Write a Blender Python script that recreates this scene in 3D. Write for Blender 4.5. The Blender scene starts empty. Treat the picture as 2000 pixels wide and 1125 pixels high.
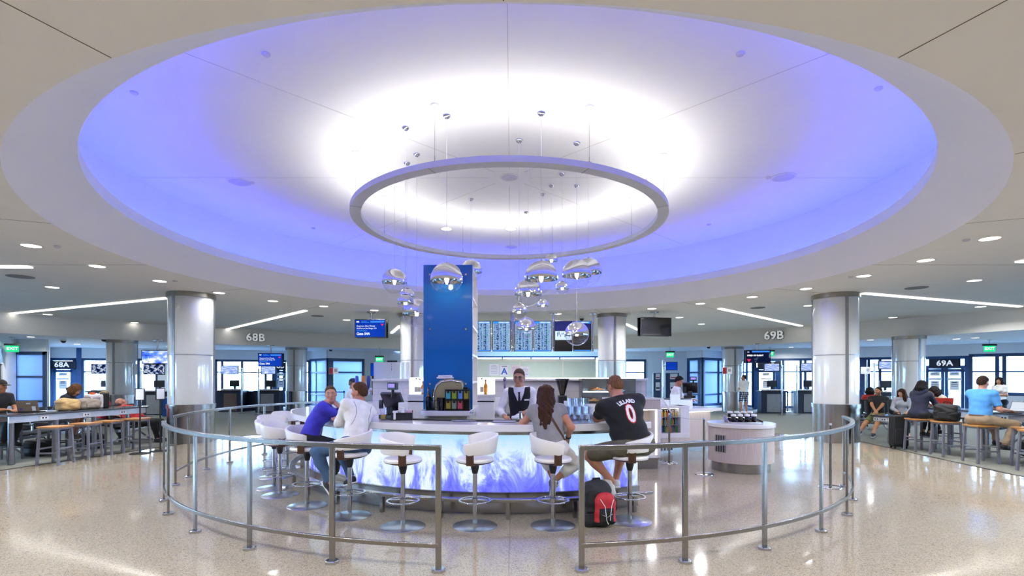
import bpy, bmesh, math, random
import numpy as np
from mathutils import Vector, Matrix
random.seed(7)
PI = math.pi
SC = bpy.context.scene
COL = SC.collection
FPX, HORIZON, EYE = 1010.0, 737.0, 1.7
CX, CY = -0.05, 10.1            # centre of the round bar and of the ceiling dome


def P(px, py, d):
    return Vector(((px - 1000) / FPX * d, d, EYE + (HORIZON - py) / FPX * d))


def G(px, d):
    return ((px - 1000) / FPX * d, d)


def R(a):
    return math.radians(a)


# ---------------------------------------------------------------- tagging
def tag(o, label=None, cat=None, group=None, kind=None):
    if label: o['label'] = label
    if cat: o['category'] = cat
    if group: o['group'] = group
    if kind: o['kind'] = kind
    return o


def thing(name, label, cat, loc=(0, 0, 0), rz=0.0, group=None, kind=None):
    o = bpy.data.objects.new(name, None)
    o.empty_display_size = 0.1
    COL.objects.link(o)
    o.location = loc
    o.rotation_euler = (0, 0, rz)
    return tag(o, label, cat, group, kind)


def kids(o):
    return [c for c in COL.objects if c.parent == o]


def dup(o, loc=None, rz=None, label=None, group=None, parent=None):
    c = o.copy()
    COL.objects.link(c)
    if parent is not None: c.parent = parent
    if loc is not None: c.location = loc
    if rz is not None: c.rotation_euler = (0, 0, rz)
    if label: c['label'] = label
    if group: c['group'] = group
    for ch in list(o.children):
        dup(ch, parent=c)
    return c


# ---------------------------------------------------------------- mesh builder
class MB:
    def __init__(self):
        self.v = []; self.f = []; self.m = []; self.mi = 0

    def add(self, vs, fs):
        b = len(self.v)
        self.v += [tuple(x) for x in vs]
        for f in fs:
            self.f.append(tuple(i + b for i in f)); self.m.append(self.mi)
        return self

    def box(self, c, s, rz=0.0, rot=None):
        x, y, z = s[0] / 2, s[1] / 2, s[2] / 2
        vs = [Vector((sx * x, sy * y, sz * z)) for sx in (-1, 1) for sy in (-1, 1) for sz in (-1, 1)]
        m = rot if rot is not None else Matrix.Rotation(rz, 3, 'Z')
        vs = [m @ v + Vector(c) for v in vs]
        return self.add(vs, [(0, 1, 3, 2), (4, 6, 7, 5), (0, 4, 5, 1), (2, 3, 7, 6), (0, 2, 6, 4), (1, 5, 7, 3)])

    def bar(self, a, b, w, h, up=(0, 0, 1)):
        a, b = Vector(a), Vector(b)
        d = (b - a); L = d.length; d = d / L
        u = Vector(up)
        s = d.cross(u)
        if s.length < 1e-4: s = d.cross(Vector((1, 0, 0)))
        s.normalize(); u = s.cross(d)
        m = Matrix((d, s, u)).transposed()
        return self.box((a + b) / 2, (L, w, h), rot=m)

    def tube(self, pts, r, n=12, closed=False, cap=True):
        pts = [Vector(p) for p in pts]
        N = len(pts)
        rs = r if isinstance(r, (list, tuple)) else [r] * N
        vs = []; prev = None
        for i, p in enumerate(pts):
            if closed:
                t = pts[(i + 1) % N] - pts[i - 1]
            else:
                t = pts[min(i + 1, N - 1)] - pts[max(i - 1, 0)]
            t.normalize()
            if prev is None:
                ref = Vector((0, 0, 1)) if abs(t.z) < .9 else Vector((1, 0, 0))
            else:
                ref = prev
            u = ref - t * ref.dot(t); u.normalize(); prev = u
            w = t.cross(u)
            for k in range(n):
                a = 2 * PI * k / n
                vs.append(p + (u * math.cos(a) + w * math.sin(a)) * rs[i])
        fs = []
        for i in range(N if closed else N - 1):
            j = (i + 1) % N
            for k in range(n):
                l = (k + 1) % n
                fs.append((i * n + k, i * n + l, j * n + l, j * n + k))
        if cap and not closed:
            fs.append(tuple(range(n - 1, -1, -1)))
            fs.append(tuple((N - 1) * n + k for k in range(n)))
        return self.add(vs, fs)

    def cyl(self, a, b, r, r2=None, n=20):
        return self.tube([a, b], [r, r if r2 is None else r2], n)

    def lathe(self, prof, c=(0, 0, 0), n=32, a0=0.0, a1=2 * PI, loop=False):
        """prof: (r,z) list swept about the vertical through c. loop: profile is a closed section."""
        full = abs(a1 - a0 - 2 * PI) < 1e-6
        m = len(prof); cnt = n if full else n + 1
        vs = []
        for i in range(cnt):
            a = a0 + (a1 - a0) * i / n
            ca, sa = math.cos(a), math.sin(a)
            for (r, z) in prof:
                vs.append((c[0] + r * ca, c[1] + r * sa, c[2] + z))
        fs = []
        mm = m if loop else m - 1
        for i in range(n):
            j = (i + 1) % cnt
            for k in range(mm):
                l = (k + 1) % m
                f = (i * m + k, j * m + k, j * m + l, i * m + l)
                fs.append(f)
        if loop and not full:
            fs.append(tuple(range(m)))
            fs.append(tuple((cnt - 1) * m + k for k in range(m - 1, -1, -1)))
        return self.add(vs, fs)

    def disc(self, c, r, n=24, r0=0.0, down=False):
        if r0 > 0:
            self.lathe([(r0, 0), (r, 0)] if down else [(r, 0), (r0, 0)], c, n)
            return self
        vs = [(c[0] + r * math.cos(2 * PI * k / n), c[1] + r * math.sin(2 * PI * k / n), c[2]) for k in range(n)]
        f = tuple(range(n))
        return self.add(vs, [f[::-1] if down else f])

    def prism(self, poly, z0, z1):
        n = len(poly)
        vs = [(x, y, z0) for x, y in poly] + [(x, y, z1) for x, y in poly]
        fs = [tuple(range(n - 1, -1, -1)), tuple(range(n, 2 * n))]
        for i in range(n):
            j = (i + 1) % n
            fs.append((i, j, n + j, n + i))
        return self.add(vs, fs)

    def sphere(self, c, r, n=20, m=12, sc=(1, 1, 1), z0=-1.0, z1=1.0):
        prof = []
        for i in range(m + 1):
            t = math.asin(z0) + (math.asin(z1) - math.asin(z0)) * i / m
            prof.append((r * math.cos(t), r * math.sin(t)))
        b = len(self.v)
        self.lathe(prof, (0, 0, 0), n)
        for i in range(b, len(self.v)):
            x, y, z = self.v[i]
            self.v[i] = (c[0] + x * sc[0], c[1] + y * sc[1], c[2] + z * sc[2])
        return self

    def quad(self, a, b, c, d):
        return self.add([a, b, c, d], [(0, 1, 2, 3)])

    def xf(self, M):
        self.v = [tuple(M @ Vector(v)) for v in self.v]
        return self

    def build(self, name, mats, parent=None, smooth=40, bev=0.0, seg=2, weld=True, loc=None, rz=None):
        me = bpy.data.meshes.new(name)
        me.from_pydata(self.v, [], self.f)
        if not isinstance(mats, (list, tuple)): mats = [mats]
        for mt in mats: me.materials.append(mt)
        if len(mats) > 1:
            me.polygons.foreach_set('material_index', self.m)
        me.update()
        bm = bmesh.new(); bm.from_mesh(me)
        if weld: bmesh.ops.remove_doubles(bm, verts=bm.verts, dist=1e-5)
        bmesh.ops.recalc_face_normals(bm, faces=bm.faces)
        bm.to_mesh(me); bm.free()
        if smooth:
            me.polygons.foreach_set('use_smooth', [True] * len(me.polygons))
            me.set_sharp_from_angle(angle=R(smooth))
        o = bpy.data.objects.new(name, me)
        COL.objects.link(o)
        if parent is not None: o.parent = parent
        if loc is not None: o.location = loc
        if rz is not None: o.rotation_euler = (0, 0, rz)
        if bev > 0:
            md = o.modifiers.new('bevel', 'BEVEL')
            md.width = bev; md.segments = seg; md.limit_method = 'ANGLE'; md.angle_limit = R(40)
            md.harden_normals = False
        return o


def circ(r, n=48, c=(0, 0), a0=0.0, a1=2 * PI, full=True):
    m = n if full else n + 1
    return [(c[0] + r * math.cos(a0 + (a1 - a0) * i / n), c[1] + r * math.sin(a0 + (a1 - a0) * i / n)) for i in range(m)]


# ---------------------------------------------------------------- materials
def rgb(h):
    h = h.lstrip('#')
    c = [int(h[i:i + 2], 16) / 255 for i in (0, 2, 4)]
    return tuple(x / 12.92 if x <= .04045 else ((x + .055) / 1.055) ** 2.4 for x in c)


MATS = {}


class NT:
    """small node helper"""
    def __init__(self, name):
        self.mat = bpy.data.materials.new(name)
        self.mat.use_nodes = True
        self.t = self.mat.node_tree
        self.t.nodes.clear()
        self.out = self.n('ShaderNodeOutputMaterial')

    def n(self, typ, **kw):
        nd = self.t.nodes.new(typ)
        for k, v in kw.items():
            if k.startswith('_'):
                setattr(nd, k[1:], v)
            else:
                nd.inputs[k.replace('__', ' ')].default_value = v
        return nd

    def l(self, a, ao, b, bi):
        self.t.links.new(a.outputs[ao], b.inputs[bi])

    def ramp(self, stops, interp='LINEAR'):
        nd = self.n('ShaderNodeValToRGB')
        cr = nd.color_ramp
        cr.interpolation = interp
        while len(cr.elements) < len(stops): cr.elements.new(0.5)
        for e, (p, c) in zip(cr.elements, stops):
            e.position = p
            e.color = (c[0], c[1], c[2], 1) if not isinstance(c, float) else (c, c, c, 1)
        return nd

    def math(self, op, a, b=None, clamp=False):
        nd = self.n('ShaderNodeMath'); nd.operation = op; nd.use_clamp = clamp
        for i, x in enumerate((a, b)):
            if x is None: continue
            if isinstance(x, (int, float)): nd.inputs[i].default_value = x
            else: self.t.links.new(x[0].outputs[x[1]], nd.inputs[i])
        return nd


def M(name, col, rough=.5, metal=0., var=.08, scale=6., bump=0., bscale=60., coat=0., spec=.5, emis=0., sheen=0.):
    if name in MATS: return MATS[name]
    t = NT(name)
    c = rgb(col) if isinstance(col, str) else col
    p = t.n('ShaderNodeBsdfPrincipled')
    p.inputs['Metallic'].default_value = metal
    p.inputs['Roughness'].default_value = rough
    p.inputs['Coat Weight'].default_value = coat
    p.inputs['Specular IOR Level'].default_value = spec
    if sheen: p.inputs['Sheen Weight'].default_value = sheen
    tc = t.n('ShaderNodeTexCoord')
    nz = t.n('ShaderNodeTexNoise', Scale=scale, Detail=4.0)
    t.l(tc, 'Object', nz, 'Vector')
    lo = tuple(max(0, x * (1 - var)) for x in c); hi = tuple(min(1, x * (1 + var)) for x in c)
    r = t.ramp([(.3, lo), (.7, hi)])
    t.l(nz, 'Fac', r, 'Fac')
    t.l(r, 'Color', p, 'Base Color')
    if emis:
        t.l(r, 'Color', p, 'Emission Color'); p.inputs['Emission Strength'].default_value = emis
    if bump:
        nb = t.n('ShaderNodeTexNoise', Scale=bscale, Detail=3.0)
        t.l(tc, 'Object', nb, 'Vector')
        b = t.n('ShaderNodeBump', Strength=bump, Distance=.01)
        t.l(nb, 'Fac', b, 'Height'); t.l(b, 'Normal', p, 'Normal')
    t.l(p, 'BSDF', t.out, 'Surface')
    MATS[name] = t.mat
    return t.mat


def EM(name, col, strength=1.0):
    if name in MATS: return MATS[name]
    t = NT(name)
    c = rgb(col) if isinstance(col, str) else col
    e = t.n('ShaderNodeEmission', Strength=strength)
    e.inputs['Color'].default_value = (*c, 1)
    t.l(e, 'Emission', t.out, 'Surface')
    MATS[name] = t.mat
    return t.mat


def GLASS(name, tint=(1, 1, 1), refl=.12, rough=.0, body=.0, bodycol=(.8, .9, 1)):
    """thin sheet glass: clear, with a Fresnel mirror and, for frosted sheets, a share of diffuse body"""
    if name in MATS: return MATS[name]
    t = NT(name)
    tr = t.n('ShaderNodeBsdfTransparent'); tr.inputs['Color'].default_value = (*tint, 1)
    gl = t.n('ShaderNodeBsdfGlossy', Roughness=rough)
    gl.inputs['Color'].default_value = (1, 1, 1, 1)
    fr = t.n('ShaderNodeLayerWeight', Blend=.5)
    m0 = t.math('POWER', (fr, 'Facing'), 4.0)
    m1 = t.math('MULTIPLY', (m0, 0), .75)
    m2 = t.math('ADD', (m1, 0), .02 + refl * .15, True)
    mx = t.n('ShaderNodeMixShader')
    t.l(m2, 0, mx, 'Fac')
    t.t.links.new(tr.outputs[0], mx.inputs[1]); t.t.links.new(gl.outputs[0], mx.inputs[2])
    last = mx
    if body > 0:
        tl = t.n('ShaderNodeBsdfTranslucent'); tl.inputs['Color'].default_value = (*bodycol, 1)
        df = t.n('ShaderNodeBsdfDiffuse'); df.inputs['Color'].default_value = (*bodycol, 1)
        ad = t.n('ShaderNodeMixShader'); ad.inputs['Fac'].default_value = .35
        t.t.links.new(tl.outputs[0], ad.inputs[1]); t.t.links.new(df.outputs[0], ad.inputs[2])
        m3 = t.n('ShaderNodeMixShader'); m3.inputs['Fac'].default_value = body
        t.t.links.new(mx.outputs[0], m3.inputs[1]); t.t.links.new(ad.outputs[0], m3.inputs[2])
        last = m3
    t.l(last, 0, t.out, 'Surface')
    MATS[name] = t.mat
    return t.mat


def brushed(name, col, rough=.28, stretch=(1, 1, 60), aniso=0.0):
    if name in MATS: return MATS[name]
    t = NT(name)
    c = rgb(col)
    p = t.n('ShaderNodeBsdfPrincipled', Metallic=1.0)
    tc = t.n('ShaderNodeTexCoord'); mp = t.n('ShaderNodeMapping')
    mp.inputs['Scale'].default_value = stretch
    nz = t.n('ShaderNodeTexNoise', Scale=8.0, Detail=2.0)
    t.l(tc, 'Object', mp, 'Vector'); t.l(mp, 'Vector', nz, 'Vector')
    r = t.ramp([(.3, tuple(x * .96 for x in c)), (.7, tuple(min(1, x * 1.03) for x in c))])
    r2 = t.ramp([(.3, rough * .93), (.7, rough * 1.07)])
    t.l(nz, 'Fac', r, 'Fac'); t.l(nz, 'Fac', r2, 'Fac')
    t.l(r, 'Color', p, 'Base Color'); t.l(r2, 'Color', p, 'Roughness')
    t.l(p, 'BSDF', t.out, 'Surface')
    MATS[name] = t.mat
    return t.mat


def woodm(name, c1, c2, rough=.45, stretch=(14, 14, 1.2), scale=3.0):
    if name in MATS: return MATS[name]
    t = NT(name)
    p = t.n('ShaderNodeBsdfPrincipled', Roughness=rough)
    tc = t.n('ShaderNodeTexCoord'); mp = t.n('ShaderNodeMapping')
    mp.inputs['Scale'].default_value = stretch
    nz = t.n('ShaderNodeTexNoise', Scale=scale, Detail=5.0, Distortion=.6)
    t.l(tc, 'Object', mp, 'Vector'); t.l(mp, 'Vector', nz, 'Vector')
    r = t.ramp([(.3, rgb(c1)), (.7, rgb(c2))])
    t.l(nz, 'Fac', r, 'Fac'); t.l(r, 'Color', p, 'Base Color')
    t.l(p, 'BSDF', t.out, 'Surface')
    MATS[name] = t.mat
    return t.mat


def tilem(name, col, groove, sx, sz, rough=.3, gw=.004):
    """panel material with a running grid of fine joints on vertical faces"""
    if name in MATS: return MATS[name]
    t = NT(name)
    p = t.n('ShaderNodeBsdfPrincipled', Roughness=rough)
    tc = t.n('ShaderNodeTexCoord'); sep = t.n('ShaderNodeSeparateXYZ')
    t.l(tc, 'Object', sep, 'Vector')
    s = t.math('ADD', (sep, 'X'), (sep, 'Y'))
    cb = t.n('ShaderNodeCombineXYZ'); t.l(s, 0, cb, 'X'); t.l(sep, 'Z', cb, 'Y')
    br = t.n('ShaderNodeTexBrick')
    br.inputs['Color1'].default_value = (*rgb(col), 1)
    br.inputs['Color2'].default_value = (*[min(1, x * 1.04) for x in rgb(col)], 1)
    br.inputs['Mortar'].default_value = (*rgb(groove), 1)
    br.inputs['Scale'].default_value = 1.0
    br.inputs['Mortar Size'].default_value = gw
    br.inputs['Brick Width'].default_value = sx
    br.inputs['Row Height'].default_value = sz
    t.l(cb, 'Vector', br, 'Vector'); t.l(br, 'Color', p, 'Base Color')
    t.l(p, 'BSDF', t.out, 'Surface')
    MATS[name] = t.mat
    return t.mat


# ---------------------------------------------------------------- lettering
def text(s, size, mat, parent=None, loc=(0, 0, 0), rot=(PI / 2, 0, 0), ext=.0, ax='CENTER', name='lettering', spacing=1.0, bold=0.0, sx=1.0, label=None):
    cu = bpy.data.curves.new('text_curve', 'FONT')
    cu.body = s; cu.size = size; cu.extrude = ext; cu.align_x = ax; cu.align_y = 'CENTER'
    cu.space_character = spacing; cu.offset = bold
    cu.resolution_u = 3
    o = bpy.data.objects.new('text_temp', cu)
    COL.objects.link(o)
    dg = bpy.context.evaluated_depsgraph_get()
    me = bpy.data.meshes.new_from_object(o.evaluated_get(dg))
    COL.objects.unlink(o); bpy.data.objects.remove(o)
    me.materials.clear(); me.materials.append(mat)
    m = bpy.data.objects.new(name, me)
    COL.objects.link(m)
    m.location = loc; m.rotation_euler = rot
    m.scale = (sx, 1, 1)
    if parent is not None: m.parent = parent
    if label: m['label'] = label
    return m


def area(name, loc, size, power, col=(1, 1, 1), rot=(0, 0, 0), shape='DISK', parent=None, spread=None):
    l = bpy.data.lights.new(name, 'AREA')
    l.shape = shape; l.size = size; l.energy = power; l.color = col
    if spread: l.spread = spread
    o = bpy.data.objects.new(name, l)
    COL.objects.link(o); o.location = loc; o.rotation_euler = rot
    if parent is not None: o.parent = parent
    return o
# ================================================================ camera, world, view
cam_d = bpy.data.cameras.new('camera')
cam = bpy.data.objects.new('camera', cam_d)
COL.objects.link(cam)
cam.location = (0, 0, EYE)
cam.rotation_euler = (PI / 2, 0, 0)
cam_d.sensor_width = 36; cam_d.sensor_fit = 'HORIZONTAL'
cam_d.lens = FPX / 2000 * 36
cam_d.shift_y = (HORIZON - 562.5) / 2000
cam_d.clip_start = .05; cam_d.clip_end = 400
SC.camera = cam
SC.view_settings.view_transform = 'Standard'
SC.view_settings.look = 'None'
SC.view_settings.gamma = 1
SC.view_settings.use_curve_mapping = False
SC.view_settings.exposure = 0.1
SC.cycles.use_denoising = True
SC.cycles.max_bounces = 10
SC.cycles.diffuse_bounces = 5
SC.cycles.glossy_bounces = 5
SC.cycles.transparent_max_bounces = 16
SC.cycles.caustics_reflective = False
SC.cycles.caustics_refractive = False
SC.cycles.sample_clamp_indirect = 6

w = bpy.data.worlds.new('world'); SC.world = w; w.use_nodes = True
wt = w.node_tree; wt.nodes.clear()
wo = wt.nodes.new('ShaderNodeOutputWorld'); wb = wt.nodes.new('ShaderNodeBackground')
wc = wt.nodes.new('ShaderNodeTexCoord'); ws = wt.nodes.new('ShaderNodeSeparateXYZ'); wr = wt.nodes.new('ShaderNodeValToRGB')
wt.links.new(wc.outputs['Generated'], ws.inputs[0]); wt.links.new(ws.outputs['Z'], wr.inputs[0])
wr.color_ramp.elements[0].position = 0.0; wr.color_ramp.elements[0].color = (.42, .68, 1, 1)
wr.color_ramp.elements[1].position = .6; wr.color_ramp.elements[1].color = (.22, .46, 1, 1)
wt.links.new(wr.outputs['Color'], wb.inputs['Color']); wb.inputs['Strength'].default_value = 33.0
wt.links.new(wb.outputs[0], wo.inputs[0])

# ================================================================ palette
m_ceil = M('ceiling_paint', 'f0eeea', .85, var=.015, scale=1.5)
m_dome = M('dome_paint', 'eeeeee', .85, var=.01, scale=1.5)
m_soffit = M('soffit_paint', 'e4e2dd', .8, var=.02, scale=1.5)
m_low = M('gate_ceiling_paint', 'e2e5ea', .85, var=.02)
m_wall = M('wall_paint', 'e4e7e9', .75, var=.02)
m_white = M('white_laminate', 'eeeef0', .35, var=.02)
m_solid = M('white_solid_surface', 'e9e8ec', .16, var=.02, coat=.3)
m_steel = brushed('brushed_steel', 'a8a4a0', .24)
m_steelh = brushed('brushed_steel_rail', '9a9690', .25, (40, 40, 2))
m_chrome = M('chrome', 'e8e8ea', .03, 1.0, var=.01)
m_satin = M('satin_chrome', 'c4c6c8', .16, 1.0, var=.04)
m_dark = M('black_plastic', '16181c', .35, var=.15)
m_black = M('matt_black', '0c0d10', .6, var=.15)
m_frame = M('slate_blue_frame', '213f68', .4, var=.06)
m_frame2 = M('dark_slate_frame', '2a3f5e', .4, var=.06)
m_door = M('blue_door_paint', '204b80', .35, var=.06)
m_glass = GLASS('clear_glass', (.96, .99, 1), .1)
m_frost = GLASS('frosted_glass', (.9, .96, 1), .05, .1, .94, (.30, .36, .45))
m_shelfglass = GLASS('shelf_glass', (.86, .95, .97), .3)
m_paper = M('white_paper', 'e8eaee', .7, var=.02)
m_ink = M('dark_ink', '23262c', .6)
m_letter = M('white_lettering', 'e6eaee', .5, var=.01)
m_colpan = M('column_glass_panel', 'd2d4d2', .07, var=.015, scale=2, coat=.6)
m_red = M('red_plastic', 'b3202c', .4)
m_brownwood = woodm('walnut_ply', '3a2419', '4f3222', .4)
m_oakstool = woodm('golden_oak', '9a6a36', 'b98348', .4, (2, 14, 14))
m_panelwood = woodm('bleached_wood', 'b7aaa4', 'c9beb8', .4, (22, 22, 1.0))
m_siglet = M('sign_letter_added_glow', 'eef2f6', .5, emis=.55)  # glow added to the sign letters to make them brighter
m_chan = M('channel_letter_added_glow', 'eef2f6', .5, emis=.3)  # slight glow put into the soffit letters so they read bright
m_carbon = M('dark_counter', '2e3138', .3)

# ---- terrazzo
t = NT('terrazzo')
p = t.n('ShaderNodeBsdfPrincipled', Roughness=.1)
p.inputs['Specular IOR Level'].default_value = .45
tc = t.n('ShaderNodeTexCoord')
v1 = t.n('ShaderNodeTexVoronoi', Scale=150.0); t.l(tc, 'Object', v1, 'Vector')
v2 = t.n('ShaderNodeTexVoronoi', Scale=70.0); t.l(tc, 'Object', v2, 'Vector')
nz = t.n('ShaderNodeTexNoise', Scale=.35, Detail=3.0); t.l(tc, 'Object', nz, 'Vector')
hs = t.n('ShaderNodeSeparateColor'); t.l(v1, 'Color', hs, 'Color')
r1 = t.ramp([(0.0, rgb('4a4338')), (.10, rgb('716655')), (.22, rgb('a0957f')), (.6, rgb('aaa08c')), (1.0, rgb('bbb2a1'))], 'CONSTANT')
t.l(hs, 'Red', r1, 'Fac')
hs2 = t.n('ShaderNodeSeparateColor'); t.l(v2, 'Color', hs2, 'Color')
r2 = t.ramp([(0.0, rgb('8a806b')), (.12, rgb('a99f8c')), (1.0, rgb('b5ab99'))], 'CONSTANT')
t.l(hs2, 'Green', r2, 'Fac')
mx = t.n('ShaderNodeMix'); mx.data_type = 'RGBA'; mx.inputs[0].default_value = .4
t.t.links.new(r1.outputs[0], mx.inputs[6]); t.t.links.new(r2.outputs[0], mx.inputs[7])
mm = t.n('ShaderNodeMix'); mm.data_type = 'RGBA'; mm.blend_type = 'MULTIPLY'; mm.inputs[0].default_value = 1.0
r3 = t.ramp([(.3, (.92, .91, .90)), (.7, (1, 1, 1))]); t.l(nz, 'Fac', r3, 'Fac')
t.t.links.new(mx.outputs[2], mm.inputs[6]); t.t.links.new(r3.outputs[0], mm.inputs[7])
t.t.links.new(mm.outputs[2], p.inputs['Base Color'])
rr = t.ramp([(.35, .06), (.65, .15)]); t.l(nz, 'Fac', rr, 'Fac'); t.l(rr, 'Color', p, 'Roughness')
wv = t.n('ShaderNodeTexNoise', Scale=1.6, Detail=1.0); t.l(tc, 'Object', wv, 'Vector')
bp = t.n('ShaderNodeBump', Strength=.035, Distance=.02); t.l(wv, 'Fac', bp, 'Height'); t.l(bp, 'Normal', p, 'Normal')
t.l(p, 'BSDF', t.out, 'Surface')
m_terrazzo = t.mat
m_carpet = M('grey_green_carpet', '7d7d73', .95, var=.12, scale=40, bump=.4, bscale=300, spec=.1)

# ================================================================ floor
TZ = [(-16, -14), (-11.2, 2), (-9.75, 7), (-9.3, 9.6), (-8.1, 14.3), (-7.6, 15.2), (0, 15.6), (7.9, 15.75), (9.25, 14.0), (8.75, 9), (9.2, 5), (10.5, 0), (16, -14)]
b = MB(); b.prism(TZ, -.05, 0.0)
fl = b.build('floor', m_terrazzo, smooth=0); tag(fl, kind='structure')
jb = MB()
jb.bar((-.06, -2, .0006), (-.02, 6.4, .0006), .006, .001)
for (a, c) in (((3.2, 1.0), (9.0, 7.0)), ((-3.2, 1.0), (-9.5, 7.0)), ((9.0, 9.4), (6.0, 10.8)), ((-9.2, 9.4), (-6.0, 10.8))):
    jb.bar((a[0], a[1], .0006), (c[0], c[1], .0006), .004, .001)
jb.build('joint_strip', M('zinc_joint', '7d766a', .5), fl)
b = MB(); b.box((0, 12, -.035), (90, 80, .05))
cf = b.build('floor_carpet', m_carpet, smooth=0); tag(cf, kind='structure')
b = MB()
for i in range(1, len(TZ) - 2):
    b.bar((*TZ[i], .002), (*TZ[i + 1], .002), .05, .008)
tag(b.build('trim_1', M('dark_edge_strip', '24221f', .6), smooth=0), kind='structure')
# apron outside
b = MB(); b.box((0, 70, -.6), (400, 300, .2))
tag(b.build('ground_apron', M('apron_concrete', 'b9bcc0', .9, var=.06, scale=.3), smooth=0), kind='structure')

# ================================================================ ceiling with the dome
ZC, ZL, ZD = 3.9, 4.33, 5.6
R1, R2, R3 = 7.07, 6.46, 7.35
SCX, SCY, SR = -.85, 10.1, 18.0
N = 128
b = MB()
ci = circ(R1, N, (CX, CY)); co = circ(SR, N, (SCX, SCY))
b.add([(x, y, ZC) for x, y in ci] + [(x, y, ZC) for x, y in co], [(i, (i + 1) % N, N + (i + 1) % N, N + i) for i in range(N)])
ceil = b.build('ceiling', m_ceil, smooth=0); tag(ceil, kind='structure')
jb = MB()
for k in range(16):
    a = -PI / 2 + k * PI / 8
    dx, dy = math.cos(a), math.sin(a)
    jb.bar((CX + dx * (R1 + .01), CY + dy * (R1 + .01), ZC - .0012), (CX + dx * 10.2, CY + dy * 10.2, ZC - .0012), .008, .002)
for rr_ in (10.2, 14.2):
    pass
jb.build('control_joint', M('joint_dark', '6a655c', .9), ceil)  # dark joint lines of the flat ceiling
b = MB()
b.lathe([(R1, ZC), (R2, ZL), (R2, ZL + .18), (R2 + .1, ZL + .18), (R2 + .12, ZL + .06), (R3, ZL + .06), (R3, ZD), (0.001, ZD)], (CX, CY, 0), N)
dome = b.build('ceiling_dome', m_dome, smooth=30); tag(dome, kind='structure')
jb = MB()
for k in range(8):
    a = -PI / 2 + k * PI / 4
    dx, dy = math.cos(a), math.sin(a)
    jb.bar((CX + dx * .4, CY + dy * .4, ZD - .0012), (CX + dx * 7.2, CY + dy * 7.2, ZD - .0012), .006, .002)
jb.build('control_joint', M('joint_pale', 'b9b7b4', .9), dome)
# cove light strip lying in the trough behind the lip
b = MB(); b.lathe([(R2 + .22, .0), (R2 + .34, .0), (R2 + .34, .03), (R2 + .22, .03)], (CX, CY, ZL + .065), N, loop=True)
cs = b.build('cove_light_strip', EM('cove_blue_light', (.05, .072, 1.0), 30.0))
tag(cs, 'blue glowing strip light hidden behind the lip of the round ceiling recess', 'strip light')
# soffit band and lower gate ceiling
b = MB(); b.lathe([(SR, 3.2), (SR, ZC + .02)], (SCX, SCY, 0), N)
tag(b.build('trim_soffit', m_soffit, smooth=30), kind='structure')

# ================================================================ outer wall
NW = [0]; ND = [0]; NWL = [0]


def wall(A, B, z0=0.0, z1=3.25, th=.2, mat=None, name='wall'):
    b = MB(); b.bar((*A, (z0 + z1) / 2), (*B, (z0 + z1) / 2), th, z1 - z0)
    o = b.build(name, mat or m_wall, smooth=0); tag(o, kind='structure')
    return o


def lerp(A, B, u):
    return (A[0] + (B[0] - A[0]) * u, A[1] + (B[1] - A[1]) * u)


def window(A, B, z0=.1, z1=2.68, mull=(), trans=(1.98,), glass=None, frame=None, fw=.12, head=True, side=''):
    """a glazed bay standing between A and B, wall above it"""
    NW[0] += 1
    fm = frame or m_frame
    b = MB()
    A3 = lambda u, z: (*lerp(A, B, u), z)
    L = math.hypot(B[0] - A[0], B[1] - A[1])
    b.bar(A3(0, z1 - fw / 2), A3(1, z1 - fw / 2), .14, fw)
    b.bar(A3(0, z0 + fw / 2), A3(1, z0 + fw / 2), .14, fw)
    e = fw / 2 / L
    for u in [e] + list(mull) + [1 - e]:
        b.bar(A3(u, z0), A3(u, z1), .14 if u in (e, 1 - e) else .10, fw, (B[0] - A[0], B[1] - A[1], 0))
    for z in trans:
        b.bar(A3(0, z), A3(1, z), .10, .07)
    o = b.build('window_%d' % NW[0], fm, smooth=0); tag(o, kind='structure')
    b = MB(); b.bar(A3(0, (z0 + z1) / 2), A3(1, (z0 + z1) / 2), .012, z1 - z0 - .02)
    b.build('pane', glass or m_glass, o, smooth=0)
    if head:
        NWL[0] += 1
        wall(A, B, z1, 3.25, .16, name='wall_%shead' % (side or 'back_'))
        if z0 > .02: wall(A, B, 0, z0, .16, name='wall_%ssill' % (side or 'back_'))
    return o


def papers(par, A, B, u, z, w=.25, h=.34, off=.05, name='notice', lines=3):
    d = Vector((B[0] - A[0], B[1] - A[1], 0)).normalized()
    n = Vector((d.y, -d.x, 0))
    c = Vector((*lerp(A, B, u), z)) + n * off
    b = MB(); b.bar(c - d * w / 2, c + d * w / 2, .006, h)
    o = b.build(name, m_paper, par, smooth=0)
    b = MB()
    for i in range(lines):
        cc = c + n * .005 + Vector((0, 0, h * (.32 - i * .2)))
        ww = w * (.36 if i else .3)
        b.bar(cc - d * ww, cc + d * ww, .002, h * (.1 if i == 0 else .05))
    b.build('printed_lines', m_ink, o, smooth=0)
    return o


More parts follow.
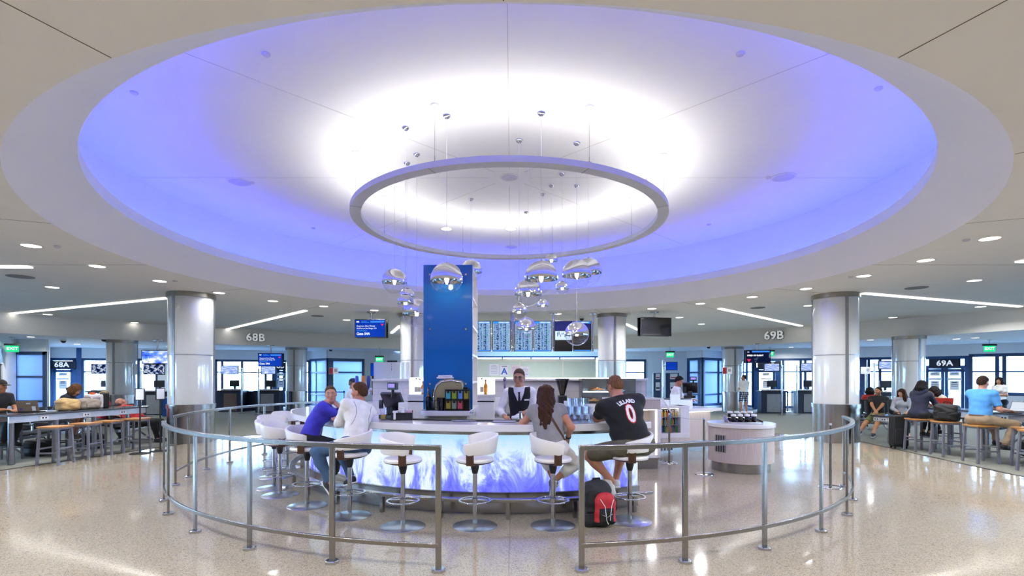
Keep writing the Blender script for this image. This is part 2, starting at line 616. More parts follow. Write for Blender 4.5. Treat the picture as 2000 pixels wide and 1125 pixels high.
def door(A, B, z1=2.1, leafs=1, glass=None, frame=None, sign=None, notices=True, top=2.68, fw=.14, side='back_'):
    ND[0] += 1
    fm = frame or m_door
    A3 = lambda u, z: (*lerp(A, B, u), z)
    L = math.hypot(B[0] - A[0], B[1] - A[1])
    b = MB()
    e = fw / 2 / L
    vd = (B[0] - A[0], B[1] - A[1], 0)
    for u in (e, 1 - e): b.bar(A3(u, 0), A3(u, top), .16, fw, vd)
    b.bar(A3(0, top - fw / 2), A3(1, top - fw / 2), .16, fw)
    b.bar(A3(0, z1 + fw / 2), A3(1, z1 + fw / 2), .16, fw)
    o = b.build('door_%d' % ND[0], fm, smooth=0); tag(o, kind='structure')
    b = MB(); b.bar(A3(e, (z1 + top) / 2), A3(1 - e, (z1 + top) / 2), .012, top - z1 - fw)
    b.build('transom_pane', glass or m_glass, o, smooth=0)
    sw = .13
    for k in range(leafs):
        u0 = fw / L + (1 - 2 * fw / L) * k / leafs; u1 = fw / L + (1 - 2 * fw / L) * (k + 1) / leafs
        b = MB(); s = sw / 2 / L
        for u in (u0 + s, u1 - s): b.bar(A3(u, .02), A3(u, z1), .06, sw - .01, vd)
        for z in (.14, z1 - .08): b.bar(A3(u0, z), A3(u1, z), .06, .22 if z < 1 else .14)
        lf = b.build('door_leaf', fm, o, smooth=0)
        b = MB(); b.bar(A3(u0 + s, z1 / 2), A3(u1 - s, z1 / 2), .012, z1 - .3)
        b.build('pane', glass or m_glass, lf, smooth=0)
        if notices:
            um = (u0 + u1) / 2
            papers(lf, A, B, um, 1.86, .34, .16, .05); papers(lf, A, B, um, 1.62, .5, .10, .05, lines=1); papers(lf, A, B, um, 1.33, .32, .42, .05)
        d = Vector(vd).normalized(); n = Vector((d.y, -d.x, 0))
        hp = Vector(A3(u1 - 2.2 * s if k == 0 else u0 + 2.2 * s, 1.02)) + n * .08
        b = MB(); b.tube([hp - n * .05 - Vector((0, 0, .14)), hp - Vector((0, 0, .14)), hp + Vector((0, 0, .14)), hp - n * .05 + Vector((0, 0, .14))], .014, 8)
        b.build('pull_handle', m_satin, lf)
    wall(A, B, top, 3.25, .16, name='wall_%shead' % side)
    if sign:
        d = Vector(vd).normalized(); n = Vector((d.y, -d.x, 0))
        c = Vector(A3(sign[1], sign[2])) + n * .16
        g = thing('gate_sign', sign[3], 'sign', c, math.atan2(d.y, d.x))
        b = MB(); b.box((0, 0, 0), (1.12, .06, .39)); b.build('sign_panel', M('navy_sign', '0f1a2e', .6), g, smooth=0)
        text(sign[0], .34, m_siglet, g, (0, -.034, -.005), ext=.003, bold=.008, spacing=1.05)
    return o


# left side: a short wall running away, then the frosted bump-out of gate 68A
Lp = {}
a0 = (-18.0, 17.2); a1 = (-19.75, 20.5); a2 = (-18.42, 20.5); a3 = (-18.9, 24.0); a4 = G(97, 25.9)
wall((-17.2, 14.5), a0, name='wall_left')
ND[0] += 1
wall(a0, a1, 2.2, 3.25, name='wall_left_head')
wall(a0, lerp(a0, a1, .1), 0, 2.2, name='wall_left_pier'); wall(lerp(a0, a1, .62), a1, 0, 2.2, name='wall_left_pier')
b = MB(); A_, B_ = lerp(a0, a1, .1), lerp(a0, a1, .62)
b.bar((*A_, 1.1), (*B_, 1.1), .1, 2.2)
dl = b.build('door_%d' % ND[0], M('dark_door', '27343f', .4), smooth=0); tag(dl, kind='structure')
d_ = Vector((B_[0] - A_[0], B_[1] - A_[1], 0)).normalized(); n_ = Vector((d_.y, -d_.x, 0))
b = MB(); c_ = Vector((*lerp(A_, B_, .6), 1.45)) + n_ * .056; b.bar(c_ - d_ * .12, c_ + d_ * .12, .01, .9); b.build('vision_panel', m_frost, dl, smooth=0)
b = MB(); c_ = Vector((*lerp(A_, B_, .85), 1.0)) + n_ * .09; b.tube([c_ - d_ * .09, c_ + d_ * .09], .015, 8); b.build('lever_handle', m_satin, dl)
gs = thing('gate_sign', 'small pale blue 68A wall sign above the dark door at far left', 'sign', Vector((*lerp(a0, a1, .42), 2.5)) + n_ * .13, math.atan2(d_.y, d_.x))
b = MB(); b.box((0, 0, 0), (1.15, .04, .5)); b.build('sign_panel', M('pale_blue_sign', '7c98b4', .5), gs, smooth=0)
text('68A', .38, m_letter, gs, (0, -.025, 0), ext=.003, bold=.005)
window(a1, a2, .2, 2.72, (), (1.72, .75), m_frost, m_frame2, .13, side='left_')

wall(a2, a4, th=.04, name='wall_left_return')
# gate 68A wall
w5 = G(150, 26.3); w6 = G(160, 26.4); w7 = G(268, 27.0); w8 = G(309, 27.3); w9 = G(335, 27.5); w10 = G(420, 28.3); w11 = G(536, 29.2); w12 = G(562, 29.4); w13 = G(606, 29.8)
door(a4, w5, 2.1, 1, None, m_door, ('68A', .5, 2.33, 'navy 68A gate sign with white characters above the far left glazed door'), side='left_')
wall(w5, w6, mat=m_door, name='wall_left_post')
window(w6, w7, .1, 2.68, (.48,), (1.98,), side='left_')
wall(w7, lerp(w7, w8, .02), name='wall_left_post')
window(lerp(w7, w8, .02), w8, .1, 2.68, (), (1.98,), side='left_')
wall(w8, w9, name='wall_left_panel')
wall(w9, w10, name='wall_left_panel')
window(w10, w11, .1, 2.68, (.12, .45, .85), (1.98, .8), side='left_')
door(w11, w12, 2.1, 1, None, m_door, ('68B', .35, 2.33, 'navy 68B gate sign with white characters above a door by the column'), side='left_')
window(w12, w13, .1, 2.68, (), (1.98,), side='left_')
# left vestibule
v1 = G(640, 28.2); v2 = G(712, 29.6); v3 = G(790, 30.2)
window(w13, v1, .1, 2.75, (.35,), (1.98, .75), m_frost, m_frame, side='left_')
window(v1, v2, .1, 2.75, (.1,), (1.98,), m_frost, m_frame2, .16, side='left_')
wall(v2, v3, name='wall_back_panel')
# centre back wall with a clerestory strip and a pale roller shade panel
c1 = G(925, 30.4); c2 = G(1180, 30.4); c3 = G(1262, 30.2); c4 = G(1342, 29.8)
wall(v3, c1, name='wall_back_panel')
window(c1, c2, .1, 2.95, (.22, .44, .66, .93), (), None, m_frame, .1)
window(c2, c3, .1, 2.75, (.5,), (1.98,), None, m_frame2, .14)
wall(c3, c4, name='wall_back_panel')
# right vestibule and gates 69
r1_ = G(1372, 28.6); r2_ = G(1412, 30.0); r3_ = G(1450, 29.0)
window(c4, r1_, .1, 2.8, (.12, .8), (1.98, .75), m_frost, m_frame, .14, side='right_')
window(r1_, r2_, .1, 2.8, (.75,), (1.98, .75), m_frost, m_frame, .14, side='right_')
r4_ = G(1472, 27.4); r5_ = G(1520, 27.0); r6_ = G(1600, 26.4); r7_ = G(1683, 25.6); r8_ = G(1752, 25.0); r9_ = G(1800, 24.5); r10 = G(1892, 23.4); r11 = G(2030, 21.9)
wall(r2_, r3_, name='wall_right_panel')
window(r3_, r4_, .1, 2.68, (.4,), (1.98,), side='right_')
door(r4_, r5_, 2.1, 1, None, m_door, ('69B', .62, 2.33, 'navy 69B gate sign half hidden behind a hanging screen'), side='right_')
window(r5_, r6_, .1, 2.68, (.12, .55, .66), (1.98,), side='right_')
window(r6_, r7_, .1, 2.68, (.35, .6), (1.98,), side='right_')
window(r7_, r8_, .1, 2.68, (.1, .2, .52, .9), (1.98,), side='right_')
window(r8_, r9_, .1, 2.68, (.6,), (1.98,), side='right_')
door(r9_, r10, 2.1, 2, None, m_door, ('69A', .5, 2.35, 'navy 69A gate sign with white characters above the double doors'), side='right_')
window(r10, r11, .9, 2.75, (.42, .52), (1.95,), side='right_', fw=.14)
wall(r11, G(2200, 20.0), name='wall_right')
# long low convector under the right window
# the rest of the hall, behind and beside the camera
BK = [(-17.2, 14.5), (-24, 4), (-27, -6), (-18, -14), (18, -14), (27, -6), (24, 8), (19.6, 18.9), G(2200, 20.0)]
for i in range(len(BK) - 1):
    if i in (2, 3, 4, 7): wall(BK[i], BK[i + 1], name='wall_rear'); continue
    A_, B_ = lerp(BK[i], BK[i + 1], .08), lerp(BK[i], BK[i + 1], .92)
    wall(BK[i], A_, name='wall_rear'); wall(B_, BK[i + 1], name='wall_rear')
    window(A_, B_, .8, 2.7, (.2, .4, .6, .8), (1.98,), m_frost if i in (2, 3, 4) else None, side='rear_')
# jet bridge and buildings outside, seen through the right glazing
b = MB(); b.box((0, 0, 4.2), (14, 3.2, 3.0)); b.cyl((5.5, 0, -.5), (5.5, 0, 3.0), .6)
jbm = b.build('jet_bridge', M('jet_bridge_grey', 'a9b4c2', .6), loc=(34, 44, 0), rz=.5, smooth=30)
tag(jbm, 'grey raised boarding bridge outside the right windows', 'jet bridge')
b = MB(); b.box((0, 0, 2.2), (40, 10, 5.4))
for i in range(9): b.box((-16 + i * 4, -5.05, 3.0), (2.2, .1, 1.2))
hb = b.build('hangar', M('hangar_pale', 'ccd6e2', .8), loc=(70, 95, 0), smooth=0)
tag(hb, 'pale low airport building far across the apron', 'building')

# gate ceiling and roof follow the outline of the walls
OUT = [(-18, -14), (-27, -6), (-24, 4), (-17.3, 14.5), a0, a1, a2, a4, w5, w8, w10, w13, v1, v2, c1, c2, c4, r1_, r2_, r3_, r5_, r7_, r9_, r11, G(2200, 20.0), (19.6, 18.9), (24, 8), (27, -6), (18, -14), (-18, -14)]
def outl(a):
    """distance from the soffit centre to the wall outline in direction a"""
    dx, dy = math.cos(a), math.sin(a); best = None
    for (A, B) in zip(OUT[:-1], OUT[1:]):
        ex, ey = B[0] - A[0], B[1] - A[1]; den = dx * ey - dy * ex
        if abs(den) < 1e-9: continue
        qx, qy = A[0] - SCX, A[1] - SCY
        tt = (qx * ey - qy * ex) / den; uu = (qx * dy - qy * dx) / den
        if tt > 0 and -1e-6 <= uu <= 1 + 1e-6: best = max(best or 0, tt)
    return best or 30.0
angs = sorted(set([2 * PI * i / 240 for i in range(240)] + [math.atan2(q[1] - SCY, q[0] - SCX) % (2 * PI) for q in OUT]))
inn = [(SCX + SR * math.cos(a), SCY + SR * math.sin(a)) for a in angs]
ou = [(SCX + max(SR, outl(a) + .12) * math.cos(a), SCY + max(SR, outl(a) + .12) * math.sin(a)) for a in angs]
n_ = len(angs)
for nm, z, mt in (('ceiling_gate', 3.2, m_low), ('roof', 6.2, m_wall)):
    b = MB()
    b.add([(x, y, z) for x, y in inn] + [(x, y, z) for x, y in ou], [(i, (i + 1) % n_, n_ + (i + 1) % n_, n_ + i) for i in range(n_)])
    if nm == 'roof':
        b.add([(x, y, z) for x, y in inn], [tuple(range(n_))])
        b.add([(x, y, 3.2) for x, y in ou] + [(x, y, z) for x, y in ou], [(i, (i + 1) % n_, n_ + (i + 1) % n_, n_ + i) for i in range(n_)])
    tag(b.build(nm, mt, smooth=0), kind='structure')

# ================================================================ columns
def column(x, y, dia, ztop, rot, label, zb=1.02):
    r = dia / 2
    g = thing('column', label, 'column', (x, y, 0), rot, 'steel based round columns', 'structure')
    b = MB(); b.cyl((0, 0, 0), (0, 0, zb - .12), r, n=48)
    b.lathe([(r + .02, zb - .12), (r + .02, zb - .02), (r, zb - .02)], n=48)
    b.build('steel_base', m_steel, g)
    b = MB(); b.lathe([(r - .015, zb - .02), (r - .015, ztop - .12)], n=64)
    b.build('shaft', m_colpan, g)
    b = MB()
    for k in range(3):
        a = k * 2 * PI / 3
        b.box(((r - .012) * math.cos(a), (r - .012) * math.sin(a), (zb + ztop) / 2 - .05), (.03, .07, ztop - zb - .1), a)
    b.lathe([(r - .012, 2.27), (r - .012, 2.295)], n=64)
    b.build('joint_strip', M('column_joint', '8d8f90', .35, .6), g)
    b = MB(); b.cyl((0, 0, ztop - .12), (0, 0, ztop), r + .02, n=48); b.build('cap', M('bronze_cap', '8f8a80', .3, .9), g)
    return g


column(*G(374, 13.7), 1.10, ZC, R(-105), 'large white and steel column standing left of the bar, nearest on the left')
column(*G(1632, 13.8), 1.10, ZC, R(-94.5), 'large white and steel column standing right of the bar, nearest on the right')
column(*G(809, 18.0), 1.0, ZC, R(-88), 'white column rising behind the blue shelf tower')
column(*G(1195, 18.1), 1.0, ZC, R(-88), 'white column rising behind the jersey wearer, beside the departure boards')
column(*G(238, 21.0), 1.06, 3.2, R(-84), 'white column behind the left high table under the low soffit')
column(*G(579, 26.4), 1.02, 3.2, R(-80), 'white column beside the navy 68B door')
column(*G(1431, 25.6), 1.0, 3.2, R(-100), 'white column behind the standing person in plaid shorts')
column(*G(1775, 18.9), 1.0, 3.2, R(-88), 'white column beside the 69A double doors')
column(*G(1545, 27.0), 1.0, 3.2, R(-88), 'far white column behind the 69B podium') if False else None

# gate numbers on the soffit
def soffit_sign(s, px, d0, label):
    # walk along the view ray to the soffit circle
    k = (px - 1000) / FPX
    A = 1 + k * k; B = -2 * (k * SCX + SCY); Cc = SCX ** 2 + SCY ** 2 - (SR - .12) ** 2
    d = (-B + math.sqrt(B * B - 4 * A * Cc)) / (2 * A)
    x, y = k * d, d
    a = math.atan2(y - SCY, x - SCX) - PI / 2
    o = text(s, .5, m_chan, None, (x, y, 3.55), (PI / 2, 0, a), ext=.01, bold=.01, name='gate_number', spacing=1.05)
    tag(o, label, 'sign')
    q = text(s, .5, M('letter_return', '3c3f44', .5), o, (0, 0, -.035), (0, 0, 0), ext=.028, bold=.017, name='letter_return', spacing=1.05)


soffit_sign('68B', 499, 26, 'raised metal characters 68B fixed on the left ceiling soffit')
soffit_sign('69B', 1511, 24, 'raised metal characters 69B fixed on the right ceiling soffit')
# ================================================================ sun on the apron
sl = bpy.data.lights.new('sun', 'SUN'); sl.energy = 4.0; sl.angle = .02; sl.color = (1, .97, .92)
so = bpy.data.objects.new('sun', sl); COL.objects.link(so)
so.rotation_euler = (R(-38), R(12), 0)

# ================================================================ downlights
m_dl = EM('downlight_lens', (1, .95, .86), 5.0)
m_trimw = M('white_trim', 'e2e2e0', .5, var=.01)
DL = [(61, 480), (190, 520), (102, 561), (312, 549), (428, 572), (533, 588), (632, 598), (731, 606), (263, 630), (93, 614), (677, 625),
      (1933, 466), (1808, 508.5), (1687, 539), (1574, 564), (1903, 548), (1469, 580), (1368, 593), (1273, 603), (1579, 597), (1744, 620), (1327, 620), (1370, 633), (1915, 599), (1089, 613)]
pos = []
DL += [(955, 642), (1045, 642), (1125, 642), (960, 651.5), (1035, 651.5), (1105, 651.5)]  # added downlights hidden behind the boards, to brighten the shade wall
for px, py in DL:
    d = 2.2 * FPX / (HORIZON - py); pos.append((*G(px, d), True))
for a in (-158, -146, -134, -122, -110, -98, -82, -70, -58, -46, -34, -22):
    pos.append((CX + 8.35 * math.cos(R(a)), CY + 8.35 * math.sin(R(a)), False))
for q in ((-3, -3), (3, -3), (-6.5, -4.5), (6.5, -4.5), (0, -5.5), (-9.5, -1.5), (9.5, -1.5), (-3.5, -8), (3.5, -8)): pos.append((q[0], q[1], False))  # added unseen downlights behind the camera, their bounce brightens the near ceiling
proto = None
DLAB = 'round white recessed downlight glowing in the flat ceiling around the dome'
for i, (x, y, seen) in enumerate(pos):
    if proto is None:
        g = thing('downlight', DLAB, 'ceiling light', (x, y, ZC), 0, 'recessed downlights of the main ceiling')
        b = MB(); b.lathe([(.13, -.004), (.165, -.008), (.17, -.0005)], n=28); b.build('trim_ring', m_trimw, g)
        b = MB(); b.disc((0, 0, -.005), .132, 28, down=True); b.build('lens', m_dl, g, smooth=0)
        proto = g
    else:
        g = dup(proto, (x, y, ZC))
    far = math.hypot(x, y - 2) > 14 or y < 0
    rs_ = math.hypot(x - SCX, y - SCY)
    nc = min(math.hypot(x - G(374, 13.7)[0], y - 13.7), math.hypot(x - G(1632, 13.8)[0], y - 13.8)) < 2.6
    if rs_ < 16.6: area('downlight_beam', (x, y, ZC - .02), .24, 13 if nc else (60 if not far else 72) , (.98, .985, 1), spread=R(150))

for px in (872, 998):
    d = (ZD - EYE) * FPX / (HORIZON - 447); x, y = G(px, d)
    dup(proto, (x, y, ZD), label='round white downlight glowing in the far half of the blue dome, inside the ring lamp', group='downlights of the dome')
    area('downlight_beam', (x, y, ZD - .02), .24, 40, (1, .98, .94), spread=R(120))
# small downlights of the lower gate ceiling
GL = [(996 / 4.327, 668), (420, 672), (452, 684), (570, 688), (700, 690), (1365, 690), (1400, 686), (1520, 688), (1545, 678), (1700, 664), (1868, 662), (1905, 660), (1760, 668), (60, 658), (150, 672), (330, 677)]
gp = None
for px, py in GL:
    d = 1.5 * FPX / (HORIZON - py); x, y = G(px, d)
    if math.hypot(x - SCX, y - SCY) < SR + .5: continue
    if gp is None:
        gp = thing('downlight', 'round white recessed downlight glowing in the low ceiling over the gates', 'ceiling light', (x, y, 3.2), 0, 'recessed downlights of the gate ceiling')
        b = MB(); b.lathe([(.11, -.004), (.14, -.008), (.145, -.0005)], n=24); b.build('trim_ring', m_trimw, gp)
        b = MB(); b.disc((0, 0, -.005), .112, 24, down=True); b.build('lens', m_dl, gp, smooth=0)
    else:
        dup(gp, (x, y, 3.2))
    area('gate_beam', (x, y, 3.18), .2, 45, (1, .99, .97), spread=R(160))

# linear slot lights
m_lin = EM('linear_light', (1, .97, .92), 4.5)
LIN = [((20, 612), (329, 581), 'long white slot light running to the near left column'), ((442, 643), (597, 606), 'white slot light in the ceiling between left column and hanging gate screen'),
       ((1686, 572), (1993, 598), 'long white slot light starting at the near right column'), ((1405, 602), (1565, 636), 'white slot light in the ceiling above the 69B soffit number'),
       ((765, 650), (782, 635.5), 'short white slot light beside the hanging gate change screen'), ((1222, 632), (1249, 645), 'short white slot light beside the black hanging monitor')]
for (p0, p1, lab) in LIN:
    A = G(p0[0], 2.2 * FPX / (HORIZON - p0[1])); B = G(p1[0], 2.2 * FPX / (HORIZON - p1[1]))
    b = MB(); b.bar((*A, ZC - .02), (*B, ZC - .02), .13, .016)
    tag(b.build('slot_light', m_lin, smooth=0), lab, 'ceiling light')
for sx, lab in ((-1, 'white slot light cut off by the left picture edge, above the tables'), (1, 'white slot light cut off by the right picture edge, above the stools')):
    b = MB(); b.bar((sx * 9.55, 10.25 if sx < 0 else 9.75, ZC - .02), (sx * 15, 10.1, ZC - .02), .13, .016)
    tag(b.build('slot_light', m_lin, smooth=0), lab, 'ceiling light')

# speakers, detectors, cameras
m_grille = M('speaker_grille', 'b4b4b8', .7)
m_greyg = M('grey_grille', '7c7e82', .7)
m_domespk = M('dome_speaker_grille', 'c9c6d4', .7)
for px, py, z, r, lab in ((468, 355, ZD, .23, 'round speaker grille in the blue lit dome left of the ring lamp'), (1530, 346, ZD, .23, 'round speaker grille in the blue lit dome right of the ring lamp'),
                          (995, 346, ZD, .19, 'round white speaker at the centre of the dome inside the ring lamp'), (999, 482, ZD, .2, 'small round speaker near the far edge of the dome'),
                          (40, 540, ZC, .24, 'dark round speaker in the ceiling at far left below the slot light'), (1790, 562, ZC, .24, 'dark round speaker in the ceiling right of the near right column'),
                          (1480, 601, ZC, .22, 'dark round speaker in the ceiling left of the near right column'), (620, 617, ZC, .22, 'dark round speaker in the ceiling by the left slot light')):
    d = (z - EYE) * FPX / (HORIZON - py)
    g = thing('ceiling_speaker', lab, 'speaker', (*G(px, d), z))
    b = MB(); b.lathe([(.001, -.012), (r * .86, -.012), (r * .86, -.006)], n=32); b.build('grille', m_domespk if z == ZD else m_greyg, g)
    b = MB(); b.lathe([(r * .86, -.014), (r, -.01), (r, -.001)], n=32); b.build('rim', m_trimw if z == ZD else m_greyg, g)
sp = None
for px, py, z in ((520, 105, ZD), (262, 180, ZD), (1446, 104, ZD), (1716, 172, ZD), (740, 351, ZD), (1262, 351, ZD), (492, 356, ZD), (1500, 346, ZD), (1385, 438, ZD), (612, 445, ZD), (112, 481, ZC), (342, 548, ZC), (1887, 468, ZC), (1662, 540, ZC)):
    d = (z - EYE) * FPX / (HORIZON - py)
    if sp is None:
        b = MB(); b.lathe([(.001, -.03), (.035, -.028), (.05, -.012), (.05, -.001)], n=20)
        sp = b.build('sprinkler_cover', m_domespk, loc=(*G(px, d), z))
        tag(sp, 'tiny round sprinkler cover plate set flush in the ceiling', 'sprinkler', 'sprinkler cover plates')
    else:
        dup(sp, (*G(px, d), z))
for px, py, z, lab in ((1136, 619, ZC, 'small dark dome camera above the departure boards'), (124, 663, 3.2, 'small dark dome camera above the 68A window'), (203, 660, 3.2, 'small dark dome camera beside the column near 68A'), (1384, 675, 3.2, 'small dark dome camera left of the column near 69B'), (646, 681, 3.2, 'small dark dome camera over the left frosted vestibule')):
    d = (z - EYE) * FPX / (HORIZON - py)
    g = thing('security_camera', lab, 'camera', (*G(px, d), z))
    b = MB(); b.cyl((0, 0, -.06), (0, 0, 0), .1, n=20); b.build('mount', m_trimw, g)
    b = MB(); b.sphere((0, 0, -.06), .085, z1=0); b.build('dome_cover', m_dark, g)

# ================================================================ ring lamp
g = thing('ring_pendant', 'big slender white ring lamp hung level in the middle of the dome', 'pendant lamp', (CX, CY, 4.67))
m_ring = M('ring_white', 'd9d9de', .45, var=.01)
b = MB(); b.lathe([(2.79, 0), (2.98, 0), (2.98, .09), (2.95, .09), (2.95, .075), (2.82, .075), (2.82, .09), (2.79, .09)], n=128, loop=True)
b.build('frame', m_ring, g, smooth=30)
b = MB(); b.lathe([(2.94, .08), (2.83, .08)], n=128)
b.build('light_strip', EM('ring_light', (1, .97, .92), 23.0), g)
b = MB()
for k in range(8):
    a = PI / 8 + k * PI / 4
    b.box((2.885 * math.cos(a), 2.885 * math.sin(a), -.0005), (.2, .006, .003), a)
b.build('joint', M('ring_joint', '77777c', .7), g)
for k in range(8):
    a = PI / 8 + k * PI / 4 + .02
    c_ = (2.9 * math.cos(a), 2.9 * math.sin(a))
    b = MB(); b.cyl((*c_, .08), (*c_, ZD - 4.67), .0045, n=6); b.cyl((*c_, .08), (*c_, .2), .008, n=8)
    o = b.build('cable', m_satin, g)
    b = MB(); b.lathe([(.001, -.02), (.06, -.018), (.065, 0)], (*c_, ZD - 4.67), 20); b.build('canopy', m_trimw, o)

# ================================================================ mirror ball pendants
m_globe = GLASS('globe_glass', (.97, .98, 1), .45)
m_bulb = EM('globe_bulb', (1, .86, .62), 22.0)
def globe(px, py, dd, dia, lab, yaw=0):
    x, y, z = P(px, py, dd)
    r = dia / 2
    g = thing('globe_pendant', lab, 'pendant lamp', (x, y, z), yaw, None)
    zc = -.12
    b = MB(); b.sphere((0, 0, 0), r, 48, 22, z0=zc); b.build('mirror_cap', m_chrome, g, smooth=60)
    b = MB(); b.sphere((0, 0, 0), r * .999, 48, 16, z1=zc + .01); b.build('glass_bowl', m_globe, g, smooth=60)
    b = MB(); b.sphere((0, 0, r * .02), r * .085 + .012, 16, 10); b.build('bulb', m_bulb, g)
    b = MB(); b.lathe([(.001, r * 1.12), (.012, r * 1.1), (.018, r * 1.03), (.05, r * .985)], n=16); b.build('finial', m_chrome, g)
    pl = bpy.data.lights.new('globe_lamp', 'POINT'); pl.energy = 26 if dia > .3 else 9; pl.color = (1, .93, .82); pl.shadow_soft_size = .03
    po = bpy.data.objects.new('globe_lamp', pl); COL.objects.link(po); po.parent = g; po.location = (0, 0, -r * .16)
    h = ZD - z
    b = MB(); b.cyl((0, 0, r * 1.1), (0, 0, h - .02), .0035, n=6); b.build('cord', m_trimw, g)
    b = MB(); b.lathe([(.001, h - .05), (.025, h - .048), (.055, h - .02), (.06, h)], n=24); b.build('ceiling_cup', m_satin, g)
    return g


BIG, SMALL = .49, .255
for a in ((770.5, 549, 10.2, BIG, 'large mirror topped globe hung highest at far left of the blue tower'),
          (795, 577, 9.4, SMALL, 'small mirror globe tucked between two others left of the blue tower'),
          (792, 591, 8.07, SMALL, 'small mirror globe hanging just in front of a bigger one, left of the tower'),
          (814, 611, 9.03, BIG, 'large mirror topped globe hung lowest left of the blue tower'),
          (872.5, 545.5, 7.7, BIG, 'large mirror topped globe hanging in front of the blue tower'),
          (920, 529, 11.3, BIG, 'large globe half hidden behind the top right corner of the blue tower'),
          (1057, 542, 7.62, BIG, 'large mirror globe hanging nearest, in the middle of the right cluster'),
          (1077, 508.5, 10.5, SMALL, 'small mirror globe peeping above the nearest one of the right cluster'),
          (1126.5, 536, 8.6, BIG, 'large mirror globe overlapping another at the right end of the cluster'),
          (1149, 530, 9.4, BIG, 'large mirror globe farthest right, partly behind its neighbour'),
          (1098, 562.5, 9.9, SMALL, 'small mirror globe between the two largest of the right cluster'),
          (1031.5, 572, 9.3, BIG, 'large mirror globe lower left behind the nearest one of the right cluster'),
          (1060.5, 596, 11.0, SMALL, 'smallest looking mirror globe below the nearest one of the right cluster'),
          (1014, 608.5, 8.5, SMALL, 'small mirror globe at the left end of the right cluster before the boards'),
          (1028, 641, 12.2, BIG, 'mirror globe hanging low in front of the departure boards'),
          (1126.5, 652, 10.5, BIG, 'mirror globe hanging lowest, in front of the dark monitors')):
    q_ = globe(*a)
    if a[2] == 7.7:
        for c_ in kids(q_):
            if c_.type == 'LIGHT': c_.data.energy = 5
# ================================================================ the round bar
A0, A1 = R(-62), R(-214)
def pol(r, a, z=0.0):
    return (CX + r * math.cos(a), CY + r * math.sin(a), z)


t = NT('led_cloud_screen')
tc = t.n('ShaderNodeTexCoord'); sp_ = t.n('ShaderNodeSeparateXYZ'); t.l(tc, 'Object', sp_, 'Vector')
ny = t.math('MULTIPLY', (sp_, 'Y'), -1.0); an = t.math('ARCTAN2', (sp_, 'X'), (ny, 0)); u_ = t.math('MULTIPLY', (an, 0), 3.66)
cb = t.n('ShaderNodeCombineXYZ'); t.l(u_, 0, cb, 'X'); t.l(sp_, 'Z', cb, 'Y')
mp = t.n('ShaderNodeMapping'); mp.inputs['Scale'].default_value = (1.5, .75, 1); mp.inputs['Rotation'].default_value = (0, 0, .6); mp.inputs['Location'].default_value = (.35, .1, 0)
t.l(cb, 'Vector', mp, 'Vector')
n1 = t.n('ShaderNodeTexNoise', Scale=1.9, Detail=8.0, Roughness=.66, Distortion=1.3); t.l(mp, 'Vector', n1, 'Vector')
n2 = t.n('ShaderNodeTexNoise', Scale=.9, Detail=2.0); t.l(cb, 'Vector', n2, 'Vector')
hz = t.math('SUBTRACT', (sp_, 'Z'), .66); hz2 = t.math('MULTIPLY', (hz, 0), .30)
sm = t.math('ADD', (n1, 'Fac'), (hz2, 0)); nn2 = t.math('MULTIPLY', (t.math('SUBTRACT', (n2, 'Fac'), .5), 0), .35); sm = t.math('ADD', (sm, 0), (nn2, 0))
rc0 = t.ramp([(.27, (.14, .15, .95)), (.385, (.24, .28, 1.0)), (.445, (.46, .58, 1.0)), (.495, (.76, .90, 1.0)), (.60, (.92, .97, 1.0)), (.74, (.55, .82, 1.0))])
t.l(sm, 0, rc0, 'Fac')
tz = t.math('MULTIPLY', (t.math('SUBTRACT', (sp_, 'Z'), .68), 0), 3.6, True)
tz2 = t.math('MULTIPLY', (tz, 0), .8)
rc = t.n('ShaderNodeMix'); rc.data_type = 'RGBA'; t.l(tz2, 0, rc, 0); t.t.links.new(rc0.outputs[0], rc.inputs[6]); rc.inputs[7].default_value = (.36, .68, 1.0, 1)
# lamp dots
du = t.math('MULTIPLY', (u_, 0), 68.0); dv = t.math('MULTIPLY', (sp_, 'Z'), 68.0)
fu = t.math('FRACT', (du, 0)); fv = t.math('FRACT', (dv, 0))
au = t.math('ABSOLUTE', (t.math('SUBTRACT', (fu, 0), .5), 0)); av = t.math('ABSOLUTE', (t.math('SUBTRACT', (fv, 0), .5), 0))
mxx = t.math('MAXIMUM', (au, 0), (av, 0))
dots = t.ramp([(.30, 1.0), (.42, .86)]); t.l(mxx, 0, dots, 'Fac')
ml = t.n('ShaderNodeMix'); ml.data_type = 'RGBA'; ml.blend_type = 'MULTIPLY'; ml.inputs[0].default_value = 1.0
t.t.links.new(rc.outputs[2], ml.inputs[6]); t.t.links.new(dots.outputs[0], ml.inputs[7])
em = t.n('ShaderNodeEmission', Strength=1.05); t.t.links.new(ml.outputs[2], em.inputs['Color'])
t.l(em, 0, t.out, 'Surface')
m_led = t.mat

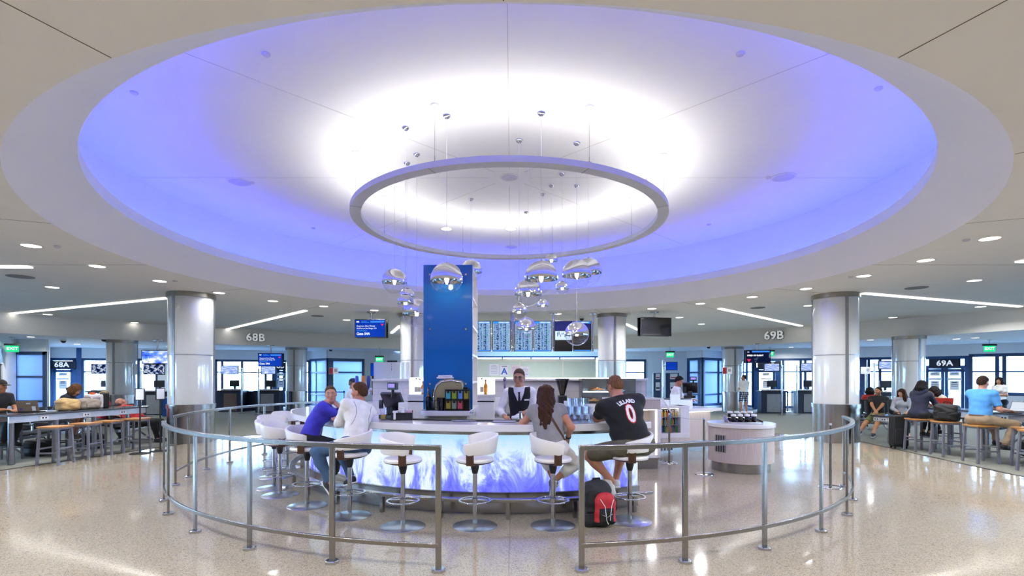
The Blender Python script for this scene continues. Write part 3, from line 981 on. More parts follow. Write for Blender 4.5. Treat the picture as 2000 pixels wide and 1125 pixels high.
bar = thing('bar_counter', 'round white topped bar with glowing blue cloud screen front', 'bar', (CX, CY, 0))
b = MB(); b.lathe([(3.27, 1.045), (3.92, 1.045), (3.92, 1.13), (3.27, 1.13)], n=96, a0=A1, a1=A0, loop=True)
b.build('worktop', m_solid, bar, bev=.006)
b = MB(); b.lathe([(3.66, .272), (3.66, .985)], n=120, a0=A1, a1=A0); b.build('light_screen', m_led, bar)
b = MB(); b.lathe([(3.36, .02), (3.64, .02), (3.64, 1.04), (3.36, 1.04)], n=96, a0=A1, a1=A0, loop=True); b.build('bar_body', m_carbon, bar)
b = MB(); b.lathe([(3.645, .985), (3.70, .985), (3.70, 1.045), (3.645, 1.045)], n=96, a0=A1, a1=A0, loop=True); b.build('top_trim', m_steel, bar)
b = MB(); b.lathe([(3.645, 0), (3.665, 0), (3.665, .17), (3.70, .17), (3.70, .272), (3.645, .272)], n=96, a0=A1, a1=A0, loop=True); b.build('kick_plate', m_steel, bar)
fr = MB(); fr.lathe([(3.86, .205), (3.95, .205), (3.95, .245), (3.86, .245)], n=96, a0=A1, a1=A0, loop=True)
fo = fr.build('foot_rail', m_steel, bar, bev=.006)
for k in range(13):
    a = A0 + R(-4) + (A1 - A0 + R(8)) * k / 12
    b = MB(); b.box((3.905 * math.cos(a), 3.905 * math.sin(a), .1025), (.05, .045, .205), a); b.build('leg', m_steel, fo)

# inner service ledge behind the bar top
b = MB(); b.lathe([(2.75, .86), (3.26, .86), (3.26, .90), (2.75, .90)], n=80, a0=A1, a1=A0, loop=True)
il = b.build('service_ledge', m_steel, bar)
b = MB(); b.lathe([(3.24, .02), (3.35, .02), (3.35, .86), (3.24, .86)], n=80, a0=A1, a1=A0, loop=True); b.build('ledge_support', m_carbon, il)
b = MB(); b.lathe([(3.30, .0), (3.44, .0), (3.44, .014), (3.30, .014)], n=60, a0=R(-116), a1=R(-72), loop=True)
tag(b.build('bar_mat', m_black, loc=(CX, CY, 1.131)), 'long black rubber mat along the inner edge of the bar top', 'bar mat')

# ---------------------------------------------------------------- small things on the bar top
TOP = 1.131
def on(px, d):
    return (*G(px, d), TOP)


m_clear = GLASS('tumbler_glass', (.95, .97, 1), .25)
def tumbler(r=.038, h=.10):
    b = MB(); b.lathe([(.001, .008), (r * .78, .008), (r * .96, h), (r, h), (r * .82, 0), (.001, 0)], n=18); return b


# stacked tumblers to the right of the seated woman in grey
tp = None; nrow = 0
for lev in range(3):
    for j in range(4 - (lev == 2)):
        for i in range(5 - lev):
            x = .66 + (i + lev * .5) * .085 + (j % 2) * .02; y = 6.42 + j * .085
            loc = (x, y, TOP + lev * .103)
            if tp is None:
                tp = tumbler().build('tumbler', m_clear, smooth=50); tp.location = loc
                tag(tp, 'clear tumbler in the stacked glasses on the bar beside the jersey wearer', 'glass', 'stacked tumblers on the bar')
            else:
                dup(tp, loc)
for i, (px, d) in enumerate(((690, 7.2), (683, 7.35), (697, 7.4), (676, 7.2), (688, 7.55))):
    dup(tp, on(px, d), label='clear tumbler on the bar between the woman in purple and the beer taps', group='tumblers by the beer taps')
st = thing('straw_holder', 'white paper napkin holder standing among the stacked glasses', 'napkin holder', on(1107, 6.8))
b = MB(); b.box((0, 0, .09), (.10, .07, .18)); b.build('holder', m_white, st, bev=.008)
b = MB(); b.box((0, 0, .2), (.075, .03, .12)); b.build('napkin', m_paper, st)

bg = thing('beer_glass', 'half drunk glass of pale beer beside the napkin caddy', 'glass', on(749, 6.88))
tumbler(.045, .165).build('glass', m_clear, bg, smooth=50)
b = MB(); b.lathe([(.001, .012), (.034, .012), (.039, .075), (.001, .075)], n=18); b.build('beer', M('beer_amber', 'b59a2e', .1, coat=.5), bg)

nc = thing('napkin_caddy', 'black bar caddy holding white napkins and straws', 'caddy', on(785, 6.93), R(8))
b = MB()
for (c, s) in (((0, 0, .006), (.28, .15, .012)), ((0, -.073, .05), (.28, .006, .1)), ((0, .073, .06), (.28, .006, .12)), ((-.138, 0, .05), (.006, .15, .1)), ((.138, 0, .05), (.006, .15, .1)), ((-.03, 0, .045), (.006, .15, .09)), ((.06, 0, .045), (.006, .15, .09))): b.box(c, s)
b.build('tray', m_dark, nc)
b = MB(); b.box((.012, .03, .12), (.12, .05, .22)); b.box((.012, -.05, .1), (.035, .05, .14)); b.build('napkin', m_paper, nc, bev=.004)
b = MB(); b.box((-.085, .0, .07), (.07, .08, .1)); b.box((-.09, -.076, .06), (.03, .006, .1)); b.build('straw_bundle', m_paper, nc, bev=.006)
b = MB(); b.box((.1, .02, .085), (.06, .09, .09)); b.build('sweetener_packet', M('pink_packet', 'dcb6c6', .6), nc, bev=.004)

for (px, d, rz, lab) in ((905, 6.72, .35, 'folded menu lying open on the bar before the tea packets'), (985, 6.62, -.12, 'flat grey menu lying on the bar before the bartender')):
    g = thing('menu', lab, 'menu', (*G(px, d), TOP), rz)
    b = MB(); b.box((0, 0, .004), (.30, .20, .006)); b.build('cover', M('menu_cover', '4a4f60', .3), g)
    b = MB(); b.box((0, 0, .0095), (.28, .185, .005)); b.build('page', M('menu_page', 'b9bdd0', .25), g)
for px, d, lab in ((921, 6.95, 'small clear shaker on the bar mat below the tea packets'), (1016, 6.95, 'small steel shaker on the bar mat before the bartender')):
    g = thing('shaker', lab, 'shaker', (*G(px, d), TOP + .016))
    b = MB(); b.lathe([(.001, 0), (.03, 0), (.022, .07), (.001, .07)], n=16); b.build('jar', m_satin if px > 1000 else m_clear, g)
    b = MB(); b.lathe([(.023, .07), (.024, .085), (.012, .1), (.001, .1)], n=16); b.build('cap', m_satin, g)

# till on the bar, left of the tower
def till(name, lab, loc, rz, s=1.0):
    g = thing(name, lab, 'till', loc, rz)
    b = MB(); b.box((0, .02, .03), (.26, .26, .06)); b.prism([(-.05, -.02), (.05, -.02), (.05, .08), (-.05, .08)], .06, .16); b.build('base', m_dark, g, bev=.01)
    rot = Matrix.Rotation(R(-28), 3, 'X')
    b = MB(); b.box((0, 0, .24), (.34, .055, .27), rot=rot); hd = b.build('monitor', m_dark, g, bev=.012)
    b = MB(); b.box((0, .0, 0), (.29, .004, .21), rot=rot); b.xf(Matrix.Translation((0, -.027, .225 + .015))); b.build('touch_screen', M('till_glass', '1d2440', .1), hd)
    b = MB(); b.cyl((-.08, .1, .3), (-.08, .1, .42), .02, n=12); b.build('pole', m_dark, g)
    b = MB(); b.box((-.08, .1, .45), (.15, .06, .10)); cd = b.build('customer_display', m_dark, g, bev=.008)
    b = MB(); b.box((-.08, .131, .455), (.11, .004, .05)); b.build('display_glass', EM('violet_display', (.30, .25, 1), 1.3), cd)
    b = MB(); b.box((.1, .13, .2), (.06, .03, .12)); b.build('card_reader', m_dark, g, bev=.006)
    return g


till('till', 'black till with a lit violet customer display on the bar', on(768, 7.15), R(152))

# beer tap tower
g = thing('beer_tap_tower', 'chrome beer tap tower with orange and blue tap handles', 'beer tap', on(709, 7.66), R(20))
b = MB(); b.cyl((0, 0, 0), (0, 0, .03), .07, n=24); b.tube([(0, 0, .03), (0, 0, .34), (0, .0, .40)], [.035, .035, .03], 16); b.tube([(-.13, 0, .38), (.13, 0, .38)], .03, 16); b.build('column', m_chrome, g)
for i, (x, c) in enumerate(((-.09, '3c57c4'), (.0, 'd8702a'), (.075, '2b3f8c'))):
    b = MB(); b.tube([(x, -.03, .38), (x, -.09, .37), (x, -.11, .31)], .010, 8); sp2 = b.build('spout', m_chrome, g)
    z0 = .40
    b = MB(); b.tube([(x, -.05, z0), (x, -.06, z0 + .05), (x, -.055, z0 + .14), (x, -.05, z0 + .19)], [.010, .022, .028, .020], 10); b.build('tap_handle', M('tap_handle_%d' % i, c, .3), sp2)

# ================================================================ blue shelf tower
TX, TY = -.985, 7.98
tw = thing('shelf_tower', 'tall bottle shelf tower with a glossy blue front panel', 'shelf tower', (TX, TY, 0))
W2 = .375
b = MB()
pl = [(-W2 - .0, -.46), (W2 + .0, -.46), (W2 + .05, .9), (W2, 1.15), (-W2, 1.15), (-W2 - .02, -.2)]
arc = [(-W2 + .16 - .16 * math.cos(a), -.46 + .16 - .16 * math.sin(a)) for a in [i * PI / 16 for i in range(9)]]
plo = arc + [(W2, -.46), (W2 + .02, 1.2), (-W2, 1.2)]
b.prism(plo, 1.135, 1.21); b.build('plinth_top', m_solid, tw, bev=.008)
b = MB(); b.prism([(x * .86, y * .86 + .02) for x, y in plo], .0, 1.135); b.build('plinth_body', M('plinth_champagne', 'b9b39f', .3, .4), tw, bev=.01)
b = MB()
b.box((-W2 + .02, .62, 2.31), (.04, 1.16, 2.2)); b.box((0, .03, 2.31), (2 * W2, .03, 2.2)); b.box((0, 1.17, 2.31), (2 * W2, .03, 2.2)); b.box((0, .6, 3.415), (2 * W2, 1.2, .03))
b.build('carcass', m_white, tw)
t = NT('blue_acrylic')
pb = t.n('ShaderNodeBsdfPrincipled', Roughness=.08); pb.inputs['Coat Weight'].default_value = .5
nzz = t.n('ShaderNodeTexNoise', Scale=1.2); tcc = t.n('ShaderNodeTexCoord'); t.l(tcc, 'Object', nzz, 'Vector')
rb = t.ramp([(.3, rgb('0862ac')), (.7, rgb('0a6ab6'))]); t.l(nzz, 'Fac', rb, 'Fac'); t.l(rb, 'Color', pb, 'Base Color')
t.l(pb, 0, t.out, 'Surface'); m_blue = t.mat
b = MB(); b.box((0, -.02, 2.32), (.755, .02, 2.22)); fp = b.build('front_panel', m_blue, tw, bev=.003)
for x in (-.275, .275):
    for z in (3.28, 2.44, 1.6):
        b = MB(); b.tube([(x, -.03, z), (x, -.046, z)], .014, 14); b.build('standoff_cap', m_chrome, fp)
shz = [1.62, 2.05, 2.5, 2.95]
for z in shz:
    b = MB(); b.box((.02, .6, z), (2 * W2 - .04, 1.1, .03)); b.build('shelf', m_white, tw)
b = MB(); b.box((-W2 + .045, .6, 2.3), (.006, 1.05, 2.1)); b.build('back_light_panel', EM('shelf_backlight', (1, .97, .93), 1.1), tw)

def bottle(name, lab, loc, col, h=.30, r=.038, glass=False, capc='1a1a1e', group=None, lab2=None):
    g = thing(name, lab, 'bottle', loc, random.uniform(0, 6), group)
    b = MB(); b.lathe([(.001, 0), (r, 0), (r, h * .58), (r * .85, h * .66), (r * .36, h * .76), (r * .36, h * .93), (.001, h * .93)], n=16)
    b.build('glass_body', GLASS('bottle_clear', (.9, .95, .97), .4) if glass else M('bottle_' + col, col, .08, coat=.4), g)
    b = MB(); b.lathe([(r * 1.01, h * .15), (r * 1.01, h * .45)], n=16); b.build('paper_label', M('bottle_label_' + (lab2 or 'cfc8b4'), lab2 or 'cfc8b4', .6), g)
    b = MB(); b.cyl((0, 0, h * .93), (0, 0, h), r * .42, n=12); b.build('cap', M('bottle_cap_' + capc, capc, .4), g)
    return g


bc = ['7a3d14', '26331c', 'b0702a', 'd8c9a0', '3a1a12', '203a5a']
k = 0
for zi, z in enumerate([1.21] + shz):
    for j in range(4):
        k += 1
        bottle('bottle', 'bottle on the side shelves of the blue tower, facing the boards', (TX + .24, TY + .2 + j * .25, z + .016), bc[k % 6], .27, .036, k % 3 == 0, group='bottles in the tower shelves')

# espresso machine on the plinth
em_ = thing('espresso_machine', 'champagne metal espresso machine with rounded back, before the blue panel', 'coffee machine', (TX, TY - .16, 1.212))
prof = [(-.16, 0), (-.19, .12), (-.185, .26), (-.15, .38), (-.08, .445), (.06, .465), (.22, .44), (.25, .40), (.255, .33), (.24, .30), (.235, 0)]
b = MB(); n0 = len(prof)
b.add([(x, -.14, z) for x, z in prof] + [(x, .12, z) for x, z in prof], [tuple(range(n0)), tuple(range(2 * n0 - 1, n0 - 1, -1))] + [(i, (i + 1) % n0, n0 + (i + 1) % n0, n0 + i) for i in range(n0)])
m_champ = M('champagne_metal', 'a59d84', .4, .8)
b.build('body', m_champ, em_, bev=.012, seg=3)
b = MB(); b.tube([(-.178, -.145, .1), (-.172, -.147, .25), (-.135, -.148, .36), (-.06, -.148, .42), (.08, -.148, .44), (.22, -.148, .415)], .012, 10); b.build('trim_band', m_chrome, em_)
b = MB(); b.box((-.02, -.02, .48), (.24, .2, .03)); b.box((-.02, -.02, .505), (.2, .16, .03)); b.build('folded_towel', M('white_towel', 'e6e3ea', .9), em_, bev=.012)
b = MB(); b.tube([(.24, -.05, .33), (.33, -.08, .325)], .016, 10); b.build('group_handle', m_dark, em_)
b = MB(); b.tube([(.25, 0, .15), (.31, -.02, .14), (.33, -.03, .02)], .008, 8); b.build('steam_wand', m_chrome, em_)

tr = thing('tea_rack', 'black rack of coloured tea packets in two rows', 'tea rack', (TX + .185, TY - .385, 1.212))
b = MB()
b.box((0, .05, .155), (.36, .02, .31)); b.box((0, 0, .006), (.36, .12, .012)); b.box((0, 0, .304), (.36, .12, .012)); b.box((0, 0, .155), (.36, .12, .010))
for i in range(5): b.box((-.175 + i * .0875, 0, .155), (.010, .12, .31))
b.build('frame', M('tea_rack_black', '1c1512', .4), tr)
tc8 = ['3f9fa6', '86a02a', '5c8fd6', '9a8a22', '9a8a22', '7c8a78', 'c8495c', None]
for i, c in enumerate(tc8):
    if c is None: continue
    x = -.131 + (i % 4) * .0875; z = .175 if i < 4 else .03
    pk = MB(); pk.box((x, -.02, z + .055), (.068, .07, .115)); po = pk.build('tea_box', M('tea_box_%d' % i, c, .5), tr, bev=.003)
    b = MB(); b.tube([(x, -.056, z + .1), (x, -.058, z + .1)], .02, 14); b.build('seal', m_black, po)
g = thing('pitcher', 'smoked clear pitcher standing left of the tea packets', 'pitcher', (TX - .06, TY - .385, 1.212))
b = MB(); b.lathe([(.001, 0), (.05, 0), (.06, .19), (.056, .19), (.046, .008), (.001, .008)], n=20); b.build('jug', GLASS('smoked_glass', (.30, .32, .36), .3), g)
b = MB(); b.tube([(-.055, 0, .16), (-.1, 0, .14), (-.095, 0, .06), (-.052, 0, .04)], .007, 8); b.build('handle', m_dark, g)
for i, (dx, dy, c, h) in enumerate(((-.26, -.26, '3b1612', .34), (-.20, -.25, '20301c', .30), (-.28, -.17, '1c1c22', .32), (-.21, -.16, '6b2318', .31))):
    bottle('bottle', ['tall dark red bottle at the left corner of the tower plinth', 'short green bottle at the left corner of the tower plinth', 'black bottle standing behind the dark red one on the plinth', 'brown bottle standing behind the green one on the plinth'][i], (TX + dx, TY + dy, 1.212), c, h, .03, lab2='55565c')
g = thing('utensil_jar', 'smoked jar of bar tools at the left corner of the tower plinth', 'jar', (TX - .255, TY - .335, 1.212))
b = MB(); b.lathe([(.001, 0), (.045, 0), (.045, .2), (.041, .2), (.041, .008), (.001, .008)], n=20); b.build('jar', GLASS('grey_jar_glass', (.45, .5, .56), .3), g)

# ================================================================ back bar
m_tile = tilem('white_long_tile', 'e8e6ee', 'd2d0da', .46, .115, .22)
m_tile2 = tilem('grey_white_tile', 'cfccd0', 'bcb9be', .62, .14, .3)
bb = thing('back_bar', 'long white back bar wall with a capping ledge behind the bartender', 'back bar', (0, 11.2, 0))
b = MB(); b.box((1.05, .1, .82), (3.7, .2, 1.62)); b.build('wall_panel', m_tile2, bb)
b = MB(); b.box((1.05, .06, 1.655), (3.74, .3, .05)); b.build('capping', m_solid, bb, bev=.005)
b = MB(); b.box((.29, -.24, .45), (2.16, .48, .9)); b.build('base_cabinet', m_white, bb)
b = MB(); b.box((.28, -.25, .92), (2.16, .54, .04)); b.build('worktop', m_steel, bb, bev=.004)
b = MB(); b.box((-.27, -.14, .72), (.24, .03, 1.1)); b.build('cabinet_door', m_white, bb, bev=.004)
for i in range(4):
    x0 = -.78 + i * .93
    b = MB(); b.box((x0 + .49, .05, 1.87), (.91, .012, .36)); gp = b.build('glass_screen', m_shelfglass, bb)
b = MB(); b.box((1.05, .12, 1.684), (3.6, .05, .006)); b.build('added_uplight_strip', EM('added_uplight', (1, .98, .95), 14.0), bb)  # added upward strip, edge-on to the camera, brightens the ceiling behind the bar
lb = thing('back_bar', 'short white tiled back bar wall left of the blue tower', 'back bar', (-2.26, 9.65, 0))
b = MB(); b.box((0, .1, .82), (.68, .2, 1.62)); b.build('wall_panel', m_tile, lb)
b = MB(); b.box((0, .08, 1.65), (.70, .26, .045)); b.build('capping', m_solid, lb, bev=.005)
b = MB(); b.box((0, -.2, .45), (.68, .4, .9)); b.build('base_cabinet', m_white, lb)
b = MB(); b.box((0, -.2, .93), (.70, .46, .05)); b.build('worktop', m_solid, lb, bev=.004)
for sx in (-.17, .17):
    b = MB(); b.box((sx, .06, 1.83), (.33, .012, .31)); b.build('glass_screen', GLASS('etched_glass', (.9, .93, .97), .3, .15, .35, (.9, .92, .95)), lb)
# lit bottle boxes either side of the tower
for (x, lab) in ((-1.74, 'glowing white bottle box left of the blue tower'), (-.5, 'glowing white bottle box right of the blue tower')):
    g = thing('lit_shelf', lab, 'lit shelf', (x, 9.62, 1.37))
    b = MB(); b.box((0, 0, .0), (.36, .3, .03)); b.box((0, -.0, -.07), (.36, .26, .11)); b.build('shelf', m_solid, g)
    b = MB(); b.box((0, .14, .17), (.36, .02, .32)); b.build('light_panel', EM('bottle_box_light', (1, .97, .95), 1.6), g)
    b = MB(); b.box((0, .0, -.7), (.34, .26, 1.2)); b.build('cabinet', m_white, g)
for (px, d, c, gl, h, lab) in ((813, 9.55, 'cfd8e6', True, .30, 'clear bottle with blue cap in the left glowing box'), (820, 9.6, 'e8e0d0', True, .29, 'clear bottle with black cap in the left glowing box'), (826, 9.5, 'c8802a', False, .24, 'amber bottle in the left glowing box beside the tower'),
                               (941, 9.55, 'e8e8ea', True, .30, 'clear bottle with black cap in the right glowing box'), (948.5, 9.5, 'd98a1c', False, .27, 'bright orange bottle in the right glowing box')):
    bottle('bottle', lab, (*G(px, d), 1.386), c, h, .034, gl, capc='1a3a8a' if 'blue cap' in lab else '1a1a1e', lab2='f0a020' if 'orange' in lab else 'd9d4c8')
# cards on the glass screen
for (px, py, w, h, s, lab) in ((965, 722, .20, .25, '', 'white printed notice stuck on the back glass, leftmost of four'), (985, 724, .18, .24, 'A', 'white card with a big blue letter A on the back glass'), (1007, 722, .19, .2, '', 'pinkish printed notice partly behind the bartender head'), (1025, 726, .19, .22, '', 'pale printed notice right of the bartender head')):
    c = P(px, py, 11.22)
    g = thing('notice_card', lab, 'notice', c)
    b = MB(); b.box((0, 0, 0), (w, .004, h)); b.build('card', m_paper if s or px != 1007 else M('pink_paper', 'e0d0d6', .7), g)
    if s:
        text('A', .19, M('grade_blue', '1f5fb4', .5), g, (0, -.003, -.02), bold=.006)
        b = MB(); b.box((0, -.003, .095), (.12, .001, .015)); b.build('printed_line', m_ink, g)
    else:
        b = MB()
        for i in range(6): b.box((0, -.003, h * .36 - i * h * .13), (w * (.5 if i == 0 else .72), .001, h * .035))
        b.build('printed_line', M('grey_print', '9ea0a8', .7), g)
# coffee grinder
g = thing('coffee_grinder', 'coffee grinder with a black funnel hopper on the back worktop', 'grinder', (*G(1098, 10.85), .942))
b = MB(); b.box((0, 0, .19), (.18, .24, .38)); b.build('body', m_dark, g, bev=.02)
b = MB(); b.lathe([(.05, .38), (.135, .70), (.125, .70), (.04, .39)], n=24, loop=True); b.build('hopper', GLASS('smoke_hopper', (.12, .11, .12), .4), g)
b = MB(); b.lathe([(.001, .735), (.145, .735), (.145, .70), (.001, .70)], n=24); b.build('lid', m_dark, g)
b = MB(); b.lathe([(.001, .385), (.045, .39), (.1, .60), (.001, .61)], n=24); b.build('coffee_beans', M('coffee_beans', '2a1a12', .7, var=.5, scale=60), g)
g = thing('beer_tap', 'single patterned tap handle left of the bartender', 'beer tap', (*G(986, 10.9), .942))
b = MB(); b.tube([(0, 0, 0), (0, 0, .45), (0, -.05, .5)], [.03, .03, .015], 12); b.build('column', m_chrome, g)
b = MB(); b.tube([(0, -.02, .5), (0, -.02, .6), (0, -.02, .72), (0, -.02, .76)], [.014, .03, .038, .02], 12); b.build('tap_handle', M('tap_pattern', '6a5a78', .3, var=.8, scale=30), g)

# pastry display case
pc = thing('pastry_case', 'steel and glass pastry display case behind the jersey wearer', 'display case', (2.02, 10.62, .0))
b = MB(); b.box((0, .12, .58), (1.2, .46, 1.16)); b.build('base', m_white, pc, bev=.004)
b = MB(); b.box((0, .34, 1.42), (1.2, .02, .5)); b.box((-.59, .12, 1.42), (.02, .44, .5)); b.box((0, .12, 1.172), (1.2, .46, .02)); b.build('steel_liner', m_steel, pc)
b = MB(); b.box((.1, .06, 1.40), (1.5, .4, .012)); b.build('glass_shelf', m_shelfglass, pc)
b = MB(); b.box((-.25, -.145, 1.405), (.65, .01, .016)); b.build('light_strip', EM('case_light', (.72, .82, 1), 7.0), pc)
b = MB(); b.box((0, -.12, 1.44), (1.2, .008, .5)); b.build('front_glass', m_glass, pc)
for i, (x, z) in enumerate(((-.28, 1.184), (.12, 1.184), (-.2, 1.408), (.2, 1.408))):
    g = thing('pastry_tray', ['steel tray of pastries on the case floor, left end', 'steel tray of pastries on the case floor, right end', 'white plate of pastries on the glass shelf, left end', 'white plate of pastries on the glass shelf, right end'][i], 'tray', (1.98 + x, 10.72, z))
    b = MB(); b.lathe([(.001, 0), (.13, 0), (.16, .03), (.155, .03), (.125, .008), (.001, .008)], n=24); b.build('plate', m_satin if z < 1.3 else m_white, g)
    b = MB()
    for k in range(6):
        a = k * PI / 3; b.sphere((.075 * math.cos(a), .075 * math.sin(a), .03), .042, 10, 6, (1.2, .9, .7))
    b.sphere((0, 0, .055), .045, 10, 6, (1.2, .9, .7))
    q = b.build('pastries', M('pastry_%d' % (i % 2), ['c88a44', 'e0cfa8'][i % 2], .7, var=.25, scale=30), g); q['kind'] = 'stuff'
# end cabinet with lit niche
ec = thing('end_cabinet', 'pale wood bar end cabinet with a lit open niche', 'cabinet', (2.28, 9.55, 0), R(8))
b = MB(); b.box((0, .2, 1.2), (.94, .46, .19)); b.build('top_panel', m_panelwood, ec)
b = MB(); b.box((0, .2, 1.305), (.98, .5, .03)); b.build('top_slab', m_solid, ec)
b = MB(); b.box((0, .38, .58), (.94, .04, 1.08)); b.build('back_panel', m_panelwood, ec)
for sx in (-.45, .45):
    b = MB(); b.box((sx, .2, .66), (.05, .46, .90)); b.build('side_panel', m_solid, ec)
b = MB(); b.box((0, .2, .235), (.94, .46, .05)); b.build('bottom_panel', m_solid, ec)
b = MB(); b.box((0, .22, .105), (.9, .4, .21)); b.build('kick_plate', m_steel, ec)
b = MB(); b.box((0, .05, 1.097), (.84, .03, .012)); b.build('light_strip', EM('niche_light', (1, .95, .88), 6.0), ec)
b = MB(); b.box((.415, .05, .66), (.012, .02, .8)); b.build('light_strip', EM('niche_light', (1, .95, .88), 6.0), ec)

# service counter on the right
SA, SB = Vector((3.0, 11.28, 0)), Vector((4.68, 12.1, 0))
sd = (SB - SA).normalized(); srz = math.atan2(sd.y, sd.x); SL = (SB - SA).length
sc_ = thing('service_counter', 'pale wood service counter with white top where the cashier works', 'counter', (SA + SB) / 2, srz)
b = MB(); b.box((0, .35, .58), (SL, .6, .68)); b.build('wood_front', m_panelwood, sc_)
b = MB(); b.box((0, .35, .12), (SL - .02, .56, .24)); kp = b.build('kick_plate', m_steel, sc_)
b = MB(); b.box((-.55, .065, .12), (.7, .01, .14)); gr = b.build('vent_grille', M('vent_pale', 'a9adb2', .4), kp)
b = MB()
for i in range(7): b.box((-.84 + i * .098, .058, .12), (.05, .01, .1))
b.build('vent_slot', m_dark, gr)
b = MB(); b.box((.1, .3, .955), (SL + .24, .8, .07)); b.build('worktop', m_solid, sc_, bev=.006)
b = MB(); b.box((.45, -.02, .914), (SL * .5, .03, .012)); b.build('light_strip', EM('niche_light', (1, .95, .88), 6.0), sc_)
b = MB(); b.box((-.05, .2, 1.09), (.86, .3, .20)); b.build('till_screen_box', m_white, sc_, bev=.006)
b = MB(); b.box((-.16, .04, 1.15), (.3, .012, .33)); b.build('sign_plate', m_white, sc_)
b = MB(); b.box((.1, .27, 1.2), (.6, .3, .03)); b.build('till_shelf', m_dark, sc_)
till('till', 'black till on the service counter in front of the cashier', Vector(sc_.location) + sd * .52 + Vector((-sd.y, sd.x, 0)) * .27 + Vector((0, 0, 1.218)), srz + R(130))

# drinks fridge hung on the counter front
fc = thing('drinks_fridge', 'white framed open drinks fridge hung on the counter front', 'fridge', (3.33, 10.78, 0), R(10))
b = MB()
b.box((0, .32, .78), (.66, .03, .66)); b.box((-.31, .1, .78), (.05, .44, .66)); b.box((.235, .1, .78), (.2, .44, .66)); b.box((0, .1, 1.085), (.67, .45, .05)); b.box((0, .1, .50), (.67, .45, .10))
b.build('body', m_solid, fc, bev=.005)
b = MB(); b.box((-.075, .29, .78), (.42, .02, .5)); b.build('liner', m_dark, fc)
b = MB(); b.box((-.075, -.1, .80), (.42, .006, .49)); b.build('glass_front', m_glass, fc)
b = MB(); b.box((-.07, .0, 1.055), (.4, .03, .008)); b.build('light_strip', EM('fridge_light', (1, .97, .9), 7.0), fc)
dc = ['e0701a', 'e8961e', '3a5fc0', 'd8b020', '2f8a4a', 'c83a2a', 'e8a83a', '4a7fd8', '5aa0a8']
for r_ in range(3):
    b = MB(); b.box((-.075, .1, .56 + r_ * .155), (.42, .34, .012)); b.build('shelf', m_satin, fc)
M4 = Matrix.Translation((3.33, 10.78, 0)) @ Matrix.Rotation(R(10), 4, 'Z')
dl_ = ['lowest', 'middle', 'top']; dcn = ['orange', 'amber', 'blue', 'yellow', 'green', 'red', 'peach', 'light blue', 'teal']
for r_ in range(3):
    for j in range(7):
        ci_ = (r_ * 4 + j * 2 + (j > 3)) % 9
        p_ = M4 @ Vector((-.255 + j * .06, .02 + (j % 2) * .03, .567 + r_ * .155))
        g = thing('drink_bottle', '%s drink bottle on the %s shelf of the drinks fridge' % (dcn[ci_], dl_[r_]), 'bottle', p_, 0, 'drinks in the open fridge')
        b = MB(); b.lathe([(.001, 0), (.024, 0), (.024, .075), (.010, .105), (.010, .122), (.001, .122)], n=12); b.build('drink_body', M('drink_' + dc[ci_], dc[ci_], .15, coat=.4), g)
        b = MB(); b.cyl((0, 0, .122), (0, 0, .135), .012, n=10); b.build('cap', m_white, g)

# condiment kiosk
KX, KY = 4.22, 9.55
kk = thing('condiment_kiosk', 'round pale wood condiment stand with white top and steel foot', 'kiosk', (KX, KY, 0))
b = MB(); b.cyl((0, 0, 0), (0, 0, .175), .50, n=48); b.build('foot', m_steel, kk)
b = MB(); b.cyl((0, 0, .175), (0, 0, .80), .56, n=64); bd = b.build('body', m_panelwood, kk, smooth=30)
b = MB(); b.cyl((0, 0, .80), (0, 0, .87), .585, n=64); b.build('top', m_solid, kk, bev=.008)
for z in (.43, .6):
    a = R(-150)
    b = MB(); b.box((.562 * math.cos(a), .562 * math.sin(a), z), (.012, .22, .14), a); q = b.build('vent_grille', M('vent_grey', '8e8a90', .5), bd)
    b = MB()
    for i in range(4): b.box((.57 * math.cos(a) - (i * .05 - .075) * math.sin(a), .57 * math.sin(a) + (i * .05 - .075) * math.cos(a), z), (.008, .02, .12), a)
    b.build('slot', m_dark, q)
g = thing('condiment_rack', 'sloping steel rack holding two rows of condiment jars', 'rack', (KX + .02, KY + .02, .872))
rt = Matrix.Rotation(R(14), 3, 'X')
b = MB(); b.box((0, 0, .05), (.62, .34, .012), rot=rt); b.box((0, .14, .03), (.5, .02, .06)); b.build('tray', m_satin, g)
for sx in (-1, 1):
    b = MB(); b.bar((sx * .31, -.2, .012), (sx * .24, .17, .10), .012, .04); b.build('side_plate', m_satin, g)
jp = None
for r_ in range(2):
    for j in range(4):
        l_ = (KX - .16 + j * .125, KY - .07 + r_ * .15, .872 + .045 + r_ * .045)
        if jp is None:
            jp = thing('condiment_jar', 'dark condiment jar with white lid in the kiosk rack', 'jar', l_, 0, 'condiment jars on the kiosk')
            b = MB(); b.cyl((0, 0, 0), (0, 0, .07), .042, n=18); b.build('jar_body', m_dark, jp)
            b = MB(); b.lathe([(.044, .07), (.05, .085), (.046, .105), (.001, .11)], n=18); b.build('lid', m_white, jp)
        else:
            dup(jp, l_)

# ================================================================ posts with cords near the counter
def stanchion(x, y, lab, h=.96):
    g = thing('barrier_post', lab, 'barrier post', (x, y, 0))
    b = MB(); b.lathe([(.001, .022), (.02, .022), (.16, .014), (.165, .002), (.165, 0), (.001, 0)], n=32); b.build('base_disc', m_chrome, g)
    b = MB(); b.cyl((0, 0, .015), (0, 0, h), .021, n=14); b.build('post', m_steelh, g)
    b = MB(); b.cyl((0, 0, h), (0, 0, h + .03), .019, n=14); b.build('cord_socket', M('clear_socket', 'c9d2d8', .1), g)
    return g


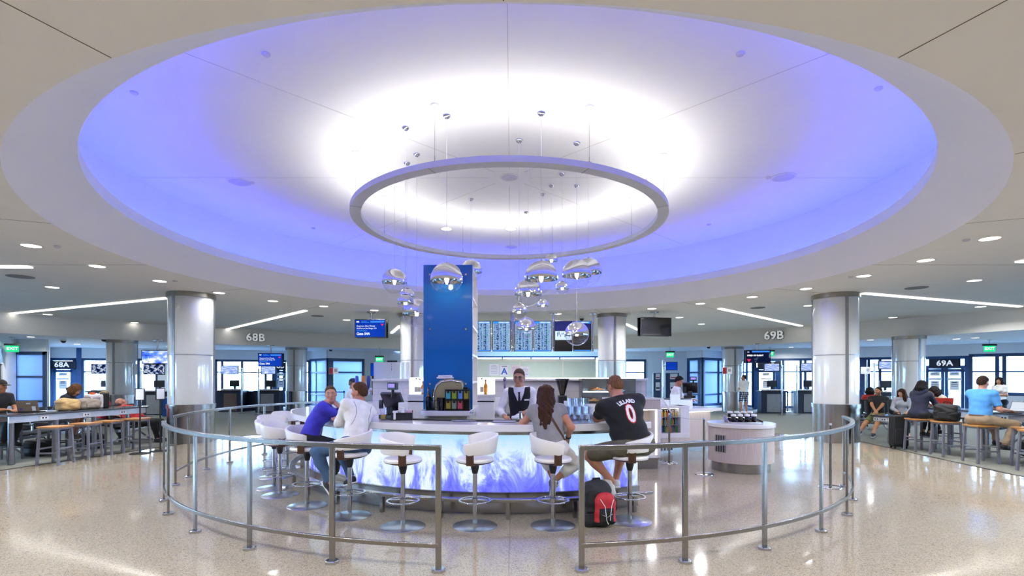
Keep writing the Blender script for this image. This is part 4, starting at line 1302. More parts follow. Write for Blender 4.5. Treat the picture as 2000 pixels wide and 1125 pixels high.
sp1 = stanchion(*G(1279, 10.52), 'steel barrier post half hidden behind the jersey wearer stool')
sp2_ = stanchion(*G(1307, 10.25), 'steel barrier post with a slanted white sign in front of the fridge')
b = MB(); b.bar((-.14, 0, 1.28), (.04, -.02, 1.0), .1, .025); b.build('sign_board', m_white, sp2_)
sp3 = stanchion(*G(1375, 9.08), 'steel barrier post standing between the fridge and the kiosk')
sp4 = stanchion(*G(1622, 8.0), 'steel barrier post inside the right end of the guard rail')
for a, c, lab in ((sp2_, sp3, 'thin clear cord strung between two barrier posts beside the fridge'),):
    b = MB(); p0, p1 = Vector(a.location) + Vector((0, 0, .95)), Vector(c.location) + Vector((0, 0, .95))
    b.tube([p0.lerp(p1, .06), p0.lerp(p1, .5) - Vector((0, 0, .02)), p0.lerp(p1, .94)], .003, 6)
    tag(b.build('clear_line', m_satin), lab, 'cord')
# ================================================================ soft bodies: smooth unions meshed on a grid
class Soft:
    """list of rounded shapes blended together and turned into one continuous mesh"""
    def __init__(self, k=.03):
        self.k = k; self.ops = []

    def cone(self, a, b, ra, rb, k=None, clip=None, sub=False):
        self.ops.append(('c', np.array(a, float), np.array(b, float), ra, rb, self.k if k is None else k, clip, sub)); return self

    def ell(self, c, r, rot=None, k=None, clip=None, sub=False):
        r = (r, r, r) if isinstance(r, (int, float)) else r
        m = np.eye(3) if rot is None else np.array(rot, float)
        self.ops.append(('e', np.array(c, float), np.array(r, float), m, None, self.k if k is None else k, clip, sub)); return self

    def box(self, c, s, rad, rot=None, k=None, clip=None, sub=False):
        m = np.eye(3) if rot is None else np.array(rot, float)
        self.ops.append(('b', np.array(c, float), np.array(s, float) / 2, m, rad, self.k if k is None else k, clip, sub)); return self

    def bounds(self):
        lo = np.full(3, 1e9); hi = -lo
        for o in self.ops:
            if o[7]: continue
            if o[0] == 'c':
                for p, r in ((o[1], o[3]), (o[2], o[4])):
                    lo = np.minimum(lo, p - r); hi = np.maximum(hi, p + r)
            else:
                e = np.abs(o[3]) @ o[2]
                lo = np.minimum(lo, o[1] - e); hi = np.maximum(hi, o[1] + e)
        return lo, hi

    def mesh(self, h=.01, infl=0.0, noise=None, clips=()):
        lo, hi = self.bounds(); pad = infl + 3 * h + .01
        lo = lo - pad; hi = hi + pad
        n = np.ceil((hi - lo) / h).astype(int) + 1
        ax = [lo[i] + h * np.arange(n[i]) for i in range(3)]
        F = np.full(n, 1.0, np.float32)
        for o in self.ops:
            k = o[5]; mg = max(k, 0) + infl + 2.5 * h
            if o[0] == 'c':
                l = np.minimum(o[1] - o[3], o[2] - o[4]); u = np.maximum(o[1] + o[3], o[2] + o[4])
            else:
                e = np.abs(o[3]) @ o[2]; l = o[1] - e; u = o[1] + e
            i0 = np.maximum(((l - mg - lo) / h).astype(int), 0); i1 = np.minimum(((u + mg - lo) / h).astype(int) + 2, n)
            if (i1 <= i0).any(): continue
            sl = tuple(slice(i0[i], i1[i]) for i in range(3))
            X = ax[0][sl[0]][:, None, None]; Y = ax[1][sl[1]][None, :, None]; Z = ax[2][sl[2]][None, None, :]
            if o[0] == 'c':
                a, bb = o[1], o[2]; ba = bb - a; L2 = max((ba * ba).sum(), 1e-9)
                t = np.clip(((X - a[0]) * ba[0] + (Y - a[1]) * ba[1] + (Z - a[2]) * ba[2]) / L2, 0, 1)
                D = np.sqrt((X - a[0] - t * ba[0]) ** 2 + (Y - a[1] - t * ba[1]) ** 2 + (Z - a[2] - t * ba[2]) ** 2) - (o[3] + (o[4] - o[3]) * t)
            else:
                m = o[3]; c = o[1]
                q = [(X - c[0]) * m[0, i] + (Y - c[1]) * m[1, i] + (Z - c[2]) * m[2, i] for i in range(3)]
                if o[0] == 'e':
                    r = o[2]
                    k0 = np.sqrt(sum((q[i] / r[i]) ** 2 for i in range(3))); k1 = np.sqrt(sum((q[i] / r[i] ** 2) ** 2 for i in range(3)))
                    D = k0 * (k0 - 1) / np.maximum(k1, 1e-6)
                else:
                    s = o[2] - o[4]
                    w = [np.abs(q[i]) - s[i] for i in range(3)]
                    D = np.sqrt(sum(np.maximum(x, 0) ** 2 for x in w)) + np.minimum(np.maximum(np.maximum(w[0], w[1]), w[2]), 0) - o[4]
            D = (D - infl).astype(np.float32)
            if o[6] is not None:
                for (pt, nr) in o[6]:
                    D = np.maximum(D, ((X - pt[0]) * nr[0] + (Y - pt[1]) * nr[1] + (Z - pt[2]) * nr[2]).astype(np.float32))
            f = F[sl]
            if o[7]:
                F[sl] = np.maximum(f, -D)
            elif k > 0:
                hh = np.maximum(k - np.abs(f - D), 0) / k
                F[sl] = np.minimum(f, D) - hh * hh * k * .25
            else:
                F[sl] = np.minimum(f, D)
        X = ax[0][:, None, None]; Y = ax[1][None, :, None]; Z = ax[2][None, None, :]
        if noise is not None: F = F + noise(X, Y, Z).astype(np.float32)
        for (pt, nr) in clips:
            F = np.maximum(F, ((X - pt[0]) * nr[0] + (Y - pt[1]) * nr[1] + (Z - pt[2]) * nr[2]).astype(np.float32))
        return nets(F, lo, h)


def nets(F, lo, h):
    S = F < 0
    n = F.shape
    corners = [(i, j, k) for i in (0, 1) for j in (0, 1) for k in (0, 1)]
    cnt = np.zeros((n[0] - 1, n[1] - 1, n[2] - 1), np.uint8)
    for (i, j, k) in corners:
        cnt += S[i:n[0] - 1 + i, j:n[1] - 1 + j, k:n[2] - 1 + k]
    act = np.argwhere((cnt > 0) & (cnt < 8))
    idx = np.full(cnt.shape, -1, np.int32)
    idx[act[:, 0], act[:, 1], act[:, 2]] = np.arange(len(act))
    cv = np.stack([F[act[:, 0] + i, act[:, 1] + j, act[:, 2] + k] for (i, j, k) in corners], 1)
    acc = np.zeros((len(act), 3)); num = np.zeros(len(act))
    for a in range(8):
        for b in range(a + 1, 8):
            ca, cb = np.array(corners[a]), np.array(corners[b])
            if np.abs(ca - cb).sum() != 1: continue
            fa, fb = cv[:, a], cv[:, b]
            m = (fa < 0) != (fb < 0)
            t = np.where(m, fa / np.where(m, fa - fb, 1), 0)
            p = ca[None, :] + t[:, None] * (cb - ca)[None, :]
            acc += p * m[:, None]; num += m
    V = lo + h * (act + acc / np.maximum(num, 1)[:, None])
    Q = []
    for axn in range(3):
        o1, o2 = [(1, 2), (2, 0), (0, 1)][axn]
        sa = [slice(None)] * 3; sb = [slice(None)] * 3
        sa[axn] = slice(0, -1); sb[axn] = slice(1, None)
        A, B = S[tuple(sa)], S[tuple(sb)]
        e = np.argwhere(A != B)
        if len(e) == 0: continue
        ok = (e[:, o1] > 0) & (e[:, o2] > 0) & (e[:, o1] < n[o1] - 1) & (e[:, o2] < n[o2] - 1)
        e = e[ok]
        fl = A[e[:, 0], e[:, 1], e[:, 2]]
        q = []
        for (d1, d2) in ((-1, -1), (0, -1), (0, 0), (-1, 0)):
            c = e.copy(); c[:, o1] += d1; c[:, o2] += d2
            q.append(idx[c[:, 0], c[:, 1], c[:, 2]])
        q = np.stack(q, 1)
        q[~fl] = q[~fl][:, ::-1]
        Q.append(q)
    return V, np.concatenate(Q)


def soft_obj(name, VQ, mats, parent=None, loc=None, rz=None, colfn=None, mset=None):
    V, Q = VQ
    me = bpy.data.meshes.new(name)
    me.vertices.add(len(V)); me.vertices.foreach_set('co', V.astype(np.float32).ravel())
    me.loops.add(len(Q) * 4); me.loops.foreach_set('vertex_index', Q.astype(np.int32).ravel())
    me.polygons.add(len(Q)); me.polygons.foreach_set('loop_start', np.arange(0, len(Q) * 4, 4, dtype=np.int32))
    me.polygons.foreach_set('loop_total', np.full(len(Q), 4, np.int32))
    me.polygons.foreach_set('use_smooth', np.ones(len(Q), bool))
    if not isinstance(mats, (list, tuple)): mats = [mats]
    for m in mats: me.materials.append(m)
    if mset is not None:
        C = V[Q].mean(1)
        me.polygons.foreach_set('material_index', mset(C).astype(np.int32))
    if colfn is not None:
        at = me.color_attributes.new('Col', 'FLOAT_COLOR', 'POINT')
        c = np.ones((len(V), 4), np.float32); c[:, :3] = colfn(V)
        at.data.foreach_set('color', c.ravel())
    me.update(); me.validate()
    o = bpy.data.objects.new(name, me)
    COL.objects.link(o)
    if parent is not None: o.parent = parent
    if loc is not None: o.location = loc
    if rz is not None: o.rotation_euler = (0, 0, rz)
    return o
# ================================================================ bar stools
m_vinyl = M('white_vinyl', 'e9e6e4', .34, var=.02, coat=.15)
STH = .745
def make_stool(mirror=1):
    g = thing('bar_stool', 'stool', 'stool', (0, 0, 0), 0, 'white swivel stools around the bar')
    b = MB(); b.lathe([(.001, .030), (.03, .030), (.12, .020), (.25, .008), (.255, .004), (.255, 0), (.001, 0)], n=48); b.build('base_disc', brushed('disc_steel', 'c6c8cc', .3), g)
    b = MB(); b.cyl((0, 0, .02), (0, 0, .62), .026, n=20); b.build('pole', m_chromepole, g)
    b = MB(); b.lathe([(.03, .60), (.045, .66), (.05, .70), (.07, .715), (.001, .715)], n=24); b.build('gas_lift_collar', m_dark, g)
    b = MB(); b.lathe([(.165, .285), (.19, .285), (.19, .30), (.165, .30)], n=40, loop=True); fr_ = b.build('foot_ring', m_chromepole, g, bev=.004)
    b = MB(); b.bar((.02, -.02, .30), (.172, -.02, .293), .03, .012); b.bar((-.02, .02, .30), (-.172, .02, .293), .03, .012); b.cyl((0, 0, .27), (0, 0, .33), .034, n=16); b.build('ring_bracket', m_chromepole, fr_)
    b = MB(); b.lathe([(.001, .715), (.14, .715), (.205, .735), (.215, .745), (.001, .745)], n=40); b.build('seat_shell', m_brownwood, g)
    b = MB(); b.lathe([(.001, .742), (.212, .745), (.216, .765), (.205, .785), (.15, .797), (.001, .797)], n=40); b.build('seat', m_vinyl, g)
    # wrap-round backrest
    n = 40; a0, a1 = R(-118), R(112)
    def prof(u):
        a = a0 + (a1 - a0) * u
        zt = .955 + .105 * min(1, max(0, (u - .0) / .55)) ** .8 - .05 * max(0, (u - .75) / .25) ** 1.5
        zb = .832 + .03 * u
        return a, zb, zt
    b = MB(); vs = []; m = 0
    for i in range(n + 1):
        u = i / n; a, zb, zt = prof(u)
        ro, ri = .245, .205
        e = min(1, min(u, 1 - u) / .04) ** .5 if u not in (0, 1) else .0
        ro = .225 + .02 * e; ri = .225 - .02 * e
        fl = .03
        sec = [(ri, zb + .015), (ri + .008, zb), (ro - .008, zb), (ro, zb + .015), (ro + fl * .9, zt - .02), (ro + fl - .008, zt - .003), (ri + fl + .008, zt), (ri + fl, zt - .02)]
        m = len(sec)
        vs += [(mirror * r * math.cos(a), r * math.sin(a), z) for r, z in sec]
    fs = []
    for i in range(n):
        for k in range(m):
            l = (k + 1) % m; fs.append((i * m + k, i * m + l, (i + 1) * m + l, (i + 1) * m + k))
    fs.append(tuple(range(m))); fs.append(tuple(n * m + k for k in range(m - 1, -1, -1)))
    b.add(vs, fs); b.build('backrest', m_vinyl, g, smooth=50)
    for ac in (R(-100), R(95)):
        b = MB()
        for i in range(6):
            aa = ac + R(-8 + 16 * i / 5)
        ca, sa = mirror * math.cos(ac), math.sin(ac)
        b.bar((.12 * ca, .12 * sa, .722), (.222 * ca, .222 * sa, .726), .085, .012)
        b.bar((.222 * ca, .222 * sa, .722), (.235 * ca, .235 * sa, .88), .085, .012, (ca, sa, 0))
        b.build('back_bracket', m_brownwood, g)
    return g


m_chromepole = brushed('pole_chrome', 'c0c2c6', .14, (30, 30, 1))
ST = [((787, 1028), -1, 0, 'empty white bar stool left of centre, between the white shirted man and the middle stool'),
      ((930, 1023), 1, 0, 'empty white bar stool in the middle of the bar front'),
      ((1074, 1018), -1, 0, 'white bar stool carrying the woman in grey'),
      ((1230, 1018), 1, 4, 'white bar stool carrying the man in the black jersey'),
      ((683, 1008), 1, 0, 'white bar stool carrying the man in the white shirt'),
      ((600, 988), -1, -8, 'white bar stool carrying the woman in purple'),
      ((547, 967), -1, 20, 'empty white bar stool next to the woman in purple, leftmost of the row'),
      ((556, 951), -1, 10, 'empty white bar stool second behind the leftmost empty one'),
      ((571, 930), -1, 0, 'empty white bar stool third behind the leftmost empty one'),
      ((590, 913), -1, 0, 'empty white bar stool fourth behind the leftmost empty one, near the bar end'),
      ((607, 900), -1, 0, 'empty white bar stool at the far back of the left row')]
sA = sB = None
STOOLS = []
for (pp, mir, rz, lab) in ST:
    d = EYE * FPX / (pp[1] - HORIZON); x, y = G(pp[0], d)
    if mir > 0:
        if sA is None: sA = make_stool(1); o = sA
        else: o = dup(sA)
    else:
        if sB is None: sB = make_stool(-1); o = sB
        else: o = dup(sB)
    q = math.hypot(x - CX, y - CY)
    if q < 4.2: x, y = CX + (x - CX) * 4.2 / q, CY + (y - CY) * 4.2 / q
    o.location = (x, y, 0.0); o.rotation_euler = (0, 0, R(rz)); o['label'] = lab
    STOOLS.append((x, y))

# ================================================================ guard rails
RR = 5.6; RH = 1.105
def rail_angle(px, py):
    d = EYE * FPX / (py - HORIZON); x, y = G(px, d)
    return math.atan2(y - CY, x - CX)


def guard_rail(lab, pts, a_ext=None):
    an = [rail_angle(*q) for q in pts] if isinstance(pts[0], tuple) else [R(a) for a in pts]
    an = [a if a < R(100) else a - 2 * PI for a in an]
    g = thing('guard_rail', lab, 'guard rail', (CX, CY, 0))
    lo, hi = min(an), max(an)
    e = .024 / RR
    n = max(16, int((hi - lo) / R(2)))
    b = MB(); b.lathe([(RR - .026, RH - .045), (RR + .026, RH - .045), (RR + .026, RH), (RR - .026, RH)], n=n, a0=lo - e, a1=hi + e, loop=True)
    b.build('top_rail', m_steelh, g, bev=.005)
    b = MB(); b.lathe([(RR - .015, .205), (RR + .015, .205), (RR + .015, .245), (RR - .015, .245)], n=n, a0=lo, a1=hi, loop=True)
    b.build('lower_rail', m_steelh, g, bev=.004)
    for a in an:
        x, y = RR * math.cos(a), RR * math.sin(a)
        b = MB(); b.box((x, y, RH / 2 - .01), (.026, .05, RH - .04), a); po = b.build('post', m_steelh, g, bev=.003)
        b = MB(); b.lathe([(.001, .03), (.055, .03), (.062, .024), (.062, 0), (.001, 0)], (x, y, 0), 28); b.build('base_flange', m_satin, po)
    return g


guard_rail('curved steel guard rail in front left of the bar, ending at the entrance gap', [(322, 978), (329, 1005), (381, 1040), (481, 1075), (645, 1102), (857, 1115)])
guard_rail('curved steel guard rail in front right of the bar, ending at the entrance gap', [(1135, 1114), (1333, 1096), (1491, 1072), (1592, 1036), (1645, 1005), (1666, 977), (1652, 951)])
guard_rail('curved steel guard rail behind the empty stools at rear left of the bar', [-159.5, -166.5, -174, -182.5, -194, -204, -213])

# ================================================================ backpack by the right front stool
bx, by = G(1166, 5.92)
g = thing('backpack', 'black grey and red backpack standing on the floor by the jersey wearer stool', 'backpack', (bx, by, .0), R(12))
s = Soft(.03)
s.box((0, .02, .25), (.34, .20, .50), .09); s.ell((0, .02, .40), (.15, .095, .13)); s.box((0, .02, .1), (.36, .22, .2), .07)
def wr(X, Y, Z): return .004 * np.sin(38 * Z + 9 * X) * np.sin(21 * X + 4) + .003 * np.sin(60 * Z)
m_packg = M('pack_grey', '1d1f24', .75, var=.2, scale=20, bump=.3, bscale=300)
m_packb = M('pack_black', '090a0c', .7, var=.2, scale=20, bump=.3, bscale=300)
m_packr = M('pack_red', 'b02128', .65, var=.12, scale=20, bump=.3, bscale=300)
soft_obj('main_bag', s.mesh(.01, noise=wr), m_packg, g)
s = Soft(.02); s.box((.055, -.10, .20), (.25, .10, .34), .05); s.ell((.055, -.08, .33), (.11, .06, .07))
soft_obj('front_pocket', s.mesh(.008, noise=wr), [m_packr, m_packb], g, mset=lambda C: ((C[:, 2] < .235) & (np.abs(C[:, 0] - .055) < .085)) | (C[:, 2] < .08))
s = Soft(.015); s.box((.055, -.15, .15), (.15, .03, .15), .02)
soft_obj('mesh_pouch', s.mesh(.007), m_packb, g)
b = MB(); b.tube([(-.02, -.155, .34), (.03, -.168, .26), (.05, -.172, .1), (.07, -.17, .06)], .0035, 6); b.tube([(.14, -.15, .33), (.11, -.166, .26), (.09, -.172, .1)], .0035, 6); b.build('white_piping', m_paper, g)
b = MB(); b.tube([(-.01, -.17, .17), (.055, -.178, .14), (.12, -.17, .17)], .005, 6); b.build('cord', m_satin, g)
s = Soft(.02); s.box((-.10, -.085, .30), (.12, .05, .24), .025); soft_obj('side_pocket', s.mesh(.008, noise=wr), m_packb, g)
b = MB(); b.box((.045, -.128, .335), (.06, .006, .016)); b.build('white_badge', m_paper, g)
b = MB(); b.tube([(.16, -.02, .36), (.2, -.06, .3), (.2, -.07, .2), (.165, -.03, .12)], .014, 8); b.build('shoulder_strap', m_packb, g)
b = MB(); b.tube([(-.05, .03, .505), (-.04, .02, .54), (.04, .02, .54), (.05, .03, .505)], .01, 8); b.build('grab_handle', m_packb, g)
# ================================================================ screens
def img_mat(name, stops, scale=(6, 1, 8), strength=1.0, detail=5.0):
    if name in MATS: return MATS[name]
    t = NT(name)
    tc = t.n('ShaderNodeTexCoord'); mp = t.n('ShaderNodeMapping'); mp.inputs['Scale'].default_value = scale
    nz = t.n('ShaderNodeTexNoise', Scale=1.0, Detail=detail); t.l(tc, 'Object', mp, 'Vector'); t.l(mp, 'Vector', nz, 'Vector')
    r = t.ramp([(p, rgb(c)) for p, c in stops]); t.l(nz, 'Fac', r, 'Fac')
    e = t.n('ShaderNodeEmission', Strength=strength); t.l(r, 'Color', e, 'Color'); t.l(e, 0, t.out, 'Surface')
    MATS[name] = t.mat
    return t.mat


m_scrblue = img_mat('screen_blue', [(.3, '0a2f9a'), (.7, '1244c0')], (.8, 1, .8))
m_scrpale = img_mat('screen_pale', [(.35, '6f8fe0'), (.5, '9db8f0'), (.65, 'e8f0ff')], (5, 1, 22), 1.0)
m_scrsky = img_mat('screen_sky', [(.38, '1d3fd0'), (.5, '7fa2f0'), (.6, 'f2f6ff')], (2.2, 1, 4), 1.2)
m_scrphoto = img_mat('screen_photo', [(.36, '0b1430'), (.47, '28407a'), (.55, 'd8e2f4'), (.62, '24345c')], (5, 1, 6), .9)
m_scrdark = img_mat('screen_dark', [(.36, '080c22'), (.6, '142048'), (.72, '8fa6cc')], (3, 1, 3), .8)
m_wlet = EM('screen_white_text', (.9, .95, 1), 1.3)
m_clet = EM('screen_cyan_text', (.1, .6, 1), 1.0)
m_redtri = EM('screen_red_mark', (.85, .03, .12), 1.0)
m_bar = EM('screen_blue_bar', (.05, .25, .9), 1.0)
m_off = M('screen_off', '15161c', .08, coat=.5)


def panel(g, w, h, scr, z=0.0, x=0.0, th=.06, name='screen_panel', y=0.0, bez=.025):
    b = MB(); b.box((x, y + th / 2, z), (w, th, h)); pn = b.build(name, m_dark, g, bev=.006)
    b = MB(); b.box((x, y - .001, z), (w - 2 * bez, .004, h - 2 * bez)); b.build('display', scr, pn, smooth=0)
    return pn


def hung_screen(px, py, d, w, h, scr, zc_, lab, rz=0.0, top=None, content=None, double=True):
    c = P(px, py, d)
    g = thing('hanging_screen', lab, 'screen', c, rz)
    H = (zc_ - c.z)
    pn = panel(g, w, h, scr, y=-.10)
    if double:
        b = MB(); b.box((0, .13, .0), (w, .06, h)); b.build('rear_panel', m_dark, g, bev=.006)
    b = MB(); b.box((0, .02, -h / 2 + .03), (w * .8, .16, .05)); b.build('housing', m_dark, g)
    b = MB(); b.cyl((0, .02, -h * .4), (0, .02, H - .02), .035, n=14); b.build('pole', m_satin, g)
    b = MB(); b.lathe([(.001, H - .03), (.15, H - .03), (.16, H)], (0, .02, 0), 24); b.build('ceiling_flange', m_steel, g)
    if content: content(pn, w, h)
    return g


def gate_change(pn, w, h):
    y = -.106
    text('Departure Gate Change', h * .105, m_wlet, pn, (-w * .43, y, h * .13), ax='LEFT', name='screen_text')
    text('DL5716 to San Diego, CA', h * .105, m_wlet, pn, (-w * .43, y, h * .0), ax='LEFT', name='screen_text')
    text('Now departing from', h * .07, m_clet, pn, (-w * .43, y, -h * .12), ax='LEFT', name='screen_text')
    text('Gate 54A', h * .19, m_wlet, pn, (-w * .43, y, -h * .29), ax='LEFT', name='screen_text', bold=.002)
    text('68B', h * .1, m_wlet, pn, (-w * .44, y, h * .36), ax='LEFT', name='screen_text', bold=.002)
    b = MB(); b.box((w * .23, y + .002, h * .36), (w * .44, .002, h * .1)); b.box((-w * .2, y + .002, h * .39), (w * .18, .002, h * .03)); b.box((-w * .16, y + .002, h * .33), (w * .26, .002, h * .03)); b.build('screen_bar', m_bar, pn)
    b = MB(); b.add([(w * .34, y, h * .24), (w * .44, y, h * .24), (w * .39, y, h * .12)], [(0, 1, 2)]); b.build('red_mark', m_redtri, pn, smooth=0)


def photo_68(pn, w, h):
    y = -.106
    text("We'll keep", h * .2, m_bar, pn, (-w * .42, y, h * .22), ax='LEFT', name='screen_text', bold=.003)
    text('you posted', h * .2, m_bar, pn, (-w * .42, y, -.02), ax='LEFT', name='screen_text', bold=.003)


def speed(pn, w, h):
    y = -.106
    text('SPEED OF FLIGHT', h * .15, m_wlet, pn, (-w * .44, y, h * .08), ax='LEFT', name='screen_text', bold=.004)
    text('69B', h * .1, m_wlet, pn, (-w * .44, y, h * .34), ax='LEFT', name='screen_text')
    b = MB(); b.box((w * .1, y + .002, h * .38), (w * .7, .002, h * .12)); b.build('screen_bar', m_bar, pn)
    b = MB(); b.add([(-w * .46, y, -h * .2), (-w * .28, y, -h * .2), (-w * .37, y, -h * .42)], [(0, 1, 2)]); b.build('red_mark', m_redtri, pn, smooth=0)


hung_screen(725, 642, 17.4, 1.08, .62, m_scrblue, ZC, 'hanging gate screen reading Gate 54A, nearest, left of the globe lamps', R(-6), content=gate_change)
hung_screen(1279, 638.5, 17.4, 1.12, .62, m_off, ZC, 'black switched off hanging monitor right of the departure boards', R(12))
hung_screen(307, 697.5, 20.6, 1.06, .55, m_scrsky, 3.2, 'hanging screen showing white clouds on blue beside the near left column', R(8), content=photo_68)
hung_screen(529, 703, 24.0, 1.08, .62, m_scrblue, 3.2, 'small looking gate change screen hanging under the 68B soffit number', R(6), content=gate_change)
hung_screen(1479.5, 696.5, 23.0, 1.06, .58, m_scrdark, 3.2, 'hanging screen with a dark photo beside the column under 69B', R(-8), content=speed)


def post_monitor(px, py, d, w, h, scr, lab, rz=0.0, side=1):
    c = P(px, py, d)
    g = thing('post_monitor', lab, 'screen', (c.x, c.y, 0), rz)
    pn = panel(g, w, h, scr, z=c.z, bez=.03)
    xo = side * (w / 2 + .12)
    b = MB(); b.cyl((xo, .08, 0), (xo, .08, c.z + .1), .035, n=12); b.bar((xo, .08, c.z), (side * w * .3, .06, c.z), .05, .04); b.build('post', m_satin, g)
    b = MB(); b.cyl((xo, .08, 0), (xo, .08, .02), .16, n=20); b.build('base_plate', m_satin, g)
    return g


post_monitor(196, 720.5, 23.5, .78, .46, m_scrphoto, 'small dark photo screen on a post left of the column at 68A', R(8), 1)
post_monitor(301, 721.5, 22.0, .86, .46, m_scrphoto, 'small dark photo screen below the cloud screen at 68A', R(8), -1)
post_monitor(448, 722.5, 24.2, .80, .42, m_scrpale, 'pale blue counter screen on a post nearest the left column at 68B', R(6), 1)
post_monitor(524, 723, 23.6, .66, .40, m_scrpale, 'pale blue counter screen on a post below the 68B gate screen', R(6), -1)
post_monitor(1507.5, 717.5, 23.4, .68, .38, m_scrpale, 'pale blue counter screen on a post below the dark photo screen at 69B', R(-8), 1)
post_monitor(1577, 717, 23.4, .60, .38, m_scrpale, 'pale blue counter screen on a post left of the near right column', R(-8), -1)
post_monitor(1732, 713, 21.5, .62, .36, m_scrpale, 'pale blue counter screen on a post left of the column at 69A', R(-12), -1)
c = P(736, 722, 27.5)
g = thing('wall_screen', 'blue wall screen by the left exit sign above the white tiled back bar', 'screen', (c.x, c.y, c.z), R(10)); panel(g, .66, .7, m_scrblue)
b = MB(); b.box((.0, .05, -.85), (.5, .1, 1.0)); b.build('wall_cabinet', m_dark, g)
c = P(766, 714, 28.5)
g = thing('gate_letter_sign', 'small dark B sign on the back wall left of the tower', 'sign', c); b = MB(); b.box((0, 0, 0), (.55, .05, .55)); b.build('sign_panel', m_dark, g)
text('B', .4, m_letter, g, (0, -.03, 0))
c = P(1312, 715, 27.0)
g = thing('wall_screen', 'blue wall screen above the dark notice doors right of the counter', 'screen', c, R(-6)); panel(g, .6, .44, m_scrblue, th=.08)
b = MB(); b.cyl((-.42, .1, .3), (-.42, .1, -c.z), .05, n=12); b.build('post', m_satin, g)
b = MB(); b.bar((-.42, .1, 0), (-.2, .06, 0), .06, .06); b.build('arm', m_satin, g)
for i, (px, lab) in enumerate(((1283, 'narrow dark notice board left of the post behind the counter'), (1313, 'dark door with notices below the blue wall screen'))):
    x, y = G(px, 28.6)
    g = thing('notice_board', lab, 'notice board', (x, y, 0), R(-4))
    w_ = .42 if i == 0 else .72
    b = MB(); b.box((0, 0, .97), (w_, .08, 1.94)); b.build('panel', m_frame2, g)
    for z, hh in ((1.75, .3), (1.2, .45)):
        b = MB(); b.box((w_ * .1, -.05, z), (w_ * .55, .01, hh)); q = b.build('notice', m_paper, g)
        b = MB(); b.box((w_ * .1, -.057, z - hh * .2), (w_ * .45, .004, hh * .2)); b.build('printed_band', m_red if z > 1.5 else m_ink, q)

# ---- departure boards
t = NT('departure_rows')
tc = t.n('ShaderNodeTexCoord'); sp_ = t.n('ShaderNodeSeparateXYZ'); t.l(tc, 'Object', sp_, 'Vector')
fx = t.math('FLOOR', (t.math('MULTIPLY', (sp_, 'X'), 34.0), 0)); fz = t.math('FLOOR', (t.math('MULTIPLY', (sp_, 'Z'), 52.0), 0))
cb = t.n('ShaderNodeCombineXYZ'); t.l(fx, 0, cb, 'X'); t.l(fz, 0, cb, 'Y')
wn = t.n('ShaderNodeTexWhiteNoise'); t.l(cb, 'Vector', wn, 'Vector')
cbx = t.n('ShaderNodeCombineXYZ'); t.l(fx, 0, cbx, 'X'); wx = t.n('ShaderNodeTexWhiteNoise'); t.l(cbx, 'Vector', wx, 'Vector')
ad = t.math('ADD', (t.math('MULTIPLY', (wn, 'Value'), .5), 0), (t.math('MULTIPLY', (wx, 'Value'), .75), 0))
r = t.ramp([(0, rgb('2c4a78')), (.30, rgb('3d5f92')), (.38, rgb('8fb9ec')), (.8, rgb('b9d6f8'))], 'CONSTANT'); t.l(ad, 0, r, 'Fac')
fr_z = t.math('FRACT', (t.math('MULTIPLY', (sp_, 'Z'), 52.0), 0)); gap = t.ramp([(.0, .55), (.2, .55), (.25, 1.0)], 'CONSTANT'); t.l(fr_z, 0, gap, 'Fac')
mx = t.n('ShaderNodeMix'); mx.data_type = 'RGBA'; mx.blend_type = 'MULTIPLY'; mx.inputs[0].default_value = 1.0
t.t.links.new(r.outputs[0], mx.inputs[6]); t.t.links.new(gap.outputs[0], mx.inputs[7])
e = t.n('ShaderNodeEmission', Strength=.85); t.t.links.new(mx.outputs[2], e.inputs['Color']); t.l(e, 0, t.out, 'Surface')
m_rows = t.mat
D_B = 17.6
for i, (px, kind, lab) in enumerate(((941, 'dep', 'departures board, leftmost, partly behind the blue tower'), (979.5, 'dep', 'departures board second from the left beside the double poles'), (1023, 'dep', 'departures board right of the double poles behind a globe lamp'), (1060, 'dep', 'departures board fourth from the left'),
                                    (1100.5, 'off', 'dark board with one small lit window in the middle'), (1137.5, 'blank', 'dark blue board with a lit header, rightmost'))):
    c = P(px, 656.5, D_B)
    g = thing('departure_board', lab, 'departure board', c)
    w_, h_ = .615, 1.04
    pn = panel(g, w_, h_, {'dep': m_rows, 'off': m_off, 'blank': m_off}[kind], bez=.02)
    if kind != 'off':
        b = MB(); b.box((0, -.004, h_ / 2 - .055), (w_ - .05, .004, .07)); b.box((0, -.004, -h_ / 2 + .035), (w_ - .05, .004, .03)); b.build('header_bar', EM('board_header', (.05, .3, .95), 1.0), pn)
        text('DEPARTURES' if kind == 'dep' else 'ARRIVALS', .06, m_wlet, pn, (.08, -.008, h_ / 2 - .056), name='board_title', bold=.001)
        if kind == 'dep':
            for k in range(3):
                b = MB(); b.box((w_ * .28, -.004, h_ * (.2 - .17 * k) - .05 * (i % 2)), (.09, .004, .014)); b.build('green_entry', EM('board_green', (.1, .7, .3), .8), pn)
    else:
        b = MB(); b.box((0, -.004, .02), (w_ - .05, .004, .3)); wd = b.build('lit_window', EM('board_window', (.7, .88, 1), 1.0), pn)
        b = MB()
        for k in range(9): b.box((-.2 + k * .05, -.008, .06 + .05 * math.sin(k * 2.2)), (.03, .003, .09 + .04 * math.cos(k)))
        b.build('chart_mark', EM('board_chart', (.15, .3, .7), .7), wd)
